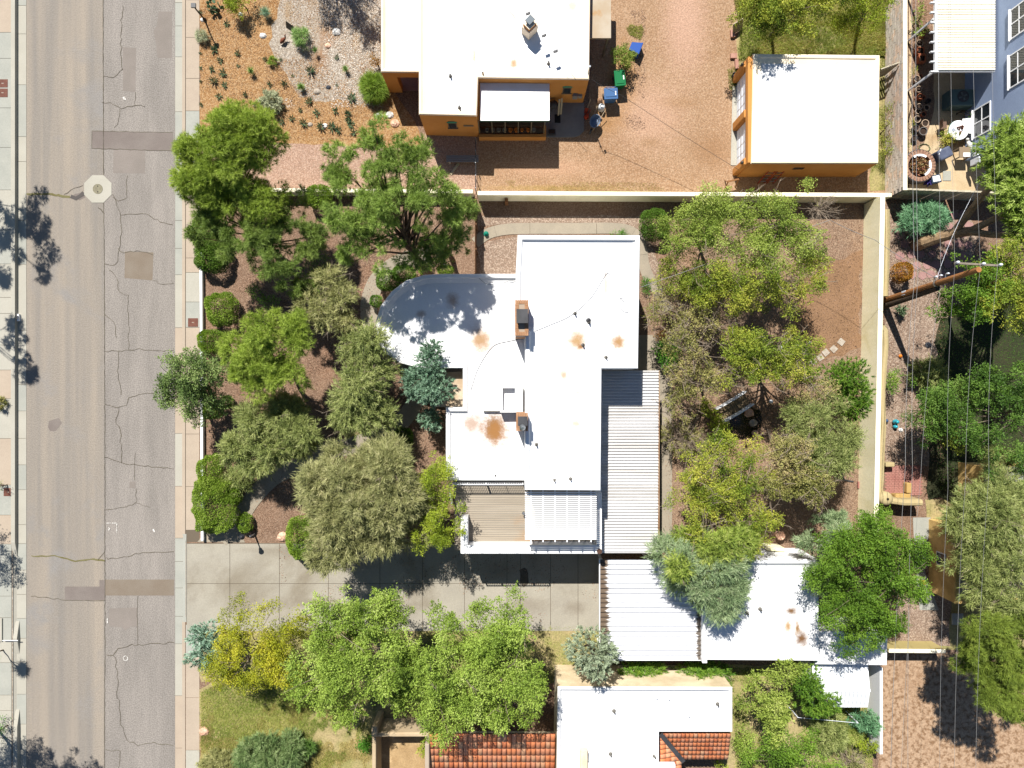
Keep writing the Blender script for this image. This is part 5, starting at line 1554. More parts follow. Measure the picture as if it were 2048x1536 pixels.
def crown_clipped(lobes, rng, dens=1500, L=(0.05, 0.1), asp=0.6, seed=0, depth=0.26, lump=0.12):
    """dense shell of small leaves over a clipped form"""
    Vs, Ts = [], []
    for k, (c, R) in enumerate(lobes):
        area = math.pi * R[0] * R[1] * 1.6 + math.pi * (R[0] + R[1]) * R[2] * 0.6
        n = int(area * dens)
        u = unit(rng.normal(size=(n, 3)))
        u[:, 2] = np.where(u[:, 2] < -0.3, -u[:, 2], u[:, 2])
        e = 0.78
        su = np.sign(u) * np.abs(u) ** e
        f = 1 + lump * wobble(su * np.array(R) * 3.2 + k * 5, seed + k, 1.2) - depth * rng.random(n) ** 2
        q = np.array(c) + su * np.array(R) * f[:, None]
        o = unit(u / np.array(R))
        d = unit(o * 0.9 + rng.normal(size=(n, 3)) * 0.7 + np.array([0, 0, 0.25]))
        s = unit(np.cross(d, rng.normal(size=(n, 3))))
        Ls = rng.uniform(L[0], L[1], n)
        Vs.append(leaf_quads(q, d, s, Ls, Ls * asp))
        Ts.append(0.45 * (0.5 + 0.5 * wobble(q, seed + 50, 3.0)) + 0.55 * rng.random(n))
    return np.concatenate(Vs), np.concatenate(Ts), np.concatenate([np.array([l[0]]) for l in lobes])

m_bark_pine = mat('bark_pine', lin(104, 80, 60), lin(128, 100, 76), 3, 0.3, 0.7, 0.95, 0.2, 14, bump=0.5, bscale=12, stretch=(1, 1, 0.3))
m_bark_grey = mat('bark_grey', lin(140, 126, 108), lin(116, 102, 86), 3, 0.3, 0.7, 0.95, 0.2, 14, bump=0.4, bscale=12)
m_bark_dark = mat('bark_dark', lin(84, 68, 54), lin(104, 86, 68), 3, 0.3, 0.7, 0.95, 0.2, 14, bump=0.4, bscale=12)
m_twig = mat('bare_twig', lin(176, 160, 140), lin(150, 132, 112), 4, 0.3, 0.7, 0.9)

def G(*a): return [lin(*c) for c in a]
LM = {
    'pine': leafmat('needles_green', G((82, 104, 46), (114, 138, 62), (142, 164, 80), (164, 180, 104)), 0.35),
    'pine_light': leafmat('needles_light', G((100, 120, 44), (130, 152, 58), (156, 174, 76), (176, 186, 100)), 0.38),
    'pine_dark': leafmat('needles_dark', G((72, 92, 42), (100, 122, 56), (128, 148, 72), (152, 166, 94)), 0.32),
    'pine_dull': leafmat('needles_dull', G((70, 88, 32), (98, 116, 42), (122, 138, 54), (140, 148, 66)), 0.28),
    'oak': leafmat('leaf_oak', G((62, 82, 40), (90, 112, 56), (116, 136, 74), (140, 150, 96)), 0.25),
    'olive': leafmat('leaf_olive', G((96, 102, 56), (128, 130, 78), (152, 152, 98), (176, 170, 124)), 0.35),
    'olive_green': leafmat('leaf_olive_green', G((84, 98, 48), (114, 126, 66), (142, 150, 88), (168, 170, 116)), 0.35),
    'green': leafmat('leaf_green', G((82, 106, 34), (112, 136, 48), (142, 162, 70), (172, 184, 110)), 0.3),
    'locust': leafmat('leaf_locust', G((86, 106, 38), (114, 134, 50), (142, 156, 70), (170, 174, 104)), 0.32),
    'bright': leafmat('leaf_bright', G((54, 84, 20), (78, 110, 28), (102, 132, 40), (132, 154, 62)), 0.32),
    'yellow': leafmat('leaf_yellow', G((96, 110, 24), (132, 140, 32), (162, 160, 42), (190, 180, 64)), 0.36),
    'yellowgreen': leafmat('leaf_yellowgreen', G((72, 96, 28), (108, 128, 40), (144, 150, 52), (182, 174, 76)), 0.32),
    'lime': leafmat('leaf_lime', G((94, 114, 28), (124, 142, 36), (150, 162, 50), (172, 178, 78)), 0.36),
    'drygold': leafmat('leaf_drygold', G((90, 96, 44), (122, 124, 62), (150, 144, 86), (158, 136, 106)), 0.28),
    'spruce': leafmat('needles_blue', G((84, 116, 92), (112, 142, 118), (136, 164, 142), (160, 184, 164)), 0.15),
    'spruce_teal': leafmat('needles_teal', G((80, 112, 86), (102, 134, 106), (126, 154, 128), (150, 172, 148)), 0.15),
    'spruce_grey': leafmat('needles_grey', G((104, 118, 88), (128, 140, 110), (148, 160, 132), (170, 180, 156)), 0.15),
    'juniper': leafmat('leaf_juniper', G((52, 84, 22), (76, 112, 32), (104, 136, 44), (126, 150, 56)), 0.25),
    'juniper_blue': leafmat('leaf_juniper_blue', G((58, 98, 66), (84, 128, 88), (110, 150, 110), (132, 166, 128)), 0.2),
    'clipped': leafmat('leaf_clipped', G((76, 104, 28), (102, 130, 38), (124, 148, 50), (146, 162, 74)), 0.28),
    'clipped_dark': leafmat('leaf_clipped_dark', G((50, 78, 22), (70, 100, 30), (92, 122, 40), (116, 140, 60)), 0.26),
    'sage': leafmat('leaf_sage', G((116, 124, 92), (140, 146, 112), (160, 164, 130), (176, 178, 150)), 0.2),
    'agave': leafmat('leaf_agave', G((56, 74, 50), (76, 96, 66), (96, 116, 84), (112, 130, 98)), 0.1),
    'yucca': leafmat('leaf_yucca', G((76, 110, 48), (100, 134, 62), (126, 156, 82), (150, 172, 104)), 0.2),
    'yucca_blue': leafmat('leaf_yucca_blue', G((88, 122, 96), (112, 146, 116), (134, 164, 134), (156, 180, 154)), 0.15),
    'grass': leafmat('blades_green', G((92, 118, 40), (126, 146, 58), (158, 166, 86), (190, 182, 118)), 0.4),
    'grass_dry': leafmat('blades_dry', G((128, 122, 64), (158, 146, 88), (182, 166, 110), (200, 182, 130)), 0.35),
    'willow': leafmat('leaf_willow', G((90, 98, 54), (122, 124, 76), (148, 148, 98), (174, 168, 126)), 0.32),
    'bluegreen': leafmat('leaf_bluegreen', G((84, 106, 70), (110, 132, 90), (136, 152, 110), (162, 172, 138)), 0.28),
    'greygreen': leafmat('leaf_greygreen', G((70, 96, 50), (94, 118, 66), (120, 138, 86), (148, 158, 114)), 0.28),
    'deep': leafmat('leaf_deep', G((40, 66, 22), (62, 92, 30), (90, 120, 44), (126, 148, 76)), 0.3),
    'rust': leafmat('leaf_rust', G((90, 84, 30), (136, 104, 40), (170, 116, 44), (120, 110, 40)), 0.3),
    'ivy': leafmat('leaf_ivy', G((40, 78, 16), (58, 104, 24), (80, 128, 34), (104, 146, 48)), 0.25),
}
TRIS = {'n': 0}

def finish(name, V, t, m, parent, world):
    me = np_mesh(name, V - np.array(world)[None, None, :], V.shape[1], t, m)
    TRIS['n'] += V.shape[0] * (V.shape[1] - 2)
    return link(name, me, None, parent, world)

def grow_limbs(mb, base, top, r0, ends, rng, lean=0.35, r_end=0.012, n=6):
    """trunk from base to top and curved limbs from it to the points in ends"""
    base, top = Vector(base), Vector(top)
    H = top - base
    tp = []
    for k in range(7):
        t = k / 6
        tp.append(base + H * t + Vector((rng.uniform(-1, 1), rng.uniform(-1, 1), 0)) * 0.06 * (t > 0) * (t < 1) * H.length * 0.3)
    mb.tube(tp, [r0 * (1.25 if k == 0 else 1.0 - 0.7 * k / 6) for k in range(7)], 8)
    for e in ends:
        e = Vector(e)
        f = min(0.98, max(0.22, rng.uniform(0.3, 0.95)))
        # leave the trunk below the end point
        zt = (e.z - base.z) / max(H.z, 0.1)
        f = min(f, max(0.2, zt - 0.05))
        i = f * 6
        k = int(min(5, i))
        s = tp[k].lerp(tp[k + 1], i - k)
        mid = s.lerp(e, 0.5) + Vector((rng.uniform(-.2, .2), rng.uniform(-.2, .2), 0.18 * (e - s).length * (0.6 if e.z > s.z else 0.3)))
        q1 = s.lerp(mid, 0.5) + Vector((rng.uniform(-.08, .08), rng.uniform(-.08, .08), 0.05))
        q3 = mid.lerp(e, 0.55) + Vector((rng.uniform(-.1, .1), rng.uniform(-.1, .1), 0.03))
        ra = r0 * (1 - 0.65 * f) * 0.5
        ra = min(ra, 0.02 + 0.02 * (e - s).length)
        mb.tube([s, q1, mid, q3, e], [ra, ra * 0.8, ra * 0.6, ra * 0.38, r_end], n, cap=False)

def twigs_mesh(pts, rng, n=40, ln=(0.5, 1.2), r=0.012, upz=0.3):
    """bare forked twigs standing out of the crown"""
    mb = MB()
    for k in range(n):
        p = Vector(pts[rng.integers(len(pts))])
        d = Vector(rng.normal(size=3)); d.z = abs(d.z) * upz; d.normalize()
        L = rng.uniform(*ln)
        b = p + d * L * 0.5 + Vector(rng.normal(size=3)) * 0.06
        e = p + d * L + Vector(rng.normal(size=3)) * 0.12
        mb.tube([p, b, e], [r * 1.3, r, r * 0.5], 4, cap=False)
        for j in range(4):
            t = rng.uniform(0.3, 0.95)
            s = p.lerp(e, t)
            dd = (d + Vector(rng.normal(size=3)) * 0.7).normalized() * L * rng.uniform(0.25, 0.5)
            mb.tube([s, s + dd], [r * 0.7, r * 0.35], 4, cap=False)
    return mb

TREE_SEED = [100]
def tree(name, label, cat, kind, lobes_px, base, h0=None, style='leaf', bark=None, r0=0.16, limbs=16, twigs=0, group=None, trunk=True, **kw):
    """lobes_px: (px, py, rx, ry, height of the middle, half height) as seen on the photograph"""
    TREE_SEED[0] += 1
    sd = TREE_SEED[0]
    rng = np.random.default_rng(sd)
    lobes = []
    for (px, py, rx, ry, h, rz) in lobes_px:
        c = P(px, py, h)
        s = (CAMH - h) / FPX
        lobes.append(((c.x, c.y, c.z), (rx * s, ry * s, rz * (1.45 if style in ('leaf', 'needle', 'wispy') and min(rx, ry) > 33 else 1.0))))
    b = P(base[0], base[1], 0)
    b.z = 0
    root = thing(name, label, cat, b, group)
    fn = {'leaf': crown_leaf, 'needle': crown_needle, 'wispy': crown_wispy, 'clipped': crown_clipped}[style]
    V, t, pts = fn(lobes, rng, seed=sd, **kw)
    finish('crown', V, t, LM[kind], root, b)
    if trunk:
        mb = MB()
        top = np.mean([l[0] for l in lobes], axis=0)
        zt = max(l[0][2] + 0.35 * l[1][2] for l in lobes)
        tp = Vector((b.x + (top[0] - b.x) * 0.7, b.y + (top[1] - b.y) * 0.7, zt))
        k = min(limbs, len(pts))
        ends = pts[rng.choice(len(pts), k, replace=False)]
        grow_limbs(mb, b, tp, r0, ends, rng)
        mb.build('trunk', bark or m_bark_grey, root)
    if twigs:
        tag(twigs_mesh(pts, rng, twigs).build('twig', m_twig, root), kind='stuff')
    return root

def shrub(name, label, kind, px, py, rx, ry, h, style='clipped', cat='shrub', group=None, lobes=None, **kw):
    """a bush standing on the ground; px, py, rx, ry of its outline, h = height"""
    lp = lobes or [(px, py, rx, ry, h * 0.5, h * 0.52)]
    q = P(px, py, h * 0.5)
    s = 1400.0 / CAMH
    gx, gy = 1024 + q.x * s, 768 - q.y * s
    kw.setdefault('r0', 0.04); kw.setdefault('limbs', 8)
    return tree(name, label, cat, kind, lp, (gx, gy), style=style, group=group, bark=m_bark_dark, **kw)

PINE = dict(style='needle', bark=m_bark_pine, dens=86, per=17, L=(0.16, 0.29), Wd=0.02, rs=0.58, sub=2.4, tuft=0.7, cone=0.7, shell=0.5)
# ---- front garden
tree('pine_tree', 'tall bright green pine leaning over the pavement in the upper front garden', 'tree', 'pine_light', [(455, 300, 98, 84, 7.6, 1.4), (410, 340, 58, 76, 7.0, 1.3), (510, 290, 68, 66, 7.4, 1.2), (470, 385, 92, 66, 6.6, 1.2)], (508, 436), r0=0.2, limbs=34, **{**PINE, 'gap': 0.08})
tree('pine_tree', 'dark dense pine standing below the leaning bright pine near the pavement', 'tree', 'pine_dark', [(500, 460, 96, 80, 5.6, 1.4), (560, 500, 78, 80, 5.2, 1.3), (440, 440, 60, 60, 5.0, 1.2), (590, 430, 52, 56, 4.8, 1.1), (630, 480, 46, 50, 4.4, 1.0), (620, 560, 34, 44, 4.0, 0.9)], (548, 505), r0=0.18, limbs=30, **{**PINE, 'gap': 0.04})
tree('pine_tree', 'biggest pine in the middle of the front garden, its shadow on the rounded roof', 'tree', 'pine', [(770, 310, 84, 70, 9.2, 1.5), (820, 380, 90, 84, 9.0, 1.6), (720, 400, 74, 76, 8.2, 1.4), (740, 480, 84, 70, 7.2, 1.3), (880, 420, 62, 62, 8.0, 1.2), (690, 330, 40, 44, 8.2, 0.9)], (858, 556), r0=0.24, limbs=46, **{**PINE, 'gap': 0.2, 'rs': 0.52})
tree('pine_tree', 'slender dark pine beside the board fence left of the side path', 'tree', 'pine_dark', [(900, 470, 54, 62, 6.2, 1.5), (870, 500, 52, 46, 5.4, 1.2), (925, 420, 34, 44, 6.0, 1.0)], (905, 520), r0=0.15, limbs=22, **{**PINE, 'gap': 0.06})
tree('pine_tree', 'yellowish green pine in the middle of the front garden left of the rounded roof', 'tree', 'pine_light', [(540, 690, 92, 62, 5.6, 1.2), (600, 660, 50, 46, 5.4, 1.0), (500, 740, 70, 60, 5.0, 1.1), (560, 750, 62, 46, 4.8, 1.0)], (575, 735), r0=0.16, limbs=28, **{**PINE, 'gap': 0.08})
tree('live_oak', 'dark round leafed tree overhanging the pavement beside the low white wall', 'tree', 'oak', [(382, 740, 66, 58, 4.4, 1.2), (358, 785, 46, 52, 4.0, 1.0), (420, 745, 50, 58, 4.2, 1.1), (400, 820, 42, 34, 3.6, 0.7), (425, 790, 34, 34, 3.8, 0.8)], (415, 772), r0=0.12, limbs=26, dens=100, per=50, L=(0.10, 0.17), asp=0.6, spread=0.26, gap=0.1)
tree('olive_tree', 'small pale wispy tree with bare twigs left of the rounded roof', 'tree', 'olive', [(672, 612, 60, 56, 4.2, 1.0), (700, 660, 40, 36, 3.8, 0.8)], (690, 640), style='wispy', r0=0.08, limbs=22, twigs=60, gap=0.15, dens=38)
tree('olive_tree', 'greyish wispy tree with many dead twigs beside the blue spruce', 'tree', 'olive_green', [(722, 760, 70, 66, 4.0, 1.0), (740, 705, 54, 46, 3.8, 0.9), (720, 830, 62, 50, 3.6, 0.9)], (745, 770), style='wispy', r0=0.09, limbs=26, twigs=80, gap=0.12, dens=44)
tree('olive_tree', 'dense grey-green round tree above the curve of the garden path', 'tree', 'olive_green', [(545, 855, 84, 60, 3.2, 1.0), (525, 895, 62, 40, 2.9, 0.8), (590, 850, 44, 46, 3.0, 0.8)], (570, 850), style='wispy', r0=0.11, limbs=24, twigs=16, gap=0.05, dens=60)
tree('desert_willow', 'largest grey feathery tree beside the driveway', 'tree', 'willow', [(720, 985, 112, 82, 4.6, 1.2), (680, 1050, 80, 70, 4.2, 1.1), (770, 1060, 86, 68, 4.2, 1.1), (740, 930, 76, 50, 4.3, 1.0), (800, 1000, 50, 60, 4.2, 1.0)], (745, 1000), style='wispy', r0=0.13, limbs=40, twigs=90, gap=0.2, dens=58, L=(0.2, 0.42), Wd=0.032)
tree('columnar_tree', 'bright lime green tree against the left end of the roof deck', 'tree', 'lime', [(880, 945, 42, 50, 4.2, 1.4), (888, 1030, 50, 64, 4.4, 1.5), (862, 1056, 38, 42, 3.8, 1.1), (900, 1075, 30, 30, 4.0, 1.0)], (905, 990), r0=0.1, limbs=18, dens=120, per=50, L=(0.09, 0.15), spread=0.24, gap=0.0)
tree('columnar_tree', 'green bush tree behind the lime green tree at the wall corner', 'tree', 'locust', [(905, 948, 24, 30, 2.8, 1.0)], (915, 955), r0=0.06, limbs=10, dens=70, per=40, L=(0.08, 0.13), spread=0.2, gap=0.2)
SPR = dict(style='needle', bark=m_bark_dark, dens=90, per=20, L=(0.12, 0.2), Wd=0.04, cone=0.55, tuft=1.4, shell=0.3)
tree('blue_spruce', 'teal blue spruce beside the entrance notch of the white house', 'tree', 'spruce_teal', [(858, 730, 30, 40, 4.2, 1.0), (868, 780, 44, 40, 3.7, 1.0), (830, 770, 30, 40, 3.4, 0.9), (862, 700, 24, 24, 4.4, 0.7)], (880, 765), r0=0.1, limbs=22, **{**SPR, 'gap': 0.14})
tree('blue_spruce', 'small bluish spruce low beside the wall below the teal spruce', 'tree', 'spruce_teal', [(862, 838, 26, 28, 2.0, 1.0)], (870, 836), r0=0.06, limbs=10, **SPR)
# ---- row beside the driveway
tree('blue_spruce', 'pale blue spruce at the pavement corner beside the yellow tree', 'tree', 'spruce', [(412, 1268, 32, 30, 2.6, 1.1), (418, 1305, 36, 34, 2.4, 1.1)], (432, 1272), r0=0.08, limbs=14, **SPR)
tree('yellow_tree', 'golden yellow tree at the street end of the driveway row', 'tree', 'yellow', [(520, 1262, 86, 66, 4.4, 1.2), (470, 1310, 66, 60, 4.2, 1.1), (555, 1330, 66, 58, 4.2, 1.1), (580, 1270, 50, 50, 4.0, 1.0), (450, 1335, 50, 30, 3.6, 0.7)], (540, 1275), r0=0.13, limbs=34, dens=80, per=44, L=(0.10, 0.17), spread=0.26, gap=0.1)
GRN = dict(r0=0.16, dens=85, per=48, L=(0.11, 0.19), spread=0.28, gap=0.2)
tree('ash_tree', 'tall green tree right of the yellow tree along the driveway', 'tree', 'green', [(705, 1230, 84, 60, 5.4, 1.4), (680, 1300, 80, 70, 5.4, 1.4), (740, 1330, 92, 78, 5.8, 1.5), (670, 1390, 66, 60, 4.8, 1.2), (780, 1210, 54, 54, 5.0, 1.2)], (740, 1260), limbs=44, twigs=16, **GRN)
tree('ash_tree', 'green tree in the middle of the driveway row above the courtyard', 'tree', 'green', [(870, 1320, 66, 66, 5.6, 1.4), (850, 1390, 62, 60, 5.2, 1.3), (895, 1260, 46, 40, 5.0, 1.1), (810, 1300, 44, 50, 5.0, 1.1), (815, 1370, 40, 50, 4.8, 1.1), (925, 1410, 56, 62, 5.0, 1.2)], (885, 1300), limbs=34, twigs=12, **GRN)
tree('ash_tree', 'tall green tree overhanging the tiled roof wing beside the grey spruce', 'tree', 'green', [(1010, 1250, 86, 58, 5.8, 1.4), (1010, 1330, 84, 80, 6.0, 1.6), (970, 1400, 70, 66, 5.4, 1.3), (1060, 1390, 52, 72, 5.2, 1.3), (950, 1310, 50, 50, 5.4, 1.2)], (1012, 1280), limbs=46, twigs=16, **GRN)
tree('blue_spruce', 'round grey-blue spruce between the green trees and the carport', 'tree', 'spruce_grey', [(1183, 1300, 54, 54, 3.4, 1.6)], (1172, 1268), r0=0.1, limbs=16, **{**SPR, 'dens': 110})
# ---- back garden
LOC = dict(dens=80, per=44, L=(0.10, 0.17), spread=0.27, gap=0.22)
tree('locust_tree', 'green locust tree at the top left of the back garden', 'tree', 'locust', [(1395, 430, 72, 52, 5.0, 1.3), (1400, 490, 72, 46, 4.8, 1.2), (1370, 470, 46, 52, 4.6, 1.1), (1450, 440, 40, 44, 4.8, 1.0), (1450, 510, 50, 40, 4.4, 1.0)], (1388, 450), r0=0.13, limbs=28, twigs=10, **LOC)
tree('locust_tree', 'green locust tree reaching over the garden wall below the orange garage', 'tree', 'locust', [(1545, 420, 84, 56, 5.2, 1.3), (1520, 490, 84, 60, 5.2, 1.3), (1590, 480, 46, 50, 4.8, 1.1), (1600, 400, 38, 40, 4.6, 1.0)], (1520, 470), r0=0.15, limbs=36, twigs=14, **LOC)
tree('locust_tree', 'broad yellowish locust tree over the middle of the back garden', 'tree', 'yellowgreen', [(1500, 570, 96, 56, 4.8, 1.2), (1590, 590, 56, 56, 4.4, 1.0), (1450, 600, 62, 44, 4.4, 1.0), (1420, 560, 46, 46, 4.2, 1.0), (1620, 540, 36, 40, 4.2, 0.8)], (1490, 585), r0=0.14, limbs=30, twigs=26, **{**LOC, 'gap': 0.22})
tree('locust_tree', 'golden green small tree beside the side path and the ivy', 'tree', 'yellowgreen', [(1365, 555, 50, 56, 3.8, 1.0), (1340, 530, 30, 36, 3.4, 0.8)], (1360, 560), r0=0.09, limbs=20, twigs=10, **LOC)
tree('locust_tree', 'half bare brownish tree with dead twigs right of the upper roof', 'tree', 'drygold', [(1365, 640, 58, 50, 3.8, 0.9), (1400, 640, 40, 34, 3.6, 0.8), (1330, 620, 34, 36, 3.4, 0.7), (1350, 690, 34, 40, 3.4, 0.8)], (1380, 650), r0=0.1, limbs=28, twigs=110, **{**LOC, 'gap': 0.3, 'dens': 46})
tree('locust_tree', 'yellow-green tree spreading above the white footbridge', 'tree', 'yellowgreen', [(1496, 735, 66, 44, 4.6, 1.0), (1550, 740, 78, 56, 4.4, 1.1), (1500, 690, 60, 40, 4.4, 1.0), (1590, 690, 44, 38, 4.0, 0.9)], (1510, 725), r0=0.13, limbs=36, twigs=50, **{**LOC, 'gap': 0.04})
tree('locust_tree', 'dry golden tree with bare branches right of the patio cover', 'tree', 'drygold', [(1395, 745, 56, 46, 3.8, 0.9), (1370, 790, 30, 40, 3.2, 0.7), (1620, 765, 62, 44, 3.8, 0.9), (1365, 740, 34, 36, 3.4, 0.8), (1380, 830, 24, 30, 2.6, 0.6)], (1400, 770), r0=0.1, limbs=26, twigs=90, **{**LOC, 'gap': 0.22})
tree('juniper_tree', 'dark green juniper against the tall cream wall', 'tree', 'juniper', [(1685, 752, 48, 38, 3.0, 1.3), (1700, 800, 40, 50, 2.8, 1.2)], (1676, 768), style='needle', bark=m_bark_dark, dens=120, per=18, L=(0.12, 0.22), Wd=0.035, cone=0.6, r0=0.09, limbs=16, gap=0.05)
tree('olive_tree', 'smoky olive green round tree below the dark juniper', 'tree', 'olive_green', [(1635, 850, 58, 52, 3.8, 1.2), (1650, 905, 46, 44, 3.6, 1.1)], (1628, 858), style='wispy', r0=0.1, limbs=22, twigs=16, gap=0.02, dens=85, L=(0.1, 0.22), Wd=0.03)
tree('locust_tree', 'large dry yellow-green tree below the footbridge', 'tree', 'yellowgreen', [(1430, 910, 80, 54, 4.4, 1.1), (1420, 980, 74, 50, 4.2, 1.1), (1490, 950, 66, 56, 4.2, 1.0), (1375, 960, 40, 50, 3.8, 0.9), (1500, 900, 50, 36, 4.0, 0.9)], (1440, 930), r0=0.14, limbs=36, twigs=70, **{**LOC, 'gap': 0.04})
tree('locust_tree', 'straw coloured tree with bare branch tips near the tall cream wall', 'tree', 'drygold', [(1570, 900, 66, 50, 4.2, 1.0), (1600, 960, 66, 54, 4.0, 1.0), (1540, 960, 56, 44, 4.2, 1.0)], (1560, 920), r0=0.13, limbs=34, twigs=110, **{**LOC, 'gap': 0.14})
tree('locust_tree', 'olive yellow tree behind the lower end of the patio cover', 'tree', 'yellowgreen', [(1390, 1040, 66, 46, 4.4, 1.0), (1500, 1030, 66, 44, 4.2, 1.0), (1450, 1080, 70, 40, 4.4, 1.0)], (1430, 1030), r0=0.12, limbs=30, twigs=50, **LOC)
tree('weeping_tree', 'feathery blue-green tree draped over the carport and garage roofs', 'tree', 'bluegreen', [(1400, 1130, 86, 48, 4.6, 1.0), (1440, 1170, 50, 46, 4.4, 1.0)], (1400, 1095), style='wispy', r0=0.13, limbs=28, twigs=14, gap=0.06, dens=60, droop=0.6, L=(0.2, 0.4), Wd=0.035)
tree('weeping_tree', 'yellow-green feathery tree above the carport roof edge', 'tree', 'locust', [(1420, 1105, 76, 44, 5.2, 1.0), (1360, 1110, 40, 40, 5.0, 0.8)], (1400, 1080), style='wispy', r0=0.11, limbs=24, twigs=20, gap=0.15, dens=60, droop=0.4, L=(0.16, 0.34), Wd=0.04)
tree('sage_bush', 'large pale grey-green bush above the garage roof', 'bush', 'bluegreen', [(1640, 1075, 60, 46, 2.6, 1.2), (1620, 1140, 40, 34, 3.3, 0.8)], (1620, 1080), style='wispy', r0=0.07, limbs=18, gap=0.25, dens=60)
BRI = dict(r0=0.16, dens=105, per=48, L=(0.10, 0.17), spread=0.26, gap=0.05)
tree('ash_tree', 'big vivid green tree over the garage corner and the back wall', 'tree', 'bright', [(1740, 1090, 92, 66, 5.8, 1.4), (1770, 1150, 92, 70, 5.6, 1.4), (1700, 1200, 76, 62, 5.2, 1.3), (1745, 1240, 66, 46, 4.8, 1.1), (1690, 1270, 36, 36, 4.2, 0.8), (1805, 1110, 60, 56, 5.2, 1.2), (1720, 1066, 70, 46, 5.4, 1.2), (1826, 1190, 36, 44, 4.8, 1.0), (1650, 1150, 44, 50, 4.6, 1.0)], (1728, 1130), limbs=46, **BRI)
# ---- behind the right hand wall
tree('olive_tree', 'broad wispy olive tree spreading over the ochre house', 'tree', 'olive_green', [(1970, 1010, 86, 56, 4.8, 1.0), (2000, 1090, 76, 86, 5.0, 1.1), (2040, 1170, 56, 86, 4.8, 1.0), (1930, 1060, 46, 40, 4.6, 0.8), (1945, 1150, 40, 60, 4.4, 0.8), (2010, 960, 46, 40, 4.4, 0.8)], (1950, 1100), style='wispy', r0=0.15, limbs=40, twigs=70, gap=0.2, dens=48, L=(0.18, 0.36), Wd=0.032)
tree('pine_tree', 'broad pine casting its shadow on the mottled bare lot', 'tree', 'pine_dull', [(2010, 1290, 98, 80, 6.4, 1.4), (1980, 1350, 84, 76, 6.0, 1.3), (2040, 1400, 70, 60, 6.0, 1.2), (1930, 1290, 40, 56, 5.4, 1.0)], (1975, 1250), r0=0.2, limbs=40, **PINE)
tree('ash_tree', 'dense green tree beyond the shaded lawn on the right', 'tree', 'deep', [(2010, 800, 70, 60, 5.0, 1.3), (1990, 880, 76, 66, 5.0, 1.3), (2030, 740, 46, 36, 4.8, 1.0), (1940, 850, 44, 44, 4.4, 1.0), (2040, 930, 40, 40, 4.6, 1.0), (1960, 760, 34, 30, 4.4, 0.8)], (1985, 830), limbs=34, **{**GRN, 'dens': 80})
tree('ash_tree', 'deep green tree right of the turquoise ornament', 'tree', 'deep', [(1890, 810, 66, 46, 3.8, 1.1), (1860, 840, 46, 50, 3.4, 1.0), (1930, 790, 40, 36, 3.8, 1.0)], (1870, 815), limbs=24, **{**BRI, 'r0': 0.1})
tree('maple_tree', 'small yellowish tree standing out over the shaded lawn', 'tree', 'yellowgreen', [(1890, 878, 38, 26, 3.0, 0.8)], (1870, 880), limbs=12, r0=0.07, dens=80, per=44, L=(0.1, 0.16), spread=0.24, gap=0.05)
tree('maple_tree', 'vivid green tree under the utility pole crossarm', 'tree', 'bright', [(1925, 596, 56, 52, 5.4, 1.1), (1930, 520, 50, 40, 5.6, 1.0), (1960, 560, 50, 50, 5.6, 1.0), (1900, 626, 36, 30, 5.0, 0.9)], (1905, 590), limbs=28, r0=0.11, dens=90, per=44, L=(0.12, 0.2), spread=0.25, gap=0.1)
tree('ash_tree', 'yellow-green tree at the right edge above the shaded lawn', 'tree', 'yellowgreen', [(2016, 560, 54, 66, 6.0, 1.2), (2040, 620, 44, 50, 6.0, 1.2), (2000, 600, 40, 40, 5.8, 1.0)], (1985, 590), limbs=26, **{**GRN, 'dens': 80})
# the big leaning tree: trunk lies nearly across the lane
lt = thing('leaning_tree', 'old tree with a thick leaning trunk and willowy crown beside the blue house', 'tree', P(1838, 486))
mb = MB()
def tpx(pts): return [P(x, y, h) for x, y, h in pts]
mb.tube(tpx([(1832, 490, 0.0), (1850, 484, 0.9), (1880, 474, 1.6), (1912, 466, 2.3), (1945, 462, 3.0)]), [0.42, 0.36, 0.33, 0.30, 0.26], 10)
mb.tube(tpx([(1905, 468, 2.2), (1935, 430, 3.2), (1958, 400, 4.2), (1990, 362, 5.4), (2030, 320, 6.6)]), [0.24, 0.2, 0.19, 0.16, 0.1], 8)
mb.tube(tpx([(1940, 462, 3.0), (1985, 440, 3.8), (2030, 415, 4.8), (2070, 395, 5.6)]), [0.22, 0.19, 0.15, 0.1], 8)
mb.tube(tpx([(1940, 463, 3.0), (1985, 470, 3.6), (2020, 472, 4.2), (2060, 480, 5.0)]), [0.22, 0.18, 0.15, 0.1], 8)
mb.build('trunk', mat('bark_tan', lin(150, 126, 96), lin(118, 96, 72), 3, 0.3, 0.7, 0.95, 0.3, 14, bump=0.6, bscale=10, stretch=(0.4, 2, 1), k=0.95), lt)
rng = np.random.default_rng(77)
lob = []
for (px, py, rx, ry, h, rz) in [(2025, 300, 56, 56, 6.8, 1.2), (2035, 380, 46, 60, 6.6, 1.2), (2060, 440, 40, 60, 6.4, 1.2), (2000, 330, 30, 30, 6.2, 0.8)]:
    c = P(px, py, h); s = (CAMH - h) / FPX
    lob.append(((c.x, c.y, c.z), (rx * s, ry * s, rz)))
V, t, pts = crown_wispy(lob, rng, seed=77, dens=75, L=(0.16, 0.32), Wd=0.045, gap=0.06, droop=0.5)
finish('crown', V, t, LM['green'], lt, wloc(lt))
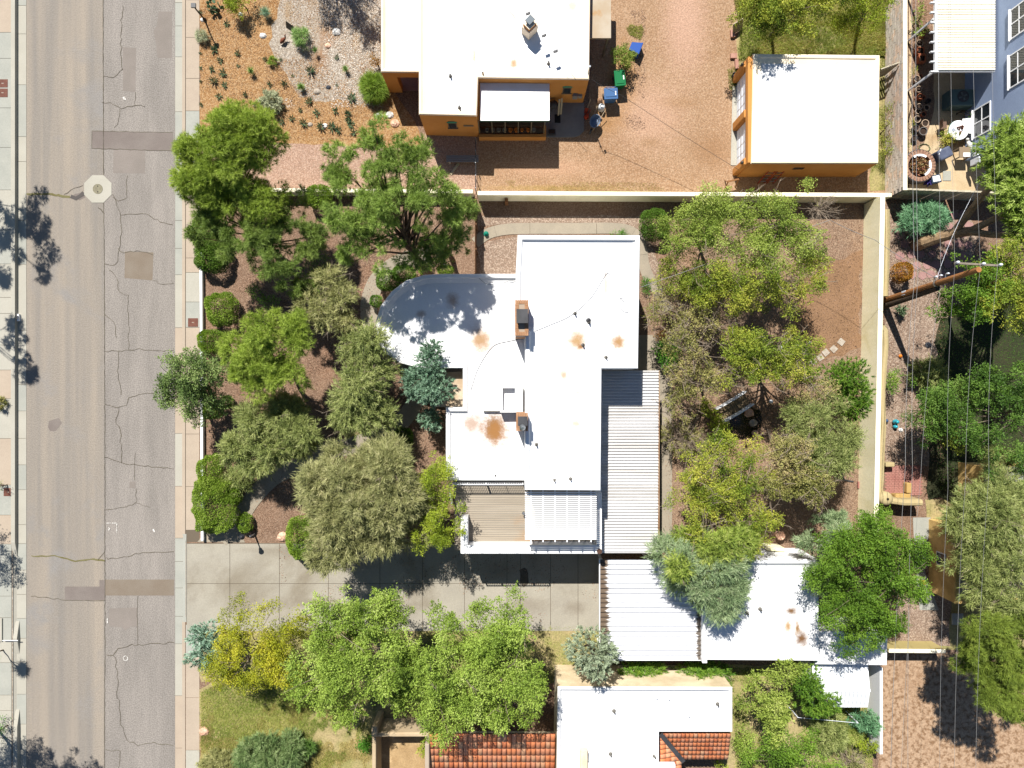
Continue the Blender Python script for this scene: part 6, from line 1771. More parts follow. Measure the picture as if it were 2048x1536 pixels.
# ---- top right
tree('fruit_tree', 'yellow-green tree at the top edge left of the orange garage', 'tree', 'yellowgreen', [(1530, 10, 70, 56, 4.0, 1.1), (1565, 50, 56, 44, 3.6, 1.0), (1495, 36, 44, 44, 3.4, 0.9), (1630, 6, 56, 44, 3.8, 0.9), (1610, 56, 40, 34, 3.0, 0.8)], (1540, 74), limbs=30, r0=0.11, dens=80, per=44, L=(0.12, 0.2), spread=0.27, gap=0.12)
tree('fruit_tree', 'rounded green tree at the top edge beside the block wall', 'tree', 'lime', [(1730, 14, 44, 42, 3.4, 1.0), (1680, 0, 50, 40, 3.4, 1.0), (1690, 50, 34, 30, 2.6, 0.8)], (1714, 66), limbs=20, r0=0.1, dens=90, per=44, L=(0.1, 0.17), spread=0.26, gap=0.06)
# ---- lower right garden
tree('fruit_tree', 'broad leafed green bush tree beside the white shed', 'tree', 'locust', [(1520, 1370, 50, 42, 2.8, 1.0), (1540, 1420, 50, 46, 2.8, 1.0), (1570, 1350, 36, 30, 2.6, 0.8)], (1518, 1365), limbs=22, r0=0.07, dens=90, per=40, L=(0.14, 0.26), asp=0.4, spread=0.28, gap=0.1)
tree('fruit_tree', 'deep green tree at the bottom edge below the white shed', 'tree', 'bright', [(1580, 1500, 76, 46, 3.0, 1.1), (1640, 1520, 50, 36, 2.8, 1.0), (1520, 1510, 36, 30, 2.4, 0.8)], (1560, 1470), limbs=24, r0=0.09, dens=80, per=44, L=(0.1, 0.18), spread=0.26, gap=0.12)
tree('juniper_tree', 'yellowish juniper creeping over the left side of the white shed', 'tree', 'juniper', [(1612, 1365, 34, 34, 2.7, 0.9), (1635, 1405, 46, 30, 2.3, 0.9)], (1605, 1360), style='needle', bark=m_bark_dark, dens=120, per=18, L=(0.12, 0.22), Wd=0.035, cone=0.6, r0=0.07, limbs=12, gap=0.04)
shrub('juniper_shrub', 'blue-green juniper shrub at the foot of the white boundary wall', 'juniper_blue', 1728, 1440, 30, 28, 2.0, style='needle', dens=120, per=18, L=(0.14, 0.24), Wd=0.035, cone=0.6)
shrub('leafy_bush', 'lime green bush below the blue-green juniper at the boundary wall', 'lime', 1738, 1490, 26, 30, 1.8, style='leaf', dens=120, per=44, L=(0.08, 0.14), spread=0.2, gap=0.0)
shrub('dry_bush', 'bare twiggy grey bush at the bottom edge near the boundary wall', 'olive', 1695, 1510, 34, 30, 1.2, style='wispy', dens=26, twigs=70, gap=0.3)
shrub('leafy_bush', 'dull green bush with a hose loop in front of the shed', 'olive_green', 1650, 1455, 34, 34, 1.2, style='wispy', dens=70)
shrub('grass_clump', 'spiky green grass clump on bare soil beside the juniper', 'grass', 1702, 1463, 16, 14, 0.8, style='wispy', cat='grass clump', dens=160, L=(0.3, 0.5), Wd=0.02, droop=0.5, trunk=False)
# ---- clipped shrubs and low plants of the front garden
shrub('clipped_hedge', 'biggest clipped hedge mound bulging over the pavement beside the garden path', 'clipped', 432, 1000, 44, 58, 1.6, lobes=[(432, 1008, 44, 56, 0.8, 0.85), (424, 948, 26, 38, 0.8, 0.8), (470, 985, 14, 24, 0.7, 0.6)], dens=1500)
shrub('clipped_shrub', 'egg shaped clipped shrub alone on bare mulch above the round bush', 'clipped', 445, 619, 31, 32, 1.4)
shrub('clipped_shrub', 'clipped shrub half under the dark round leafed tree', 'clipped', 424, 684, 25, 24, 1.2)
shrub('clipped_shrub', 'small round clipped shrub below the dark round leafed tree', 'clipped', 427, 821, 18, 16, 0.9)
shrub('clipped_shrub', 'smallest dark clipped shrub next to the small round one', 'clipped_dark', 456, 804, 11, 13, 0.8)
shrub('clipped_hedge', 'dark clipped hedge at the pavement below the leaning bright pine', 'clipped_dark', 420, 492, 30, 52, 1.5, lobes=[(418, 468, 28, 40, 0.75, 0.8), (424, 512, 32, 32, 0.75, 0.75)])
shrub('clipped_shrub', 'small clipped shrub beside the black lamp post', 'clipped', 490, 1045, 15, 19, 0.8)
shrub('leafy_bush', 'bright green bush at the driveway edge under the grey feathery tree', 'clipped', 606, 1074, 30, 42, 1.6)
shrub('clipped_shrub', 'round dark shrub against the rounded house wall, upper one', 'clipped_dark', 808, 547, 22, 17, 1.2)
shrub('clipped_shrub', 'round dark shrub against the rounded house wall, lower one', 'clipped_dark', 776, 562, 21, 20, 1.2)
shrub('clipped_shrub', 'little dark shrub left of the rounded house wall', 'clipped_dark', 752, 602, 11, 11, 0.9)
shrub('clipped_shrub', 'small bright shrub at the fence end of the rounded wall', 'clipped', 890, 540, 16, 8, 0.9)
shrub('clipped_shrub', 'small yellow-green shrub at the top of the rounded wall', 'clipped', 850, 540, 12, 8, 0.7)
shrub('clipped_shrub', 'round bright shrub on the house side of the garden path', 'clipped', 762, 892, 18, 15, 0.9)
shrub('clipped_shrub', 'round dark shrub between the garden path and the house wall', 'clipped_dark', 808, 875, 18, 20, 1.0)
shrub('clipped_shrub', 'dark green bush hugging the garden path below the twiggy tree', 'clipped_dark', 735, 845, 22, 16, 0.9)
shrub('clipped_shrub', 'bush near the low white wall between the two biggest pines', 'clipped', 640, 396, 25, 22, 1.4)
shrub('leafy_bush', 'loose green bush under the yellowish green pine', 'juniper', 530, 600, 34, 34, 1.2, style='leaf', dens=100, per=44, L=(0.08, 0.14), spread=0.2, gap=0.05)
shrub('leafy_bush', 'dark leafy undergrowth bush between the pines near the path', 'clipped_dark', 625, 545, 30, 40, 1.3, style='leaf', dens=80, per=44, L=(0.08, 0.14), spread=0.22, gap=0.1)
shrub('leafy_bush', 'olive bush between the hedge mound and the round grey-green tree', 'olive_green', 478, 960, 22, 22, 1.2, style='wispy', dens=90)
shrub('clipped_shrub', 'round clipped shrub where the side path bends behind the house', 'clipped_dark', 1308, 449, 27, 31, 1.4)
shrub('ivy_patch', 'dark ivy patch between the house and the bend of the side path', 'ivy', 1300, 588, 20, 34, 0.3, style='leaf', cat='ground cover', lobes=[(1292, 575, 16, 26, 0.15, 0.18), (1305, 606, 20, 18, 0.15, 0.18)], dens=180, per=40, L=(0.07, 0.12), spread=0.14, gap=0.0, trunk=False)
shrub('ivy_patch', 'thin strip of ivy on the path above the white roof', 'ivy', 1248, 468, 24, 5, 0.4, style='leaf', cat='ground cover', dens=180, per=40, L=(0.06, 0.1), spread=0.1, gap=0.0, trunk=False)
shrub('leafy_bush', 'glossy green bush at the top corner of the patio cover', 'ivy', 1318, 710, 26, 28, 1.4, style='leaf', dens=120, per=44, L=(0.12, 0.2), spread=0.2, gap=0.0)
shrub('leafy_bush', 'small red tipped shrub beside the path near the glossy bush', 'rust', 1326, 675, 12, 10, 0.8, style='leaf', dens=120, per=36, L=(0.08, 0.12), spread=0.12, gap=0.0)
shrub('leafy_bush', 'lime bush at the left foot of the white footbridge', 'lime', 1408, 815, 20, 18, 1.0, style='leaf', dens=110, per=40, L=(0.1, 0.16), spread=0.18, gap=0.05)
shrub('leafy_bush', 'yellow-lime bush at the lower end of the white footbridge', 'lime', 1444, 856, 18, 22, 1.2, style='leaf', dens=110, per=40, L=(0.1, 0.16), spread=0.18, gap=0.05)
shrub('dry_bush', 'bare pinkish twiggy bush beside the patio slab', 'drygold', 1360, 870, 34, 46, 1.6, style='wispy', dens=10, twigs=150, gap=0.4)
tree('bare_branch', 'bare pale dead branches sticking out over the garden wall corner', 'tree', 'drygold', [(1640, 430, 34, 24, 3.0, 0.5)], (1600, 450), style='wispy', dens=3, twigs=46, gap=0.5, r0=0.04, limbs=10, bark=m_twig)
shrub('vine', 'olive vine trailing over the wall below the carport', 'juniper', 1285, 1338, 44, 18, 1.8, style='wispy', cat='vine', dens=90, twigs=20)
shrub('vine', 'second olive vine clump on the wall below the carport garage joint', 'juniper', 1405, 1344, 46, 20, 1.8, style='wispy', cat='vine', dens=90, twigs=20)
shrub('leafy_bush', 'green bush in front of the right tiled roof wing', 'lime', 1440, 1535, 36, 20, 1.4, style='leaf', dens=110, per=40, L=(0.1, 0.16), spread=0.2, gap=0.05)
shrub('leafy_bush', 'dull green bush right of the tiled roof wing', 'green', 1490, 1480, 26, 34, 1.2, style='leaf', dens=80, per=40, L=(0.1, 0.16), spread=0.22, gap=0.15)
shrub('vine', 'fresh green creeper inside the courtyard by the tiled roof', 'lime', 846, 1500, 10, 24, 1.4, style='leaf', cat='vine', dens=140, per=40, L=(0.08, 0.14), spread=0.14, gap=0.0)
shrub('leafy_bush', 'dark green bush outside the courtyard wall', 'ivy', 732, 1478, 14, 26, 1.2, style='leaf', dens=110, per=40, L=(0.1, 0.16), spread=0.18, gap=0.05)
shrub('sage_bush', 'large grey-green bush on the lower front lawn', 'greygreen', 540, 1500, 58, 44, 1.6, style='wispy', dens=90, lobes=[(540, 1495, 48, 36, 0.8, 0.8), (590, 1510, 34, 30, 0.7, 0.6)])
shrub('sage_bush', 'pale bush near the pavement at the lower left lawn', 'olive', 450, 1530, 40, 26, 1.0, style='wispy', dens=70)
shrub('yucca', 'white flowering spiky yucca on the lower front lawn', 'yucca', 618, 1492, 14, 14, 0.9, style='needle', cat='yucca', dens=80, per=20, L=(0.3, 0.5), Wd=0.04, trunk=False)
# ---- beside and behind the right walls
shrub('clipped_shrub', 'round golden shrub beside the utility pole', 'rust', 1803, 546, 17, 20, 1.2, style='clipped')
shrub('sage_bush', 'feathery blue-green bush in the shade below the stepped fence', 'juniper_blue', 1830, 445, 44, 30, 1.4, style='wispy', dens=80)
shrub('leafy_bush', 'wide green and rust bush against the adobe wall', 'juniper', 1790, 765, 32, 28, 1.6, style='leaf', dens=110, per=44, L=(0.08, 0.14), spread=0.2, gap=0.05)
shrub('sage_bush', 'grey-green sprawling bush on the lane right of the rust bush', 'olive_green', 1855, 745, 28, 26, 1.2, style='wispy', dens=70)
shrub('agave', 'dark spiky plant in the gravel lane below the pole', 'agave', 1800, 622, 10, 12, 0.7, style='needle', cat='plant', dens=50, per=16, L=(0.2, 0.36), Wd=0.06, trunk=False)
shrub('leafy_bush', 'yellow-green vine strip along the right side of the orange garage', 'yellowgreen', 1772, 260, 12, 70, 1.4, style='leaf', lobes=[(1774, 220, 11, 34, 0.8, 0.8), (1770, 280, 13, 40, 0.8, 0.8)], dens=110, per=44, L=(0.08, 0.14), spread=0.2, gap=0.05)
shrub('vine', 'bushy vine sprawling over the green cart beside the orange house', 'locust', 1248, 112, 26, 36, 1.7, style='leaf', cat='vine', dens=210, per=40, L=(0.09, 0.15), spread=0.2, gap=0.0)
shrub('leafy_bush', 'rusty orange flowering shrub at the left wall of the orange house', 'rust', 754, 125, 12, 20, 0.9, style='leaf', dens=130, per=40, L=(0.07, 0.12), spread=0.14, gap=0.0)
shrub('leafy_bush', 'green leaves tumbling over the top of the block wall', 'green', 1838, 40, 18, 46, 1.4, style='leaf', dens=80, per=44, L=(0.1, 0.18), spread=0.2, gap=0.15)
shrub('leafy_bush', 'shady green bush in front of the air conditioner by the blue house', 'ivy', 1923, 222, 26, 14, 1.0, style='leaf', dens=110, per=44, L=(0.12, 0.2), spread=0.2, gap=0.05)
shrub('leafy_bush', 'narrow yellow-green weeds along the foot of the block wall planter', 'yellowgreen', 1821, 240, 8, 70, 0.6, style='leaf', lobes=[(1820, 200, 7, 40, 0.4, 0.3), (1819, 270, 8, 40, 0.4, 0.3), (1822, 130, 8, 36, 0.4, 0.3)], dens=90, per=36, L=(0.07, 0.12), spread=0.14, gap=0.15)
shrub('leafy_bush', 'green and yellow pot plant below the round patio table', 'yellowgreen', 1897, 280, 12, 12, 0.8, style='leaf', dens=130, per=40, L=(0.08, 0.14), spread=0.14, gap=0.0)
# ---- dry garden of the orange house
shrub('leafy_bush', 'yellow-green bush with a long shadow at the top of the orange gravel bed', 'lime', 486, 8, 27, 26, 1.5, style='leaf', dens=170, per=44, L=(0.09, 0.15), spread=0.22, gap=0.0)
shrub('yucca', 'round blue-green yucca ball at the edge of the pale gravel', 'yucca_blue', 532, 26, 15, 15, 0.9, style='needle', cat='yucca', lobes=[(532, 26, 6, 6, 0.35, 0.25)], dens=900, per=5, L=(0.3, 0.46), Wd=0.02, cone=0.9, trunk=False)
shrub('yucca', 'green yucca on bare soil in the middle of the pale gravel', 'yucca', 632, 103, 11, 12, 0.7, style='needle', cat='yucca', lobes=[(632, 103, 4, 4, 0.3, 0.2)], dens=1200, per=5, L=(0.24, 0.36), Wd=0.03, cone=0.9, trunk=False)
shrub('grass_clump', 'airy pale green grass clump on the pale gravel', 'yucca', 605, 76, 13, 14, 0.9, style='wispy', cat='grass clump', dens=150, L=(0.2, 0.34), Wd=0.016, trunk=False)
shrub('yucca', 'green yucca at the lower edge of the pale gravel', 'yucca', 602, 174, 10, 12, 0.7, style='needle', cat='yucca', lobes=[(602, 174, 4, 4, 0.3, 0.2)], dens=1200, per=5, L=(0.22, 0.36), Wd=0.028, cone=0.9, trunk=False)
shrub('yucca', 'small green yucca near the house side of the pale gravel', 'yucca', 691, 137, 8, 9, 0.6, style='needle', cat='yucca', lobes=[(691, 137, 3, 3, 0.3, 0.2)], dens=1400, per=5, L=(0.2, 0.3), Wd=0.03, cone=0.9, trunk=False)
shrub('grass_clump', 'largest bright grass clump beside the porch of the orange house', 'clipped', 748, 176, 18, 20, 1.0, style='wispy', cat='grass clump', dens=260, L=(0.3, 0.5), Wd=0.02, droop=0.5, trunk=False)
shrub('yucca', 'pale spiky yucca on brown litter in the orange gravel', 'yucca', 502, 142, 9, 13, 0.8, style='needle', cat='yucca', lobes=[(502, 142, 3, 4, 0.3, 0.2)], dens=1200, per=5, L=(0.22, 0.36), Wd=0.024, cone=0.8, trunk=False)
shrub('sage_bush', 'silvery spiky shrub in the orange gravel above the leaning pine', 'sage', 541, 203, 17, 17, 0.8, style='wispy', dens=120, L=(0.12, 0.24), Wd=0.03, trunk=False)
shrub('grass_clump', 'small green tuft at the border of orange and pale gravel', 'clipped', 545, 122, 6, 5, 0.4, style='wispy', cat='grass clump', dens=300, L=(0.1, 0.2), Wd=0.016, trunk=False)
shrub('weed_clump', 'green weeds on the pale gravel near the tilted black panel', 'clipped', 610, 49, 7, 8, 0.4, style='wispy', cat='weed', dens=220, L=(0.12, 0.22), Wd=0.02, trunk=False)
shrub('weed_clump', 'pale weeds at the pavement edge below the street lamp', 'sage', 404, 73, 9, 9, 0.5, style='wispy', cat='weed', dens=200, L=(0.12, 0.24), Wd=0.016, trunk=False)
# agaves: a few meshes shared by the many individuals
def agave_mesh(seed, n=15, L=0.34, m='agave', w=0.07):
    rng = np.random.default_rng(seed)
    V, T = [], []
    for k in range(n):
        a = 2 * math.pi * k / n * 2.4 + rng.normal() * 0.2
        el = rng.uniform(0.25, 1.1)
        d = np.array([math.cos(a) * math.cos(el), math.sin(a) * math.cos(el), math.sin(el)])
        l = L * rng.uniform(0.75, 1.15)
        s = np.array([-math.sin(a), math.cos(a), 0])
        up = np.cross(s, d) * -1
        b0 = np.array([0, 0, 0.02])
        for sg in (1, -1):      # two halves folded along the rib
            V.append([b0 + s * sg * w * 0.35, b0 + d * l * 0.5 + s * sg * w * 0.5 + up * 0.015, b0 + d * l, b0 + d * l * 0.5 - up * 0.02])
            T.append(rng.random())
    return np_mesh('agave', np.array(V), 4, np.array(T), LM[m])
AGM = [agave_mesh(i, 13 + i, 0.30 + 0.03 * i) for i in range(4)]
AG = [(439, 120, 1.0), (423, 137, 0.95), (446, 145, 1.05), (427, 161, 1.0), (448, 169, 1.0), (437, 191, 1.0), (475, 105, 0.8), (453, 46, 0.8), (475, 130, 0.6), (539, 167, 0.8), (568, 168, 0.9),
      (529, 117, 0.6), (550, 215, 0.8), (510, 210, 0.8), (490, 188, 0.7), (527, 230, 1.0), (563, 243, 1.0), (583, 236, 0.9), (600, 219, 0.6), (607, 245, 1.0), (618, 202, 1.15), (632, 225, 1.1), (641, 253, 1.1),
      (662, 253, 1.1), (677, 259, 1.1), (671, 221, 1.0), (694, 228, 1.0), (702, 196, 1.2), (702, 248, 1.2), (707, 264, 1.0), (695, 240, 0.9), (620, 141, 1.15), (673, 113, 0.8), (427, 99, 1.1), (428, 92, 0.9), (400, 22, 0.5), (399, 105, 0.5), (400, 135, 0.6), (400, 162, 0.4), (400, 208, 0.5), (585, 150, 0.5), (673, 169, 0.5), (560, 118, 0.5)]
ar = random.Random(2)
AGD = []
for i, (px, py, s) in enumerate(AG):
    q = P(px, py, 0.15)
    o = link('agave', AGM[i % 4], None, None, (q.x, q.y, 0.0))
    o.rotation_euler = (ar.uniform(-.15, .15), ar.uniform(-.15, .15), ar.uniform(0, 6.28))
    o.scale = (s, s, s * ar.uniform(0.8, 1.2))
    AGD.append((o, px, py))
LMK = [('the foot of the street lamp', 426, 73), ('the pale spiky yucca', 502, 142), ('the silvery spiky shrub', 541, 203), ('the yellow-green bush', 484, 10), ('the yucca at the gravel edge', 602, 174), ('the dark round stone', 657, 175),
       ('the biggest grass clump', 748, 176), ('the flat pale stone', 621, 249), ('the white stone of the row', 650, 252), ('the green tuft', 545, 122), ('the leaning pine crown', 455, 232), ('the prickly pear', 433, 18), ('the yucca on bare soil', 632, 103), ('the small yucca', 691, 137), ('the biggest pine crown', 730, 275)]
SEEN = {}
for o, px, py in AGD:
    for nm, lx, ly in sorted(LMK, key=lambda l: math.hypot(l[1] - px, l[2] - py)):
        dx, dy = px - lx, py - ly
        w = ' and '.join([t for t, c in (('above', dy < 0), ('below', dy > 0)) if c and abs(dy) > 0.4 * abs(dx)] + [t for t, c in (('left', dx < 0), ('right', dx > 0)) if c and abs(dx) > 0.4 * abs(dy)])
        w += ' of ' if w.endswith(('left', 'right')) else ' '
        lab = 'dark spiky agave %s%s' % (w, nm)
        if lab not in SEEN: break
    SEEN[lab] = 1
    tag(o, lab, 'agave', 'agaves in the gravel garden')
# prickly pear clump near the street lamp
pp = thing('prickly_pear', 'dark prickly pear clump with a long shadow near the street lamp', 'cactus', P(433, 18))
rng = np.random.default_rng(5)
padm = mat('cactus_pad', lin(72, 98, 62), lin(92, 116, 76), 3, rough=0.7)
for k in range(22):
    a = rng.random() * 6.28
    r = rng.random() ** 0.6 * 0.42
    c = Vector(wloc(pp)) + Vector((r * math.cos(a), r * math.sin(a) * 1.1, 0.1 + 0.55 * rng.random() * (1 - r)))
    n = Vector(rng.normal(size=3)); n.z *= 0.6; n.normalize()
    t = n.orthogonal().normalized(); u = n.cross(t)
    mb = MB()
    for sg in (-1, 1):
        pts = [c + n * 0.02 * sg + t * 0.10 * math.cos(2 * math.pi * j / 8) + u * 0.13 * math.sin(2 * math.pi * j / 8) for j in range(8)]
        mb.poly(pts if sg > 0 else pts[::-1])
    kk = len(mb.v) // 2
    for j in range(8):
        mb.f.append((j, (j + 1) % 8, 8 + (7 - (j + 1) % 8), 8 + (7 - j)))
    mb.build('pad', padm, pp)

# ---- trees beyond the left edge, whose shadows fall on the pavement and street
tree('pine_tree', 'pine at the left edge whose needles overhang the far pavement', 'tree', 'pine', [(-170, 205, 60, 60, 6.0, 1.2), (-176, 275, 66, 76, 6.2, 1.2), (-220, 330, 70, 60, 6.0, 1.2), (-230, 240, 50, 60, 6.0, 1.2)], (-150, 300), r0=0.14, limbs=9, **{**PINE, 'gap': 0.36, 'rs': 0.42, 'sub': 1.9})
tree('pine_tree', 'second pine at the left edge, lower along the far pavement', 'tree', 'pine', [(-168, 525, 56, 66, 5.6, 1.2)], (-150, 540), r0=0.12, limbs=7, **{**PINE, 'gap': 0.34, 'rs': 0.42, 'sub': 1.9})
tree('oak_tree', 'round tree at the left edge opposite the driveway', 'tree', 'oak', [(-100, 1062, 42, 50, 3.0, 1.0)], (-100, 1050), r0=0.1, limbs=10, dens=90, per=44)
tree('oak_tree', 'dark tree at the lower left corner shading the street', 'tree', 'oak', [(-100, 1490, 56, 44, 7.0, 1.3), (-180, 1470, 60, 54, 7.0, 1.3), (-46, 1512, 44, 34, 7.0, 1.2), (-240, 1450, 50, 60, 7.0, 1.2), (-130, 1540, 60, 40, 7.0, 1.2)], (-60, 1400), r0=0.12, limbs=9, dens=120, per=50, gap=0.0)
shrub('yucca_tree', 'spiky yucca at the left edge throwing a star shadow', 'yucca', -22, 1315, 14, 14, 2.4, style='needle', cat='yucca', lobes=[(-22, 1315, 8, 8, 1.9, 0.3)], dens=900, per=6, L=(0.4, 0.6), Wd=0.03, cone=0.9)
shrub('leafy_bush', 'small bush at the left edge by the brown iron cover', 'locust', 4, 972, 9, 22, 0.9, style='leaf', dens=90, per=36, L=(0.07, 0.12), spread=0.16, gap=0.1)
shrub('leafy_bush', 'dry weed at the left edge of the far pavement', 'drygold', 1, 805, 7, 9, 0.5, style='wispy', dens=90, trunk=False)
shrub('leafy_bush', 'dark bush at the lower left edge of the far pavement', 'ivy', 2, 1460, 12, 40, 1.2, style='leaf', dens=90, per=40, L=(0.08, 0.14), spread=0.18, gap=0.05)
tree('oak_tree', 'tree beyond the top edge shading the pale gravel', 'tree', 'oak', [(560, -236, 44, 40, 5.4, 1.2), (640, -205, 46, 56, 5.4, 1.4), (600, -260, 50, 40, 5.4, 1.2)], (640, -150), r0=0.16, limbs=24, dens=90, per=44, gap=0.04)

# ---- grasses and litter that nobody could count
def scatter_blades(name, area, n, kind, L=(0.1, 0.25), Wd=0.02, seed=0, fn=None, z=0.0, clump=0.0, lean=0.7):
    rng = np.random.default_rng(seed)
    xs, ys = [p[0] for p in area], [p[1] for p in area]
    px = rng.uniform(min(xs), max(xs), n * 3); py = rng.uniform(min(ys), max(ys), n * 3)
    inside = np.zeros(len(px), bool)
    j = len(area) - 1
    for i in range(len(area)):
        xi, yi = area[i]; xj, yj = area[j]
        c = ((yi > py) != (yj > py)) & (px < (xj - xi) * (py - yi) / (yj - yi + 1e-12) + xi)
        inside ^= c
        j = i
    px, py = px[inside], py[inside]
    p = np.stack([(px - 1024) / 32, (768 - py) / 32, np.full(len(px), z)], axis=1)
    if clump > 0:
        k = wobble(p, seed + 9, 0.9) + 0.5 * wobble(p, seed + 10, 3.0) > clump - 0.5
        p = p[k]
    p = p[:n]
    n = len(p)
    d = unit(rng.normal(size=(n, 3)) * lean * np.array([1, 1, 0.3]) + np.array([0, 0, 1.0]))
    s = unit(np.cross(d, rng.normal(size=(n, 3))))
    V = needle_tris(p, d, s, rng.uniform(L[0], L[1], n), np.full(n, Wd) * rng.uniform(0.6, 1.4, n))
    t = 0.5 * (0.5 + 0.5 * wobble(p, seed + 4, 0.7)) + 0.5 * rng.random(n)
    o = finish(name, V, t, LM[kind], None, (0, 0, 0))
    tag(o, kind='stuff')
    return o
lawn = [(402, 1384), (470, 1350), (720, 1390), (740, 1470), (740, 1560), (402, 1560)]
scatter_blades('grass', lawn, 60000, 'grass', (0.10, 0.24), 0.018, 1, clump=0.1)
scatter_blades('dry_grass', lawn, 30000, 'grass_dry', (0.10, 0.26), 0.018, 2, clump=0.35)
top = [(1462, -30), (1780, -30), (1772, 112), (1476, 122), (1480, 60)]
scatter_blades('grass', top, 36000, 'grass', (0.14, 0.4), 0.02, 3, clump=0.0)
scatter_blades('dry_grass', top, 16000, 'grass_dry', (0.12, 0.3), 0.02, 4, clump=0.4)
strip = [(400, 1250), (1240, 1252), (1240, 1340), (1110, 1360), (860, 1440), (700, 1380), (400, 1350)]
scatter_blades('dry_grass', strip, 22000, 'grass', (0.08, 0.2), 0.018, 5, clump=0.2)
scatter_blades('grass', [(1445, 1335), (1745, 1335), (1745, 1560), (1470, 1560), (1470, 1470)], 24000, 'grass', (0.1, 0.26), 0.02, 6, clump=0.1)
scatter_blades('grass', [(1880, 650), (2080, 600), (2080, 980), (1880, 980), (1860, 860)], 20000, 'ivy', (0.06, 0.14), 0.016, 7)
scatter_blades('weeds', [(1252, 56), (1262, 48), (1274, 54), (1284, 50), (1288, 66), (1280, 80), (1268, 74), (1258, 70)], 1300, 'grass', (0.08, 0.18), 0.018, 8)
scatter_blades('weeds', [(1738, 110), (1784, 110), (1768, 370), (1742, 370)], 5000, 'grass', (0.08, 0.2), 0.018, 9, clump=0.3)
scatter_blades('weeds', [(1455, 140), (1480, 130), (1476, 180), (1458, 180)], 1000, 'grass', (0.08, 0.18), 0.018, 10)
scatter_blades('dry_grass', [(960, 360), (1330, 366), (1330, 384), (960, 382)], 3500, 'grass_dry', (0.05, 0.12), 0.014, 11, clump=0.3)

def litter(name, area, n, cols, size=(0.04, 0.09), seed=0, clump=0.0):
    """fallen leaves and wood chips lying about"""
    rng = np.random.default_rng(seed)
    x0, y0, x1, y1 = area
    px = rng.uniform(x0, x1, n * 2); py = rng.uniform(y0, y1, n * 2)
    p = np.stack([(px - 1024) / 32, (768 - py) / 32, np.full(len(px), 0.02)], axis=1)
    k = wobble(p, seed + 9, 0.9) > clump - 0.5
    p = p[k][:n]
    n = len(p)
    p[:, 2] += rng.random(n) * 0.02
    d = unit(rng.normal(size=(n, 3)) * np.array([1, 1, 0.15]))
    s = unit(np.cross(d, rng.normal(size=(n, 3)) * 0.2 + np.array([0, 0, 1.0])))
    L = rng.uniform(size[0], size[1], n)
    V = leaf_quads(p, d, s, L, L * 0.5)
    o = finish(name, V, rng.random(n), leafmat('litter_' + name, cols, 0.0), None, (0, 0, 0))
    tag(o, kind='stuff')
LT = G((80, 56, 42), (108, 80, 60), (132, 102, 80), (150, 122, 100))
litter('fallen_leaves', (404, 400, 900, 1070), 26000, LT, seed=21)
litter('fallen_leaves', (1330, 404, 1730, 1060), 24000, G((86, 64, 48), (116, 92, 70), (138, 112, 88), (158, 134, 108)), seed=22)
litter('wood_chips', (400, -10, 770, 280), 14000, G((92, 60, 30), (128, 90, 52), (150, 116, 78), (172, 144, 108)), (0.04, 0.09), 23)
litter('fallen_leaves', (1778, 405, 1890, 930), 5000, G((96, 68, 54), (130, 98, 80), (156, 126, 106), (176, 150, 130)), (0.04, 0.08), 24)
litter('fallen_leaves', (560, 1090, 1195, 1245), 2600, G((120, 104, 50), (150, 130, 60), (110, 84, 56), (96, 74, 50)), (0.05, 0.1), 25, 0.75)
litter('fallen_leaves', (420, 470, 760, 900), 9000, G((70, 50, 38), (92, 68, 50), (112, 88, 64), (120, 104, 70)), (0.06, 0.12), 26, 0.8)
litter('fallen_leaves', (1200, 20, 1290, 260), 1500, G((104, 72, 36), (130, 96, 50), (112, 104, 50), (150, 120, 70)), (0.05, 0.1), 27, 0.6)
litter('pale_stones', (535, -10, 765, 215), 4200, G((150, 136, 120), (184, 172, 156), (206, 198, 186), (166, 150, 132)), (0.05, 0.1), 28, 0.3)
litter('wood_chips', (530, 120, 770, 225), 3000, G((92, 60, 30), (128, 90, 52), (150, 116, 78), (172, 144, 108)), (0.05, 0.1), 29, 0.4)
# ------------------------------------------------------------------ poles, lamps and lines
m_pole = mat('pole_wood', lin(150, 102, 58), lin(132, 88, 50), 3, 0.3, 0.7, 0.9, 0.15, 14, stretch=(1, 1, 0.2), k=0.95)
m_stub = mat('stub_wood', lin(78, 64, 52), lin(92, 76, 60), 3, 0.3, 0.7, 0.9, 0.15, 14)
m_arm = mat('arm_wood', lin(150, 138, 122), lin(132, 122, 108), 3, 0.3, 0.7, 0.9)
m_insul = mat('insulator', lin(204, 208, 214), rough=0.3)
up_ = thing('utility_pole', 'tall brown wooden utility pole with a crossarm rising behind the tall cream wall', 'utility pole', P(1767, 602))
b, t = P(1767, 602, 0), P(1958, 539, 9.1)
MB().tube([b, b.lerp(t, 0.5), t], [0.2, 0.17, 0.14], 12).build('shaft', m_pole, up_)
ca, cb = P(1909, 531, 8.85), P(1996, 536, 8.85)
MB().beam(ca + Vector((0, .12, 0)), cb + Vector((0, .12, 0)), 0.1, 0.12).build('crossarm', m_arm, up_)
MB().beam(ca.lerp(cb, 0.25) + Vector((0, .18, 0)), t + Vector((0, 0.08, -0.9)), 0.04, 0.04).beam(ca.lerp(cb, 0.8) + Vector((0, .18, 0)), t + Vector((0, 0.08, -0.9)), 0.04, 0.04).build('brace', m_arm, up_)
def insulator(p, r=0.08):
    MB().lathe(p, [(0.03, 0), (0.03, 0.08), (r, 0.1), (r * 0.8, 0.16), (r, 0.2), (r * 0.5, 0.28), (0, 0.29)], 10).build('insulator', m_insul, up_, smooth=True)
for f in (0.01, 0.6, 0.99):
    insulator(ca.lerp(cb, f) + Vector((0, .12, 0.06)))
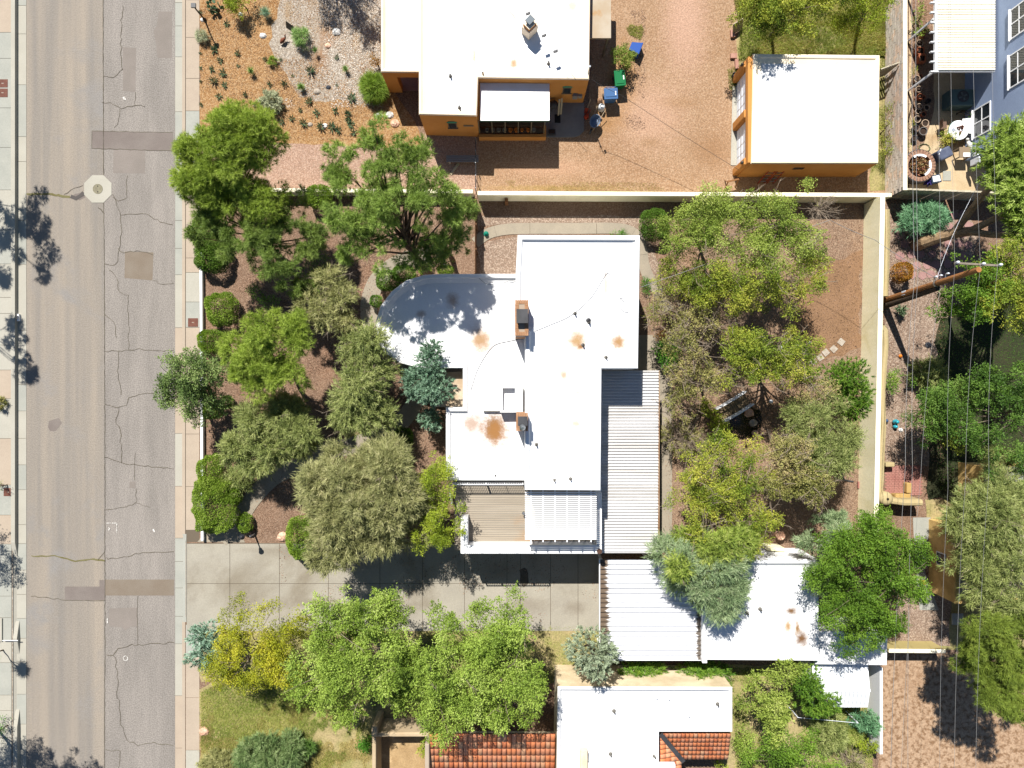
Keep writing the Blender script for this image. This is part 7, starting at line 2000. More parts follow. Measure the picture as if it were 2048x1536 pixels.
def on_pole(z): return b.lerp(t, z / 9.1)
for z, dx in ((5.7, 0.25), (5.9, -0.22), (6.3, 0.24), (5.5, -0.24)):
    p = on_pole(z)
    MB().beam(p, p + Vector((dx * 0.3, abs(dx) + 0.12, 0)), 0.04, 0.04).build('bracket', m_steel, up_)
    insulator(p + Vector((dx * 0.3, abs(dx) + 0.12, 0)), 0.06)
p = on_pole(2.3)
MB().obox(p + Vector((-0.05, 0.05, 0.25)), (0.12, 0, 0), (0, 0.12, 0), (0, 0, 0.18)).build('guard_box', m_insul, up_)
p = on_pole(5.6)
MB().lathe(p + Vector((0, 0, -0.08)), [(0.19, 0), (0.2, 0.02), (0.2, 0.14), (0.19, 0.16)], 12).build('pole_band', m_steel, up_)
sp = thing('stub_pole', 'shorter dark stub pole leaning beside the utility pole', 'utility pole', P(1767, 613))
b2, t2_ = P(1767, 613, 0), P(1876, 576, 5.5)
MB().tube([b2, t2_], [0.19, 0.15], 12).build('shaft', m_stub, sp)
for z in (4.4, 4.7, 5.0):
    p = b2.lerp(t2_, z / 5.5) + Vector((0, 0, 0.16))
    MB().obox(p, (0.05, 0, 0), (0, 0.08, 0), (0, 0, 0.04)).build('bolt_plate', m_steel, sp)
MB().beam(t2_ + Vector((0, 0, -.1)), on_pole(5.55), 0.05, 0.05).build('tie_bar', m_steel, sp)

m_wire = mat('bare_wire', lin(170, 168, 164), rough=0.4, metal=0.3)
m_wired = mat('dark_wire', lin(70, 68, 66), rough=0.6)
def wire(name, label, pts, r=0.012, m=None, sag=0.25, group=None, cat='power line', kind=None):
    q = [P(x, y, h) for x, y, h in pts]
    d = []
    for i in range(len(q) - 1):
        for k in range(10):
            t_ = k / 10
            v = q[i].lerp(q[i + 1], t_)
            v.z -= sag * 4 * t_ * (1 - t_)
            d.append(v)
    d.append(q[-1])
    mid = d[len(d) // 2]
    return MB().tube(d, r, 4).build(name, m or m_wire, None, label=label, cat=cat, group=group, at=mid)
wire('power_line', 'pale cable running down the lane, left of a close pair past the block wall', [(1829, -500, 6.4), (1829, 562, 6.4), (1811, 930, 6.4), (1778, 1700, 6.4)], 0.012)
wire('power_line', 'pale cable running down the lane, right of a close pair past the block wall', [(1838, -500, 6.7), (1836, 557, 6.7), (1825, 930, 6.7), (1818, 1700, 6.7)], 0.011)
wire('power_line', 'thin cable leaving the pole bracket downwards over the shaded lawn', [(1884, -500, 6.0), (1882, 566, 6.0), (1842, 945, 6.0), (1796, 1700, 6.0)], 0.008)
wire('power_line', 'wire from the left end of the crossarm', [(1904, -500, 9.1), (1910, 531, 9.1), (1896, 975, 9.1), (1880, 1700, 9.1)], 0.007)
wire('power_line', 'wire from the middle of the crossarm', [(1940, -500, 9.1), (1961, 535, 9.1), (1931, 960, 9.1), (1908, 1700, 9.1)], 0.007)
wire('power_line', 'wire from the right end of the crossarm', [(1985, -500, 9.1), (1995, 536, 9.1), (1978, 945, 9.1), (1950, 1700, 9.1)], 0.007)
wire('service_cable', 'white twisted service cable from the pole to the blue house', [(1874, 556, 6.1), (1916, 448, 5.4), (1986, 318, 4.6)], 0.008, m_insul, 0.1, cat='cable')
wire('service_cable', 'pale cable from the pole over the tall cream wall into the locust trees', [(1872, 556, 6.0), (1750, 480, 5.6), (1660, 440, 5.3), (1280, 575, 5.2)], 0.014, m_wire, 0.12, cat='cable')
wire('service_cable', 'thin cable from the corner of the orange house to the orange garage', [(1182, 158, 3.9), (1242, 190, 3.6), (1478, 340, 2.6)], 0.012, m_wired, 0.1, cat='cable')
sc_ = thing('roof_cable', 'cable with three black spacers crossing the white roof of the orange house', 'cable', P(1087, 67, 4.2))
ra, rb_ = P(1028, -10, 4.6), P(1152, 160, 3.9)
MB().tube([ra + (ra - rb_) * 0.8, ra, rb_], 0.012, 5).build('line', m_wired, sc_)
for px in (1055, 1087, 1110):
    f = (px - 1028) / 124
    p = ra.lerp(rb_, f)
    MB().obox(p, (0.10, 0.04, 0), (-0.02, 0.05, 0), (0, 0, 0.05)).obox(p + Vector((0.1, 0.05, 0)), (0.05, 0, 0), (0, 0.05, 0), (0, 0, 0.06)).build('spacer', m_capdark, sc_)

m_lamp = mat('lamp_black', lin(44, 46, 52), rough=0.45)
m_lampglass = mat('lamp_glass', lin(96, 100, 110), rough=0.2)
sl2 = thing('street_lamp', 'black curved street lamp over the pavement at the top of the gravel garden', 'street lamp', P(410, 40))
b = P(410, 40)
tp_ = P(387, 11, 2.0)
MB().tube([b, b + Vector((0, 0, 1.1)), b.lerp(tp_, 0.3) + Vector((0, 0, 1.1)), tp_], [0.06, 0.045, 0.04, 0.035], 8).build('post', m_lamp, sl2)
MB().lathe(b, [(0.11, 0), (0.11, 0.1), (0.06, 0.25)], 10).build('base', m_lamp, sl2)
hd = MB().obox(tp_, (0.14, 0.0, 0), (0, 0.13, 0), (0, 0, 0.05)).build('lamp_head', m_lamp, sl2)
MB().obox(tp_ - Vector((0, 0, 0.06)), (0.11, 0, 0), (0, 0.1, 0), (0, 0, 0.012)).build('lens', m_lampglass, hd)
dl = thing('lamp_post', 'black lantern lamp post on the mulch beside the driveway', 'lamp post', P(507, 1061))
b = P(507, 1061)
MB().tube([b, b + Vector((0, 0, 1.6))], [0.055, 0.04], 8).build('post', m_lamp, dl)
MB().lathe(b, [(0.16, 0), (0.17, 0.1), (0.12, 0.3), (0.06, 0.42)], 12).build('base', m_lamp, dl)
h_ = MB().lathe(b + Vector((0, 0, 1.72)), [(0.03, -0.14), (0.1, -0.1), (0.13, 0.14), (0.17, 0.16), (0.07, 0.28), (0.0, 0.32)], 10).build('lamp_head', m_lamp, dl)
MB().lathe(b + Vector((0, 0, 1.72)), [(0.105, -0.08), (0.135, 0.13)], 10).build('glass', m_lampglass, h_)
MB().box(b.x + 0.02, b.y - 0.24, 0.0, b.x + 0.09, b.y - 0.17, 0.7).build('name_stake', m_wpaint, dl)

# ------------------------------------------------------------------ beside the orange house
def plastic(n, c): return mat(n, c, rough=0.7, spec=0.15)
m_pblue = plastic('plastic_blue', lin(74, 112, 160))
m_pblue2 = plastic('plastic_deep_blue', lin(46, 88, 168))
m_pgreen = plastic('plastic_green', lin(24, 122, 70))
def wheelie(name, label, px, py, rot, m, h=1.0, w=0.56, d=0.66, lidcol=None):
    q = P(px, py, h)
    r = thing(name, label, 'bin', (q.x, q.y, 0))
    c, s = math.cos(rot), math.sin(rot)
    def T(x, y, z): return Vector((q.x + c * x - s * y, q.y + s * x + c * y, z))
    mb = MB()
    lo_ = [T(-w * .38, -d * .36, 0.06), T(w * .38, -d * .36, 0.06), T(w * .38, d * .36, 0.06), T(-w * .38, d * .36, 0.06)]
    hi_ = [T(-w / 2, -d / 2, h - 0.06), T(w / 2, -d / 2, h - 0.06), T(w / 2, d / 2, h - 0.06), T(-w / 2, d / 2, h - 0.06)]
    for i in range(4): mb.quad(lo_[i], lo_[(i + 1) % 4], hi_[(i + 1) % 4], hi_[i])
    mb.poly(lo_[::-1])
    mb.build('body', m, r)
    l = MB().obox(T(0, 0, h - 0.02), (c * (w / 2 + .03), s * (w / 2 + .03), 0), (-s * (d / 2 + .03), c * (d / 2 + .03), 0), (0, 0, 0.03)).obox(T(0, 0.02, h + 0.02), (c * (w / 2 - .06), s * (w / 2 - .06), 0), (-s * (d / 2 - .08), c * (d / 2 - .08), 0), (0, 0, 0.02)).build('lid', lidcol or m, r)
    bevel(l, 0.02)
    MB().tube([T(-w * .4, d / 2 + 0.1, h - 0.05), T(w * .4, d / 2 + 0.1, h - 0.05)], 0.025, 6).build('handle', m, r)
    for sx_ in (-1, 1):
        MB().tube([T(sx_ * w * .42, d * .4, 0.12), T(sx_ * w * .5, d * .4, 0.12)], 0.12, 10).build('wheel', m_capdark, r)
    MB().obox(T(w * .36, 0, h + 0.045), (c * .03, s * .03, 0), (-s * .12, c * .12, 0), (0, 0, 0.004)).build('label_plate', m_wpaint, r)
    return r
wheelie('wheeled_bin', 'blue wheeled bin with a closed lid beside the orange house', 1222, 187, 0.05, m_pblue, 1.0, 0.78, 0.62)
wheelie('wheeled_bin', 'green wheeled bin half buried under the sprawling vine', 1240, 156, 0.1, m_pgreen, 0.95, 0.6, 0.9)
q = P(1270, 95, 0.5)
bt = thing('blue_tub', 'bright blue tub lying on its side near the vine', 'tub', (q.x, q.y, 0))
ax = Vector((0.9, -0.35, 0)).normalized(); sd_ = Vector((0.35, 0.9, 0)).normalized()
mb = MB()
def trap(o, w, h): return [o + sd_ * (-w) + Vector((0, 0, 0.03)), o + sd_ * w + Vector((0, 0, 0.03)), o + sd_ * w * .95 + Vector((0, 0, h)), o - sd_ * w * .95 + Vector((0, 0, h))]
A, Bq = trap(Vector((q.x, q.y, 0)) - ax * .3, 0.26, 0.5), trap(Vector((q.x, q.y, 0)) + ax * .35, 0.38, 0.66)
for i in range(4): mb.quad(A[i], A[(i + 1) % 4], Bq[(i + 1) % 4], Bq[i])
mb.poly(A)
mb.build('shell', m_pblue2, bt)
MB().tube(Bq + [Bq[0]], 0.03, 6).build('rim', m_pblue2, bt)
# wheelbarrow
wb = thing('wheelbarrow', 'grey-blue wheelbarrow with an empty tray near the orange house terrace', 'wheelbarrow', P(1193, 240))
c = P(1191, 241, 0.6)
fw = Vector((-0.42, -0.9, 0)).normalized(); sdv = Vector((0.9, -0.42, 0)).normalized()
outer, inner = [], []
for k in range(14):
    a = 2 * math.pi * k / 14
    l = 0.48 if math.cos(a) > 0 else 0.36
    outer.append(c + fw * (l * math.cos(a)) + sdv * 0.32 * math.sin(a) + Vector((0, 0, 0.06)))
    inner.append(c + fw * (l * 0.6 * math.cos(a)) + sdv * 0.2 * math.sin(a) - Vector((0, 0, 0.2)))
mb = MB()
for k in range(14):
    mb.quad(inner[k], inner[(k + 1) % 14], outer[(k + 1) % 14], outer[k])
mb.poly(inner)
m_tray = mat('tray_grey_blue', lin(112, 128, 152), lin(126, 140, 160), 4, rough=0.5)
tr = mb.build('tray', m_tray, wb)
MB().tube(outer + [outer[0]], 0.022, 6).build('rim', m_tray, tr)
for sg in (-1, 1):
    MB().tube([c + fw * 0.55 + sdv * 0.08 * sg - Vector((0, 0, 0.36)), c + sdv * 0.2 * sg - Vector((0, 0, 0.22)), c - fw * 0.85 + sdv * 0.28 * sg + Vector((0, 0, 0.05))], 0.022, 6).build('handle', mat('ash_handle', lin(190, 170, 140), rough=0.7), wb)
    MB().tube([c - fw * 0.25 + sdv * 0.22 * sg - Vector((0, 0, 0.2)), c - fw * 0.3 + sdv * 0.24 * sg - Vector((0, 0, 0.6))], 0.018, 6).build('leg', m_capdark, wb)
wc = c + fw * 0.58 - Vector((0, 0, 0.42))
MB().tube([wc - sdv * 0.05, wc + sdv * 0.05], 0.18, 14).build('wheel', m_capdark, wb)
# gas bottle, sack, watering can
q = P(1204, 212, 0.5)
gb = thing('gas_bottle', 'white domed gas bottle between the blue bin and the wheelbarrow', 'gas bottle', (q.x, q.y, 0))
MB().lathe((q.x, q.y, 0), [(0.19, 0), (0.2, 0.04), (0.2, 0.4), (0.15, 0.5), (0.05, 0.53), (0, 0.53)], 16).build('body', mat('bottle_white', lin(206, 210, 212), rough=0.4), gb, smooth=True)
MB().lathe((q.x, q.y, 0.5), [(0.11, 0), (0.12, 0.08), (0.11, 0.1)], 12, 0.3, 5.6).build('collar', m_steel, gb)
q = P(1200, 200, 0.3)
MB().lathe((q.x, q.y, 0), [(0.02, 0), (0.17, 0.05), (0.19, 0.2), (0.1, 0.32), (0.06, 0.38), (0, 0.36)], 9).build('sack', mat('tan_sack', lin(178, 140, 108), lin(150, 112, 84), 6, rough=0.9), None, label='small tan sack behind the white gas bottle', cat='sack', at=(q.x, q.y, 0))
q = P(1173, 232, 0.2)
cn = thing('watering_can', 'red watering can in the shade at the edge of the grey terrace', 'watering can', (q.x, q.y, 0))
m_red = plastic('can_red', lin(176, 66, 40))
MB().lathe((q.x, q.y, 0), [(0.15, 0), (0.16, 0.02), (0.14, 0.28), (0.05, 0.3)], 14).build('body', m_red, cn, smooth=True)
MB().tube([(q.x + 0.1, q.y + 0.1, 0.1), (q.x + 0.24, q.y + 0.36, 0.3)], [0.035, 0.025], 6).build('spout', m_red, cn)
MB().tube([(q.x - 0.1, q.y - 0.1, 0.25), (q.x - 0.14, q.y - 0.1, 0.42), (q.x + 0.04, q.y, 0.42)], 0.016, 6).build('handle', m_red, cn)
q = P(1175, 215, 0.4)
sh_ = thing('garden_spade', 'garden tool with an orange blade leaning beside the terrace', 'spade', (q.x, q.y, 0))
MB().tube([(q.x + 0.15, q.y + 0.35, 0.9), (q.x, q.y, 0.3)], 0.018, 6).build('shaft', mat('ash_handle', (0, 0, 0)), sh_)
MB().obox((q.x - 0.05, q.y - 0.12, 0.2), (0.1, -0.02, 0), (0.03, 0.12, 0.12), (0, 0.01, -0.008)).build('blade', m_red, sh_)
# things on the terrace
q = P(1115, 238)
MB().box(q.x - 0.18, q.y - 0.26, 0.05, q.x + 0.18, q.y + 0.26, 0.075).build('doormat', mat('black_mat', lin(30, 30, 30), lin(42, 42, 42), 8, rough=0.95), None, label='black rectangular mat on the shaded grey terrace', cat='mat', at=(q.x, q.y, 0.05))
for i, (px, py) in enumerate(((1118, 214), (1123, 212))):
    q = P(px, py, 0.8)
    MB().obox((q.x, q.y, 0.75), (0.05, 0, 0), (0, 0.3, 0.5), (0, 0.012, -0.008)).build('leaning_board', mat('pale_board', lin(190, 176, 146), rough=0.8), None,
        label=('left of two pale boards leaning in the orange house corner', 'right of two pale boards leaning in the orange house corner')[i], cat='board', at=(q.x, q.y, 0.05))
q = P(1107, 210, 0.6)
bq = thing('barbecue', 'dark round barbecue in the shade beside the white canopy', 'barbecue', (q.x, q.y, 0))
MB().lathe((q.x, q.y, 0.5), [(0.05, 0), (0.22, 0.1), (0.26, 0.24), (0.2, 0.36), (0, 0.4)], 14).build('bowl', m_capdark, bq, smooth=True)
for k in range(3):
    a = k * 2.1
    MB().tube([(q.x + .08 * math.cos(a), q.y + .08 * math.sin(a), 0.55), (q.x + .22 * math.cos(a), q.y + .22 * math.sin(a), 0.05)], 0.015, 6).build('leg', m_capdark, bq)
q = P(1104, 263, 0.3)
ch = thing('plant_trough', 'dark plant trough at the lower corner of the grey terrace', 'trough', (q.x, q.y, 0))
MB().box(q.x - 0.22, q.y - 0.16, 0.05, q.x + 0.22, q.y + 0.16, 0.3).build('box', m_capdark, ch)
MB().box(q.x - 0.18, q.y - 0.12, 0.3, q.x + 0.18, q.y + 0.12, 0.31).build('soil', mat('potting_soil', lin(60, 46, 36), rough=0.95), ch)
# metal bird feeder on a rod whose shadow lies on the gravel
q = P(1190, 262)
bf = thing('bird_feeder', 'thin iron rod with a hook standing in the gravel below the wheelbarrow', 'feeder', (q.x, q.y, 0))
MB().tube([(q.x, q.y, 0), (q.x, q.y, 1.9), (q.x + 0.08, q.y, 2.0), (q.x + 0.16, q.y, 1.92)], 0.02, 6).build('rod', m_capdark, bf)
MB().lathe((q.x + 0.16, q.y, 1.7), [(0.02, 0), (0.07, 0.02), (0.07, 0.16), (0.0, 0.22)], 8).build('basket', m_capdark, bf)
# grey bench in the shade of the orange house
q = P(925, 318, 0.4)
gbn = thing('garden_bench', 'grey slatted bench in the shadow of the orange house', 'bench', (q.x, q.y, 0))
m_bench = mat('bench_grey', lin(146, 142, 140), rough=0.8)
for k in range(4):
    MB().box(q.x - 1.0, q.y - 0.2 + 0.11 * k, 0.4, q.x + 1.0, q.y - 0.11 + 0.11 * k, 0.44).build('slat', m_bench, gbn)
for sx_ in (-0.8, 0.8):
    MB().box(q.x + sx_ - 0.05, q.y - 0.18, 0, q.x + sx_ + 0.05, q.y + 0.22, 0.4).build('leg', m_bench, gbn)
q = P(908, 338)
MB().beam((q.x - 0.2, q.y - 0.35, 0.05), (q.x + 0.3, q.y + 0.35, 0.05), 0.14, 0.06).build('plank', mat('pale_board', (0, 0, 0)), None, label='pale loose plank on the gravel below the grey bench', cat='plank', at=(q.x, q.y, 0))
# things in the gravel garden
q = P(579, 53, 0.5)
pn = thing('tilted_panel', 'tilted black panel on a short stake in the pale gravel', 'panel', (q.x, q.y, 0))
MB().obox((q.x, q.y, 0.45), (0.23, -0.16, 0), (0.06, 0.09, 0.22), (0.006, 0.008, -0.004)).build('panel_face', mat('solar_black', lin(24, 40, 40), rough=0.3), pn)
MB().tube([(q.x + 0.05, q.y + 0.05, 0), (q.x, q.y, 0.45)], 0.02, 6).build('stake', m_steel, pn)
q = P(567, 81, 0.2)
sc2 = thing('metal_bird', 'rust coloured metal bird ornament in the pale gravel', 'ornament', (q.x, q.y, 0))
m_rust = mat('rusty_steel', lin(140, 78, 50), lin(112, 60, 40), 6, rough=0.8)
MB().tube([(q.x - 0.2, q.y - 0.16, 0.16), (q.x - 0.05, q.y - 0.02, 0.26), (q.x + 0.12, q.y + 0.14, 0.24)], [0.05, 0.13, 0.06], 8).build('body', m_rust, sc2, smooth=True)
MB().tube([(q.x + 0.12, q.y + 0.14, 0.24), (q.x + 0.16, q.y + 0.24, 0.42), (q.x + 0.24, q.y + 0.26, 0.44)], [0.05, 0.035, 0.01], 6).build('neck', m_rust, sc2)
for sg in (-0.05, 0.06):
    MB().tube([(q.x + sg, q.y, 0.2), (q.x + sg, q.y - 0.02, 0.0)], 0.014, 5).build('leg', m_rust, sc2)
def rock(px, py, r, m, label, flat=0.7, seed=0, name='stone', group=None):
    rng_ = random.Random(seed + px)
    q = P(px, py)
    mb = MB()
    n, rows = 9, 5
    for i in range(rows):
        ph = (i / (rows - 1)) * math.pi / 2
        for k in range(n):
            a = 2 * math.pi * k / n
            rad = r * math.cos(ph * 0.96) * rng_.uniform(0.82, 1.12)
            mb.v.append((q.x + rad * math.cos(a) * 1.15, q.y + rad * math.sin(a), r * flat * math.sin(ph) * rng_.uniform(0.9, 1.08)))
    for i in range(rows - 1):
        for k in range(n):
            mb.f.append((i * n + k, i * n + (k + 1) % n, (i + 1) * n + (k + 1) % n, (i + 1) * n + k))
    mb.f.append(tuple((rows - 1) * n + k for k in range(n)))
    return mb.build(name, m, None, label=label, cat='stone', group=group, at=(q.x, q.y, 0))
m_wrock = mat('white_rock', lin(216, 214, 208), lin(190, 186, 178), 5, 0.3, 0.7, 0.9, 0.1, 20)
m_drock = mat('dark_rock', lin(60, 64, 72), lin(76, 78, 84), 5, rough=0.9)
rock(673, 64, 0.26, m_wrock, 'white stone on the pale gravel near the tree shadow')
rock(656, 92, 0.18, m_stone_p, 'tan stone with a hollow on the bare patch of pale gravel')
rock(758, 232, 0.22, m_wrock, 'white stone left of a pair beside the biggest pine crown')
rock(779, 230, 0.24, m_wrock, 'white stone right of a pair beside the biggest pine crown')
rock(621, 249, 0.15, m_stone, 'pale flat stone in the agave row')
rock(650, 252, 0.17, m_wrock, 'white stone between agaves of the row')
rock(657, 175, 0.15, m_drock, 'dark round stone at the lower end of the pale gravel')
rock(634, 184, 0.2, m_stone, 'grey stone at the lower end of the pale gravel')
rock(405, 40, 0.13, m_wrock, 'little white stone at the pavement under the street lamp')
rock(526, 72, 0.2, m_wrock, 'white stone beside the shadow of the yellow-green bush')
rock(481, 29, 0.15, m_wrock, 'white stone under the yellow-green bush')
rock(565, 1073, 0.32, m_stone_p, 'big pink boulder at the driveway beside the bright bush')
rock(409, 1462, 0.3, m_stone_p, 'pinkish rock at the pavement edge of the lower lawn')
rock(790, 247, 0.25, m_stone_p, 'pinkish rock beside the dark porch')
# bricks and blocks around the orange garage
def slab_block(name, label, px, py, w, d, h, rot, m, cat):
    q = P(px, py, h)
    c, s = math.cos(rot), math.sin(rot)
    return MB().obox((q.x, q.y, h / 2), (c * w / 2, s * w / 2, 0), (-s * d / 2, c * d / 2, 0), (0, 0, h / 2)).build(name, m, None, label=label, cat=cat, at=(q.x, q.y, 0))
m_pinkblk = mat('pink_block', lin(196, 150, 130), lin(182, 134, 116), 3, rough=0.9)
slab_block('edging_block', 'pink edging block on end at the lawn beside the leaning board', 1466, 66, 0.25, 0.45, 0.2, 0.05, m_pinkblk, 'block')
slab_block('edging_block', 'pink edging block laid flat above the orange garage', 1468, 111, 0.4, 0.3, 0.18, 0.0, m_pinkblk, 'block')
slab_block('edging_block', 'narrow pink edging block running along the lawn above the orange garage', 1474, 127, 0.2, 0.6, 0.18, 0.05, m_pinkblk, 'block')
q = P(1476, 52, 0.5)
MB().obox((q.x, q.y, 0.45), (0.3, 0.18, 0), (-0.1, 0.12, 0.38), (0.012, -0.02, 0.008)).build('leaning_board', mat('pale_board', (0, 0, 0)), None, label='pinkish board leaning at the lawn edge left of the fruit tree', cat='board', at=(q.x, q.y, 0))
q = P(1470, 149, 0.3)
MB().lathe((q.x, q.y, 0), [(0.12, 0), (0.16, 0.26), (0.17, 0.28), (0.14, 0.28), (0.13, 0.2), (0, 0.2)], 14).build('bucket', m_capdark, None, label='small black bucket beside the upper corner of the orange garage', cat='bucket', at=(q.x, q.y, 0))
# sawhorse and ladders beside the orange garage
q = P(1466, 362, 0.6)
sw = thing('sawhorse', 'wooden sawhorse casting a ladder shadow at the corner of the orange garage', 'sawhorse', (q.x, q.y, 0))
m_saw = mat('saw_wood', lin(150, 104, 64), rough=0.9)
MB().beam((q.x - 0.4, q.y - 0.08, 0.72), (q.x + 0.4, q.y + 0.1, 0.72), 0.09, 0.1).build('top_beam', m_saw, sw)
for sx_ in (-0.32, 0.32):
    for sy_ in (-1, 1):
        MB().beam((q.x + sx_, q.y + sx_ * 0.22, 0.68), (q.x + sx_, q.y + sx_ * 0.22 + 0.28 * sy_, 0), 0.07, 0.03).build('leg', m_saw, sw)
for i, px in enumerate((1540, 1558)):
    q = P(px, 346, 1.0)
    ld = thing('ladder', ('left of two red ladders leaning on the shaded garage wall', 'right of two red ladders leaning on the shaded garage wall')[i], 'ladder', (q.x, q.y, 0))
    for sx_ in (-0.2, 0.2):
        MB().beam((q.x + sx_ - 0.2, q.y - 0.35, 0), (q.x + sx_ + 0.25, q.y + 0.38, 2.0), 0.06, 0.04).build('rail', mat('ladder_red', lin(168, 64, 40), rough=0.6), ld)
    for k in range(7):
        f = 0.1 + k * 0.13
        MB().beam((q.x - 0.2 + 0.45 * f - 0.2, q.y - 0.35 + 0.73 * f, 2 * f), (q.x + 0.2 + 0.45 * f - 0.2, q.y - 0.35 + 0.73 * f, 2 * f), 0.05, 0.02).build('rung', m_steel, ld)
gt = thing('side_gate', 'slanting timber gate between the orange garage and the block wall', 'gate', P(1780, 132))
a, b = P(1762, 138, 1.8), P(1800, 124, 1.8)
for z in (0.4, 1.1, 1.75):
    MB().beam((a.x, a.y, z), (b.x, b.y, z), 0.06, 0.1).build('rail', mat('fence_cream', (0, 0, 0)), gt)
for k in range(8):
    p = a.lerp(b, (k + 0.5) / 8)
    MB().beam((p.x, p.y - 0.05, 0.1), (p.x, p.y - 0.05, 1.7), 0.1, 0.02, up=(0, 1, 0)).build('board', mat('fence_cream', (0, 0, 0)), gt)

# ------------------------------------------------------------------ patio of the blue house
m_terra = mat('terracotta', lin(186, 112, 78), lin(172, 98, 66), 4, rough=0.85)
m_palepot = mat('pale_pot', lin(200, 176, 150), lin(184, 158, 132), 4, rough=0.85)
m_soil = mat('potting_soil', (0, 0, 0))
def pot(px, py, r, h, m, label, group=None, plant=None):
    q = P(px, py, h)
    t_ = thing('plant_pot', label, 'plant pot', (q.x, q.y, 0), group)
    MB().lathe((q.x, q.y, 0), [(r * .7, 0), (r * .95, h * .85), (r * 1.05, h * .85), (r * 1.05, h), (r * .88, h), (r * .86, h * .8)], 16).build('pot', m, t_)
    MB().lathe((q.x, q.y, h * .8), [(r * .87, 0), (0, 0.01)], 12).build('soil', m_soil, t_)
    return t_
PG = 'round pots lined up along the block wall'
for px, py, r, h, m, lab in (
    (1840, 86, 0.21, 0.36, m_palepot, 'pale round pot beside the ribbed patio cover posts'),
    (1834, 157, 0.2, 0.35, m_palepot, 'empty pale pot just below the corner of the ribbed cover'),
    (1841, 152, 0.12, 0.25, m_terra, 'small terracotta pot under the corner of the ribbed cover'),
    (1838, 178, 0.19, 0.34, m_palepot, 'pale pot in the shade left of the air conditioner'),
    (1841, 192, 0.16, 0.5, m_terra, 'slim terracotta pot in the shaded row'),
    (1847, 194, 0.13, 0.45, m_terra, 'second slim terracotta pot in the shaded row'),
    (1839, 213, 0.19, 0.34, m_palepot, 'pale ringed pot at the top of the lower pot group'),
    (1854, 215, 0.17, 0.34, m_palepot, 'pale ringed pot standing right in the lower pot group'),
    (1837, 222, 0.18, 0.32, m_palepot, 'pale ringed pot second in the lower pot group'),
    (1858, 201, 0.15, 0.3, m_capdark, 'small dark pot in the deep shade of the cover'),
    (1848, 228, 0.15, 0.4, m_terra, 'orange terracotta jar with a green plant'),
    (1835, 238, 0.21, 0.36, m_palepot, 'wide pale pot with sparse greenery near the wall'),
    (1851, 246, 0.22, 0.4, m_palepot, 'widest pale pot full of dark soil on the tan patio'),
    (1847, 262, 0.25, 0.4, mat('grey_pot', lin(120, 116, 112), rough=0.8), 'dark grey tub at the end of the pot row'),
    (1832, 255, 0.18, 0.34, m_capdark, 'black pot against the weeds by the block wall'),
    (1830, 276, 0.18, 0.3, m_capdark, 'black pot nearest the round brick planter'),
):
    pot(px, py, r, h, m, lab)
for px, py, lab in ((1842, 101, 'upper of two square terracotta planters'), (1845, 116, 'lower of two square terracotta planters')):
    q = P(px, py, 0.4)
    t_ = thing('square_planter', lab + ' beside the ribbed cover', 'planter', (q.x, q.y, 0))
    w = 0.22
    MB().box(q.x - w, q.y - w, 0, q.x + w, q.y - w + .05, .4).box(q.x - w, q.y + w - .05, 0, q.x + w, q.y + w, .4).box(q.x - w, q.y - w + .05, 0, q.x - w + .05, q.y + w - .05, .4).box(q.x + w - .05, q.y - w + .05, 0, q.x + w, q.y + w - .05, .4).build('box', m_terra, t_)
    MB().box(q.x - w + .05, q.y - w + .05, 0.02, q.x + w - .05, q.y + w - .05, .32).build('soil', m_soil, t_)
for i, (px, py, a) in enumerate(((1850, 60, 0.5), (1848, 70, 1.2))):
    q = P(px, py, 0.4)
    MB().lathe((q.x, q.y, 0), [(0.1, 0), (0.16, 0.2), (0.08, 0.36), (0.1, 0.42), (0.07, 0.4)], 12).build('clay_jar', m_terra, None, label=('upper orange clay jar in the shade beside the ribbed cover', 'lower orange clay jar in the shade beside the ribbed cover')[i], cat='jar', at=(q.x, q.y, 0))
# air conditioner
q = P(1925, 195, 0.9)
ac = thing('air_conditioner', 'teal grey air conditioner with a round fan in the shade of the blue house', 'air conditioner', (q.x, q.y, 0))
bevel(MB().box(q.x - 0.75, q.y - 0.5, 0.05, q.x + 0.75, q.y + 0.5, 0.95).build('case', mat('ac_teal', lin(86, 112, 112), rough=0.5), ac), 0.04)
MB().lathe((q.x, q.y + 0.05, 0.95), [(0.34, 0), (0.36, 0.03), (0.3, 0.03), (0.28, 0.005), (0, 0.005)], 20).build('fan_grille', m_capdark, ac)
for k in range(4):
    a = k * math.pi / 2 + 0.4
    MB().beam((q.x, q.y + 0.05, 0.965), (q.x + 0.27 * math.cos(a), q.y + 0.05 + 0.27 * math.sin(a), 0.965), 0.1, 0.01).build('fan_blade', mat('blade_grey', lin(110, 116, 116), rough=0.5), ac)
q = P(1928, 205, 0.5)
MB().box(q.x - 0.6, q.y - 0.12, 0.3, q.x + 0.6, q.y + 0.12, 0.5).build('low_shelf', m_wpaint, None, label='white low shelf in front of the air conditioner', cat='shelf', at=(q.x, q.y, 0))
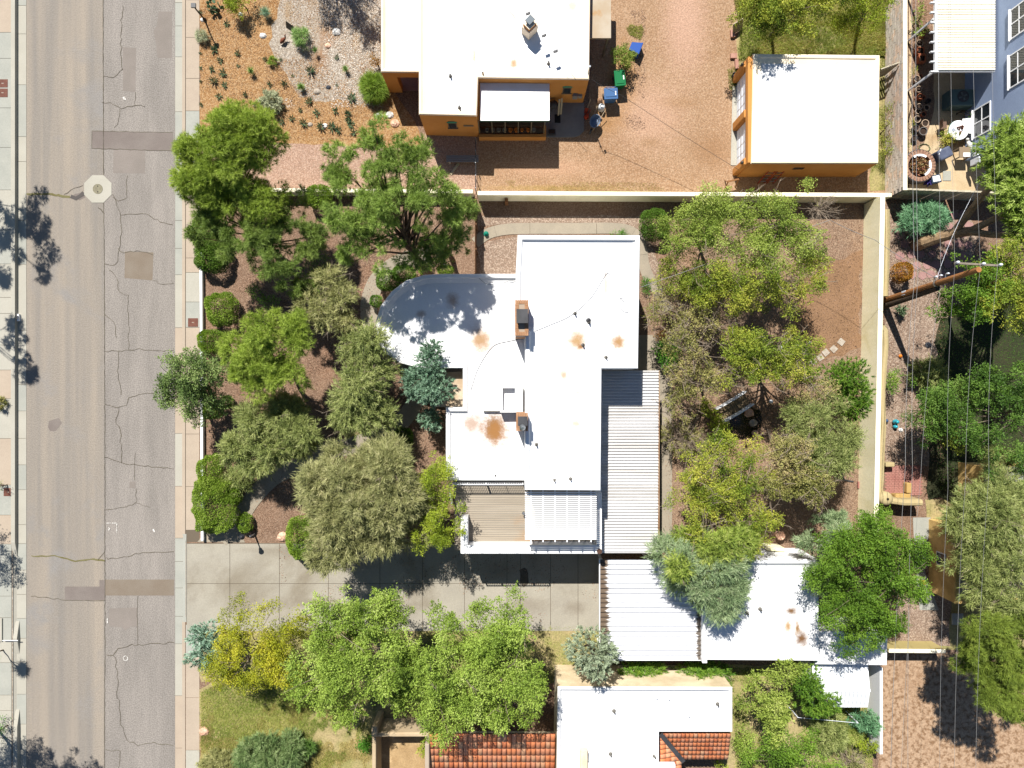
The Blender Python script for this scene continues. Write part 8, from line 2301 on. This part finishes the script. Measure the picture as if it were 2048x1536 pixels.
# round table with a cloth and bottles, chair
q = P(1918, 260, 0.75)
tb = thing('patio_table', 'round white patio table in front of the blue house window', 'table', (q.x, q.y, 0))
MB().lathe((q.x, q.y, 0), [(0.0, 0.72), (0.58, 0.72), (0.6, 0.735), (0.58, 0.75), (0, 0.75)], 28).build('table_top', m_wpaint, tb)
MB().lathe((q.x, q.y, 0), [(0.3, 0), (0.06, 0.06), (0.05, 0.72)], 12).build('pedestal', m_wpaint, tb)
MB().lathe((q.x, q.y, 0), [(0.6, 0.70), (0.62, 0.66), (0.61, 0.7)], 28).build('rim', mat('teal_rim', lin(70, 150, 130), rough=0.5), tb)
m_jar = mat('brown_jar', lin(122, 74, 52), rough=0.5)
for i, (dx, dy, r, h) in enumerate(((-0.12, 0.14, .05, .16), (0.0, 0.16, .05, .2), (0.1, 0.2, .05, .22), (-0.02, 0.04, .045, .14), (0.16, 0.08, .05, .18), (0.06, -0.14, .06, .14), (0.2, 0.18, .04, .18), (0.02, -0.24, .05, .12))):
    MB().lathe((q.x + dx, q.y + dy, 0.752), [(r, 0), (r, h * .7), (r * .5, h * .85), (r * .5, h), (0, h)], 10).build('jar', m_jar, None, label='small brown jar standing on the round white patio table', cat='jar', group='brown jars on the patio table', at=(q.x + dx, q.y + dy, 0.752))
MB().obox((q.x - 0.34, q.y, 0.757), (0.09, 0.06, 0), (-0.06, 0.09, 0), (0, 0, 0.004)).build('folded_paper', mat('grey_paper', lin(170, 176, 186), rough=0.8), None, label='grey folded paper on the left of the white patio table', cat='paper', at=(q.x - 0.34, q.y, 0.752))
ck = P(1937, 253, 0.6)
cl = MB()
cr = np.random.default_rng(8)
gx, gy_ = 7, 7
zz = cr.random((gx, gy_)) * 0.1
for i in range(gx):
    for j in range(gy_):
        cl.v.append((ck.x - 0.3 + 0.6 * i / (gx - 1) + 0.05 * cr.normal(), ck.y - 0.45 + 0.9 * j / (gy_ - 1) + 0.04 * cr.normal(), 0.62 + zz[i, j] + (0.1 if 1 < i < 5 else -0.12)))
for i in range(gx - 1):
    for j in range(gy_ - 1):
        a_ = i * gy_ + j
        cl.f.append((a_, a_ + gy_, a_ + gy_ + 1, a_ + 1))
cl.build('white_cloth', mat('white_cloth', lin(224, 226, 222), rough=0.9), None, smooth=True, label='crumpled white cloth between the patio table and the blue wall', cat='cloth', at=(ck.x, ck.y, 0))
def chair(px, py, rot, label, m, seat=0.45):
    q = P(px, py, seat)
    r = thing('patio_chair', label, 'chair', (q.x, q.y, 0))
    c, s = math.cos(rot), math.sin(rot)
    def T(x, y, z): return Vector((q.x + c * x - s * y, q.y + s * x + c * y, z))
    bevel(MB().obox(T(0, 0, seat), (c * .24, s * .24, 0), (-s * .23, c * .23, 0), (0, 0, .03)).build('seat', m, r), 0.04)
    MB().obox(T(0, 0.26, seat + .25), (c * .24, s * .24, 0), (-s * .05, c * .05, .25), (0, 0.01, .02)).build('backrest', m, r)
    for sx_ in (-.2, .2):
        for sy_ in (-.2, .2):
            MB().tube([T(sx_, sy_, 0), T(sx_, sy_, seat)], .018, 6).build('leg', m_capdark, r)
    return r
chair(1886, 251, 1.6, 'brown metal chair left of the round white table', mat('brown_seat', lin(120, 94, 78), rough=0.6))
q = P(1891, 306, 0.9)
gr = thing('covered_grill', 'dark blue-grey covered grill standing on the tan patio', 'grill', (q.x, q.y, 0))
c_, s_ = math.cos(0.45), math.sin(0.45)
m_cov = mat('grill_cover', lin(82, 90, 112), lin(96, 104, 126), 3, rough=0.6)
bevel(MB().obox((q.x, q.y, 0.5), (c_ * .44, s_ * .44, 0), (-s_ * .33, c_ * .33, 0), (0, 0, .42)).build('cover', m_cov, gr), 0.1, 3)
MB().beam((q.x - c_ * .45, q.y - s_ * .45 + .1, .9), (q.x - c_ * .2 - .1, q.y - s_ * .2 + .35, .9), .04, .04).build('handle', m_wpaint, gr)
q = P(1930, 305, 0.8)
pt = thing('potting_table', 'potting table with a white tray beside the corner of the blue house', 'table', (q.x, q.y, 0))
MB().box(q.x - .34, q.y - .3, .74, q.x + .34, q.y + .34, .8).build('table_top', mat('weathered_wood', lin(150, 130, 106), rough=0.9), pt)
for sx_ in (-.3, .3):
    for sy_ in (-.26, .3):
        MB().box(q.x + sx_ - .03, q.y + sy_ - .03, 0, q.x + sx_ + .03, q.y + sy_ + .03, .74).build('leg', mat('weathered_wood', (0, 0, 0)), pt)
MB().box(q.x - .12, q.y - .26, .802, q.x + .3, q.y - .02, .84).build('tray', m_wpaint, None, label='white tray on the potting table', cat='tray', at=(q.x, q.y - .14, .8))
rk = thing('garden_statue', 'white stone figure lying at the foot of the blue wall', 'statue', P(1938, 290))
q = P(1938, 292, 0.5)
MB().tube([(q.x - .1, q.y + .3, .5), (q.x, q.y + .1, .6), (q.x + .05, q.y - .15, .55), (q.x + .12, q.y - .3, .4)], [.08, .16, .14, .06], 8).build('torso', m_wrock, rk, smooth=True)
MB().lathe((q.x - .14, q.y + .38, .48), [(0, 0), (.08, .03), (.1, .1), (.06, .18), (0, .2)], 10).build('head', m_wrock, rk, smooth=True)
# round brick planter with a white inner ring
q = P(1840, 331, 0.6)
rp_ = thing('round_planter', 'round brick planter with a broken white inner ring beside the block wall', 'planter', (q.x, q.y, 0))
nb_ = 30
bmk = MB().box(-0.13, -0.075, 0, 0.13, 0.075, 0.6).mesh('brick', mat('planter_brick', lin(176, 140, 116), lin(150, 112, 92), 3, rough=0.9))
for k in range(nb_):
    a = 2 * math.pi * k / nb_
    o = link('brick', bmk, None, rp_, (q.x + 0.84 * math.cos(a), q.y + 0.84 * math.sin(a), 0))
    o.rotation_euler = (0, 0, a)
MB().lathe((q.x, q.y, 0), [(0.98, 0.0), (1.02, 0.02), (1.02, 0.56), (0.97, 0.58)], 36).build('dark_band', m_capdark, rp_)
for a0, a1 in ((-1.1, 0.5), (0.95, 2.2)):
    MB().lathe((q.x, q.y, 0), [(0.58, 0.2), (0.58, 0.62), (0.71, 0.62), (0.71, 0.2)], 20, a0, a1).build('white_ring', m_wpaint, rp_)
MB().lathe((q.x, q.y, 0.3), [(0.6, 0), (0, 0.03)], 20).build('soil', m_soil, rp_)
lr = np.random.default_rng(12)
nl = 700
a = lr.random(nl) * 6.28; r_ = np.sqrt(lr.random(nl)) * 0.55
pp_ = np.stack([q.x + r_ * np.cos(a), q.y + r_ * np.sin(a), 0.34 + lr.random(nl) * 0.3], axis=1)
dd = unit(lr.normal(size=(nl, 3)) + np.array([0, 0, .5])); ss = unit(np.cross(dd, lr.normal(size=(nl, 3))))
o = finish('dry_plants', leaf_quads(pp_, dd, ss, lr.uniform(.1, .2, nl), lr.uniform(.05, .1, nl)), lr.random(nl), leafmat('planter_plants', G((90, 62, 44), (140, 84, 64), (110, 104, 60), (156, 120, 86)), 0.1), rp_, wloc(rp_))
# white topped crate with a purple cloth
q = P(1873, 357, 0.5)
kc = thing('blue_crate', 'dark blue crate with a white top at the lower edge of the tan patio', 'crate', (q.x, q.y, 0))
MB().obox((q.x, q.y, .25), (.29, .05, 0), (-.05, .24, 0), (0, 0, .23)).build('box', mat('crate_blue', lin(52, 70, 92), rough=0.5), kc)
MB().obox((q.x, q.y, .495), (.22, .04, 0), (-.04, .17, 0), (0, 0, .012)).build('top_sheet', m_wpaint, kc)
q = P(1857, 358, 0.3)
pu = MB()
for k in range(26):
    a = cr.random() * 6.28; rr2 = cr.random() * .42
    p0 = Vector((q.x + rr2 * math.cos(a), q.y + rr2 * math.sin(a) * .9, .08 + .25 * cr.random()))
    d0 = Vector((cr.normal(), cr.normal(), .3 * cr.normal())).normalized() * .22
    e0 = Vector((cr.normal(), cr.normal(), cr.normal())).normalized() * .14
    pu.quad(p0 - d0 - e0, p0 + d0 - e0, p0 + d0 + e0, p0 - d0 + e0)
pu.build('purple_cloth', mat('purple_cloth', lin(72, 58, 150), lin(96, 84, 176), 5, rough=0.8), None, label='crumpled purple cloth beside the blue crate', cat='cloth', at=(q.x, q.y, 0))
q = P(1893, 352)
MB().box(q.x - .25, q.y - .3, .012, q.x + .25, q.y + .3, .05).build('drain_grate', m_conc_g, None, label='pale grated slab beside the blue crate', cat='slab', at=(q.x, q.y, 0))
q = P(1848, 296, 0.02)
hz_ = [(q.x + .35 * math.cos(a_ / 10 * 6.28) * (1 + .1 * math.sin(a_)), q.y + .25 * math.sin(a_ / 10 * 6.28), .03 + .004 * a_) for a_ in range(21)]
MB().tube(hz_, .014, 5).build('garden_hose', plastic('hose_green', lin(86, 110, 70)), None, label='coiled greenish hose above the round brick planter', cat='hose', at=(q.x, q.y, 0))

# ------------------------------------------------------------------ back garden of the white house
br = thing('footbridge', 'small white railed footbridge with weathered planks over the dark pond', 'footbridge', P(1460, 806))
A0, B0 = P(1428, 818, 0.3), P(1486, 783, 0.3)
dv = (B0 - A0); Lb = dv.length; dv.normalize(); sv = Vector((dv.y, -dv.x, 0))
Wb = 0.86
m_plank = mat('weathered_plank', lin(156, 136, 104), lin(136, 116, 88), 3, 0.3, 0.7, 0.9, 0.15, 14)
npk = 15
for k in range(npk):
    f = (k + 0.5) / npk
    arch = 0.18 * math.sin(math.pi * f)
    c0 = A0 + dv * (Lb * f) + sv * Wb / 2
    MB().obox((c0.x, c0.y, 0.28 + arch), dv * (Lb / npk / 2 - .008), sv * Wb / 2, (0, 0, .02)).build('plank', m_plank, br)
for sgn in (0, 1):
    o0 = A0 + sv * (Wb + .02 if sgn else -.02)
    def R(f, z): return Vector((o0.x, o0.y, 0)) + dv * (Lb * f) + Vector((0, 0, z + 0.18 * math.sin(math.pi * max(0, min(1, f)))))
    rl, rl2 = MB(), MB()
    for f0, f1 in ((0, .25), (.25, .5), (.5, .75), (.75, 1)):
        rl.beam(R(f0, .95), R(f1, .95), .09, .05)
        rl2.beam(R(f0, .42), R(f1, .42), .06, .05)
    rail = rl.build('railing', m_wpaint, br)
    rl2.build('lower_rail', m_wpaint, rail)
    for k in range(9):
        f = k / 8
        MB().beam(R(f, .28), R(f, .95), .05, .05, up=(1, 0, 0)).build('baluster', m_wpaint, rail)
    for k in range(8):
        MB().beam(R(k / 8, .44), R((k + 1) / 8, .92), .035, .02).build('lattice_bar', m_wpaint, rail)
m_pond = mat('pond_water', lin(34, 30, 24), lin(46, 40, 28), 2.0, rough=0.12, spec=0.5)
patch('pond', [(1448, 826), (1490, 806), (1520, 820), (1524, 850), (1500, 880), (1462, 878), (1446, 850)], m_pond, 5, 3, 10)
for i, (px, py, r) in enumerate(((1498, 826, .3), (1506, 846, .25), (1494, 884, .3), (1452, 842, .22), (1510, 866, .2))):
    rock(px, py, r, m_stone_p if i % 2 == 0 else m_stone, ['orange-pink rock at the upper rim of the pond', 'pale rock at the right rim of the pond', 'pinkish rock at the lower rim of the pond', 'pale rock at the left rim of the pond by the bridge', 'reddish rock right of the pond'][i], seed=i)
def garden_globe(px, py, r, label, h=0.5):
    q = P(px, py, h)
    t_ = thing('garden_light', label, 'garden light', (q.x, q.y, 0))
    MB().tube([(q.x, q.y, 0), (q.x, q.y, h - r)], .025, 6).build('stake', m_capdark, t_)
    n = 8
    MB().lathe((q.x, q.y, h), [(r * math.sin(math.pi * k / n), -r * math.cos(math.pi * k / n)) for k in range(n + 1)], 14).build('globe', m_wpaint, t_, smooth=True)
garden_globe(1542, 803, 0.13, 'white globe light right of the footbridge')
garden_globe(1561, 694, 0.13, 'white globe light under the yellow-green tree near the stepping stones')
garden_globe(1619, 686, 0.12, 'white globe light left of the stepping stones')
garden_globe(892, 532, 0.14, 'white globe light between the fence and the rounded wall', 0.5)
q = P(972, 466, 0.3)
MB().lathe((q.x, q.y, 0), [(.16, 0), (.16, .1), (.1, .14), (.12, .3), (.06, .36), (0, .36)], 12).build('hose_reel', plastic('teal_plastic', lin(30, 140, 116)), None, label='teal garden hose reel at the start of the side path', cat='hose reel', at=(q.x, q.y, 0))
q = P(1013, 401, 0.8)
MB().box(q.x - .1, q.y - .1, 0, q.x + .1, q.y + .1, .9).build('wooden_post', m_saw, None, label='short wooden post on the garden side of the cream wall', cat='post', at=(q.x, q.y, 0))
# angle iron frame and block near the back wall
q = P(1690, 945, 0.3)
fr_ = thing('timber_offcut', 'angled timber frame lying on the earth near the tall cream wall', 'frame', (q.x, q.y, 0))
a, b, c = P(1677, 928, .3), P(1697, 931, .3), P(1688, 960, .05)
MB().beam(a, b, .1, .1).build('rail', mat('pale_board', (0, 0, 0)), fr_)
MB().beam(a, c, .09, .09).build('rail', m_capdark, fr_)
MB().beam(c, P(1707, 963, .05), .08, .08).build('rail', m_capdark, fr_)
slab_block('brick', 'single red brick on the earth near the tall cream wall', 1720, 970, .22, .42, .15, 0.0, m_brickpav, 'brick')
q = P(1560, 1070, 0.4)
bb = thing('bird_bath', 'pinkish stone bird bath in the lower back garden', 'bird bath', (q.x, q.y, 0))
MB().lathe((q.x, q.y, 0), [(.2, 0), (.1, .1), (.1, .4), (.28, .5), (.3, .55), (.24, .52), (0, .46)], 14).build('bowl', m_stone_p, bb, smooth=True)
# turquoise sculpture in the lane
q = P(1796, 848, 0.5)
ts = thing('turquoise_ornament', 'bright turquoise glazed ornament in the lane beside the adobe wall', 'ornament', (q.x, q.y, 0))
m_tq = mat('turquoise_glaze', lin(60, 180, 196), rough=0.2)
MB().lathe((q.x, q.y + .12, 0), [(.1, 0), (.15, .12), (.17, .3), (.08, .46), (.1, .5), (0, .5)], 12).build('jar', m_tq, ts, smooth=True)
MB().lathe((q.x + .02, q.y - .18, 0), [(.08, 0), (.14, .1), (.12, .26), (.05, .36), (0, .36)], 12).build('small_jar', m_tq, ts, smooth=True)
rock(1801, 860, .14, m_wrock, 'white stone below the turquoise ornament')
q = P(1775, 842, .3)
MB().lathe((q.x, q.y, 0), [(.1, 0), (.12, .2), (.05, .28), (0, .3)], 10).build('blue_jug', plastic('jug_blue', lin(70, 96, 130)), None, label='small blue-grey jug left of the turquoise ornament', cat='jug', at=(q.x, q.y, 0))
q = P(1802, 712, .15)
MB().lathe((q.x, q.y, 0), [(.04, 0), (.1, .05), (.1, .12), (.03, .18), (0, .18)], 10).build('orange_ball', plastic('ball_orange', lin(220, 120, 40)), None, label='small orange ball on the gravel lane', cat='ball', at=(q.x, q.y, 0))
rock(1856, 690, .18, m_drock, 'dark round stone on the shady edge of the gravel lane')
# storm drain mark and marker on the far kerb
q = P(37, 635, .05)
mk = MB().box(q.x - .08, q.y - .22, -.125, q.x + .02, q.y + .22, .062).build('kerb_marker', m_wpaint, None, label='white kerb marker with a dark number patch on the far kerb', cat='marker', at=(q.x, q.y, 0))
MB().box(q.x - .06, q.y - .12, .0625, q.x + .0, q.y + .1, .068).build('number_patch', m_capdark, mk)
# steps at the lower left pavement
st_ = thing('front_steps', 'pale concrete steps with a white rail at the lower left edge', 'steps', P(10, 1262))
for k in range(3):
    MB().box(P(-30, 0).x, P(0, 1282 - 0 * k).y, 0.02, P(6 - 7 * k, 0).x, P(0, 1236).y, 0.1 + 0.12 * k).build('step', m_conc_w, st_)
MB().beam(P(5, 1281, .2), P(36, 1281, .2), .04, .04).build('rail', m_wpaint, st_)
# small lean objects on the garage side
q = P(1545, 1240, 3.0)
# line and post in the lower right garden
hw = thing('clothes_line', 'pale clothes line on a hooked post in the lower right garden', 'clothes line', P(1717, 1446))
a, b = P(1596, 1435, 1.6), P(1716, 1446, 1.6)
MB().tube([a, b], .014, 5).build('line', m_insul, hw)
MB().tube([(b.x, b.y, 0), b, b + Vector((-.1, .12, 0))], .03, 6).build('post', m_insul, hw)
MB().tube([(a.x, a.y, 0), a], .03, 6).build('post', m_insul, hw)
q = P(1660, 1457, .2)
MB().tube([(q.x + .2 * math.cos(k / 8 * 6.28), q.y + .14 * math.sin(k / 8 * 6.28), .03 + .005 * k) for k in range(15)], .02, 5).build('garden_hose', m_wpaint, None, label='short loop of white hose on the soil below the shed', cat='hose', at=(q.x, q.y, 0))
# little sheet left in the back lane by the ochre house
q = P(1915, 1238, .3)
MB().box(q.x - .35, q.y - .35, .25, q.x + .35, q.y + .35, .33).build('paving_slab', m_conc_g, None, label='grey slab in the shade below the ochre house corner', cat='slab', at=(q.x, q.y, 0))
q = P(1850, 1166, .5)
MB().lathe((q.x, q.y, 0), [(.12, 0), (.14, .36), (.16, .4), (.0, .44)], 12).build('yellow_lantern', mat('lantern_yellow', lin(196, 160, 50), rough=0.5), None, label='small yellow lantern in a dark gap beside the ochre house', cat='lantern', at=(q.x, q.y, 0))
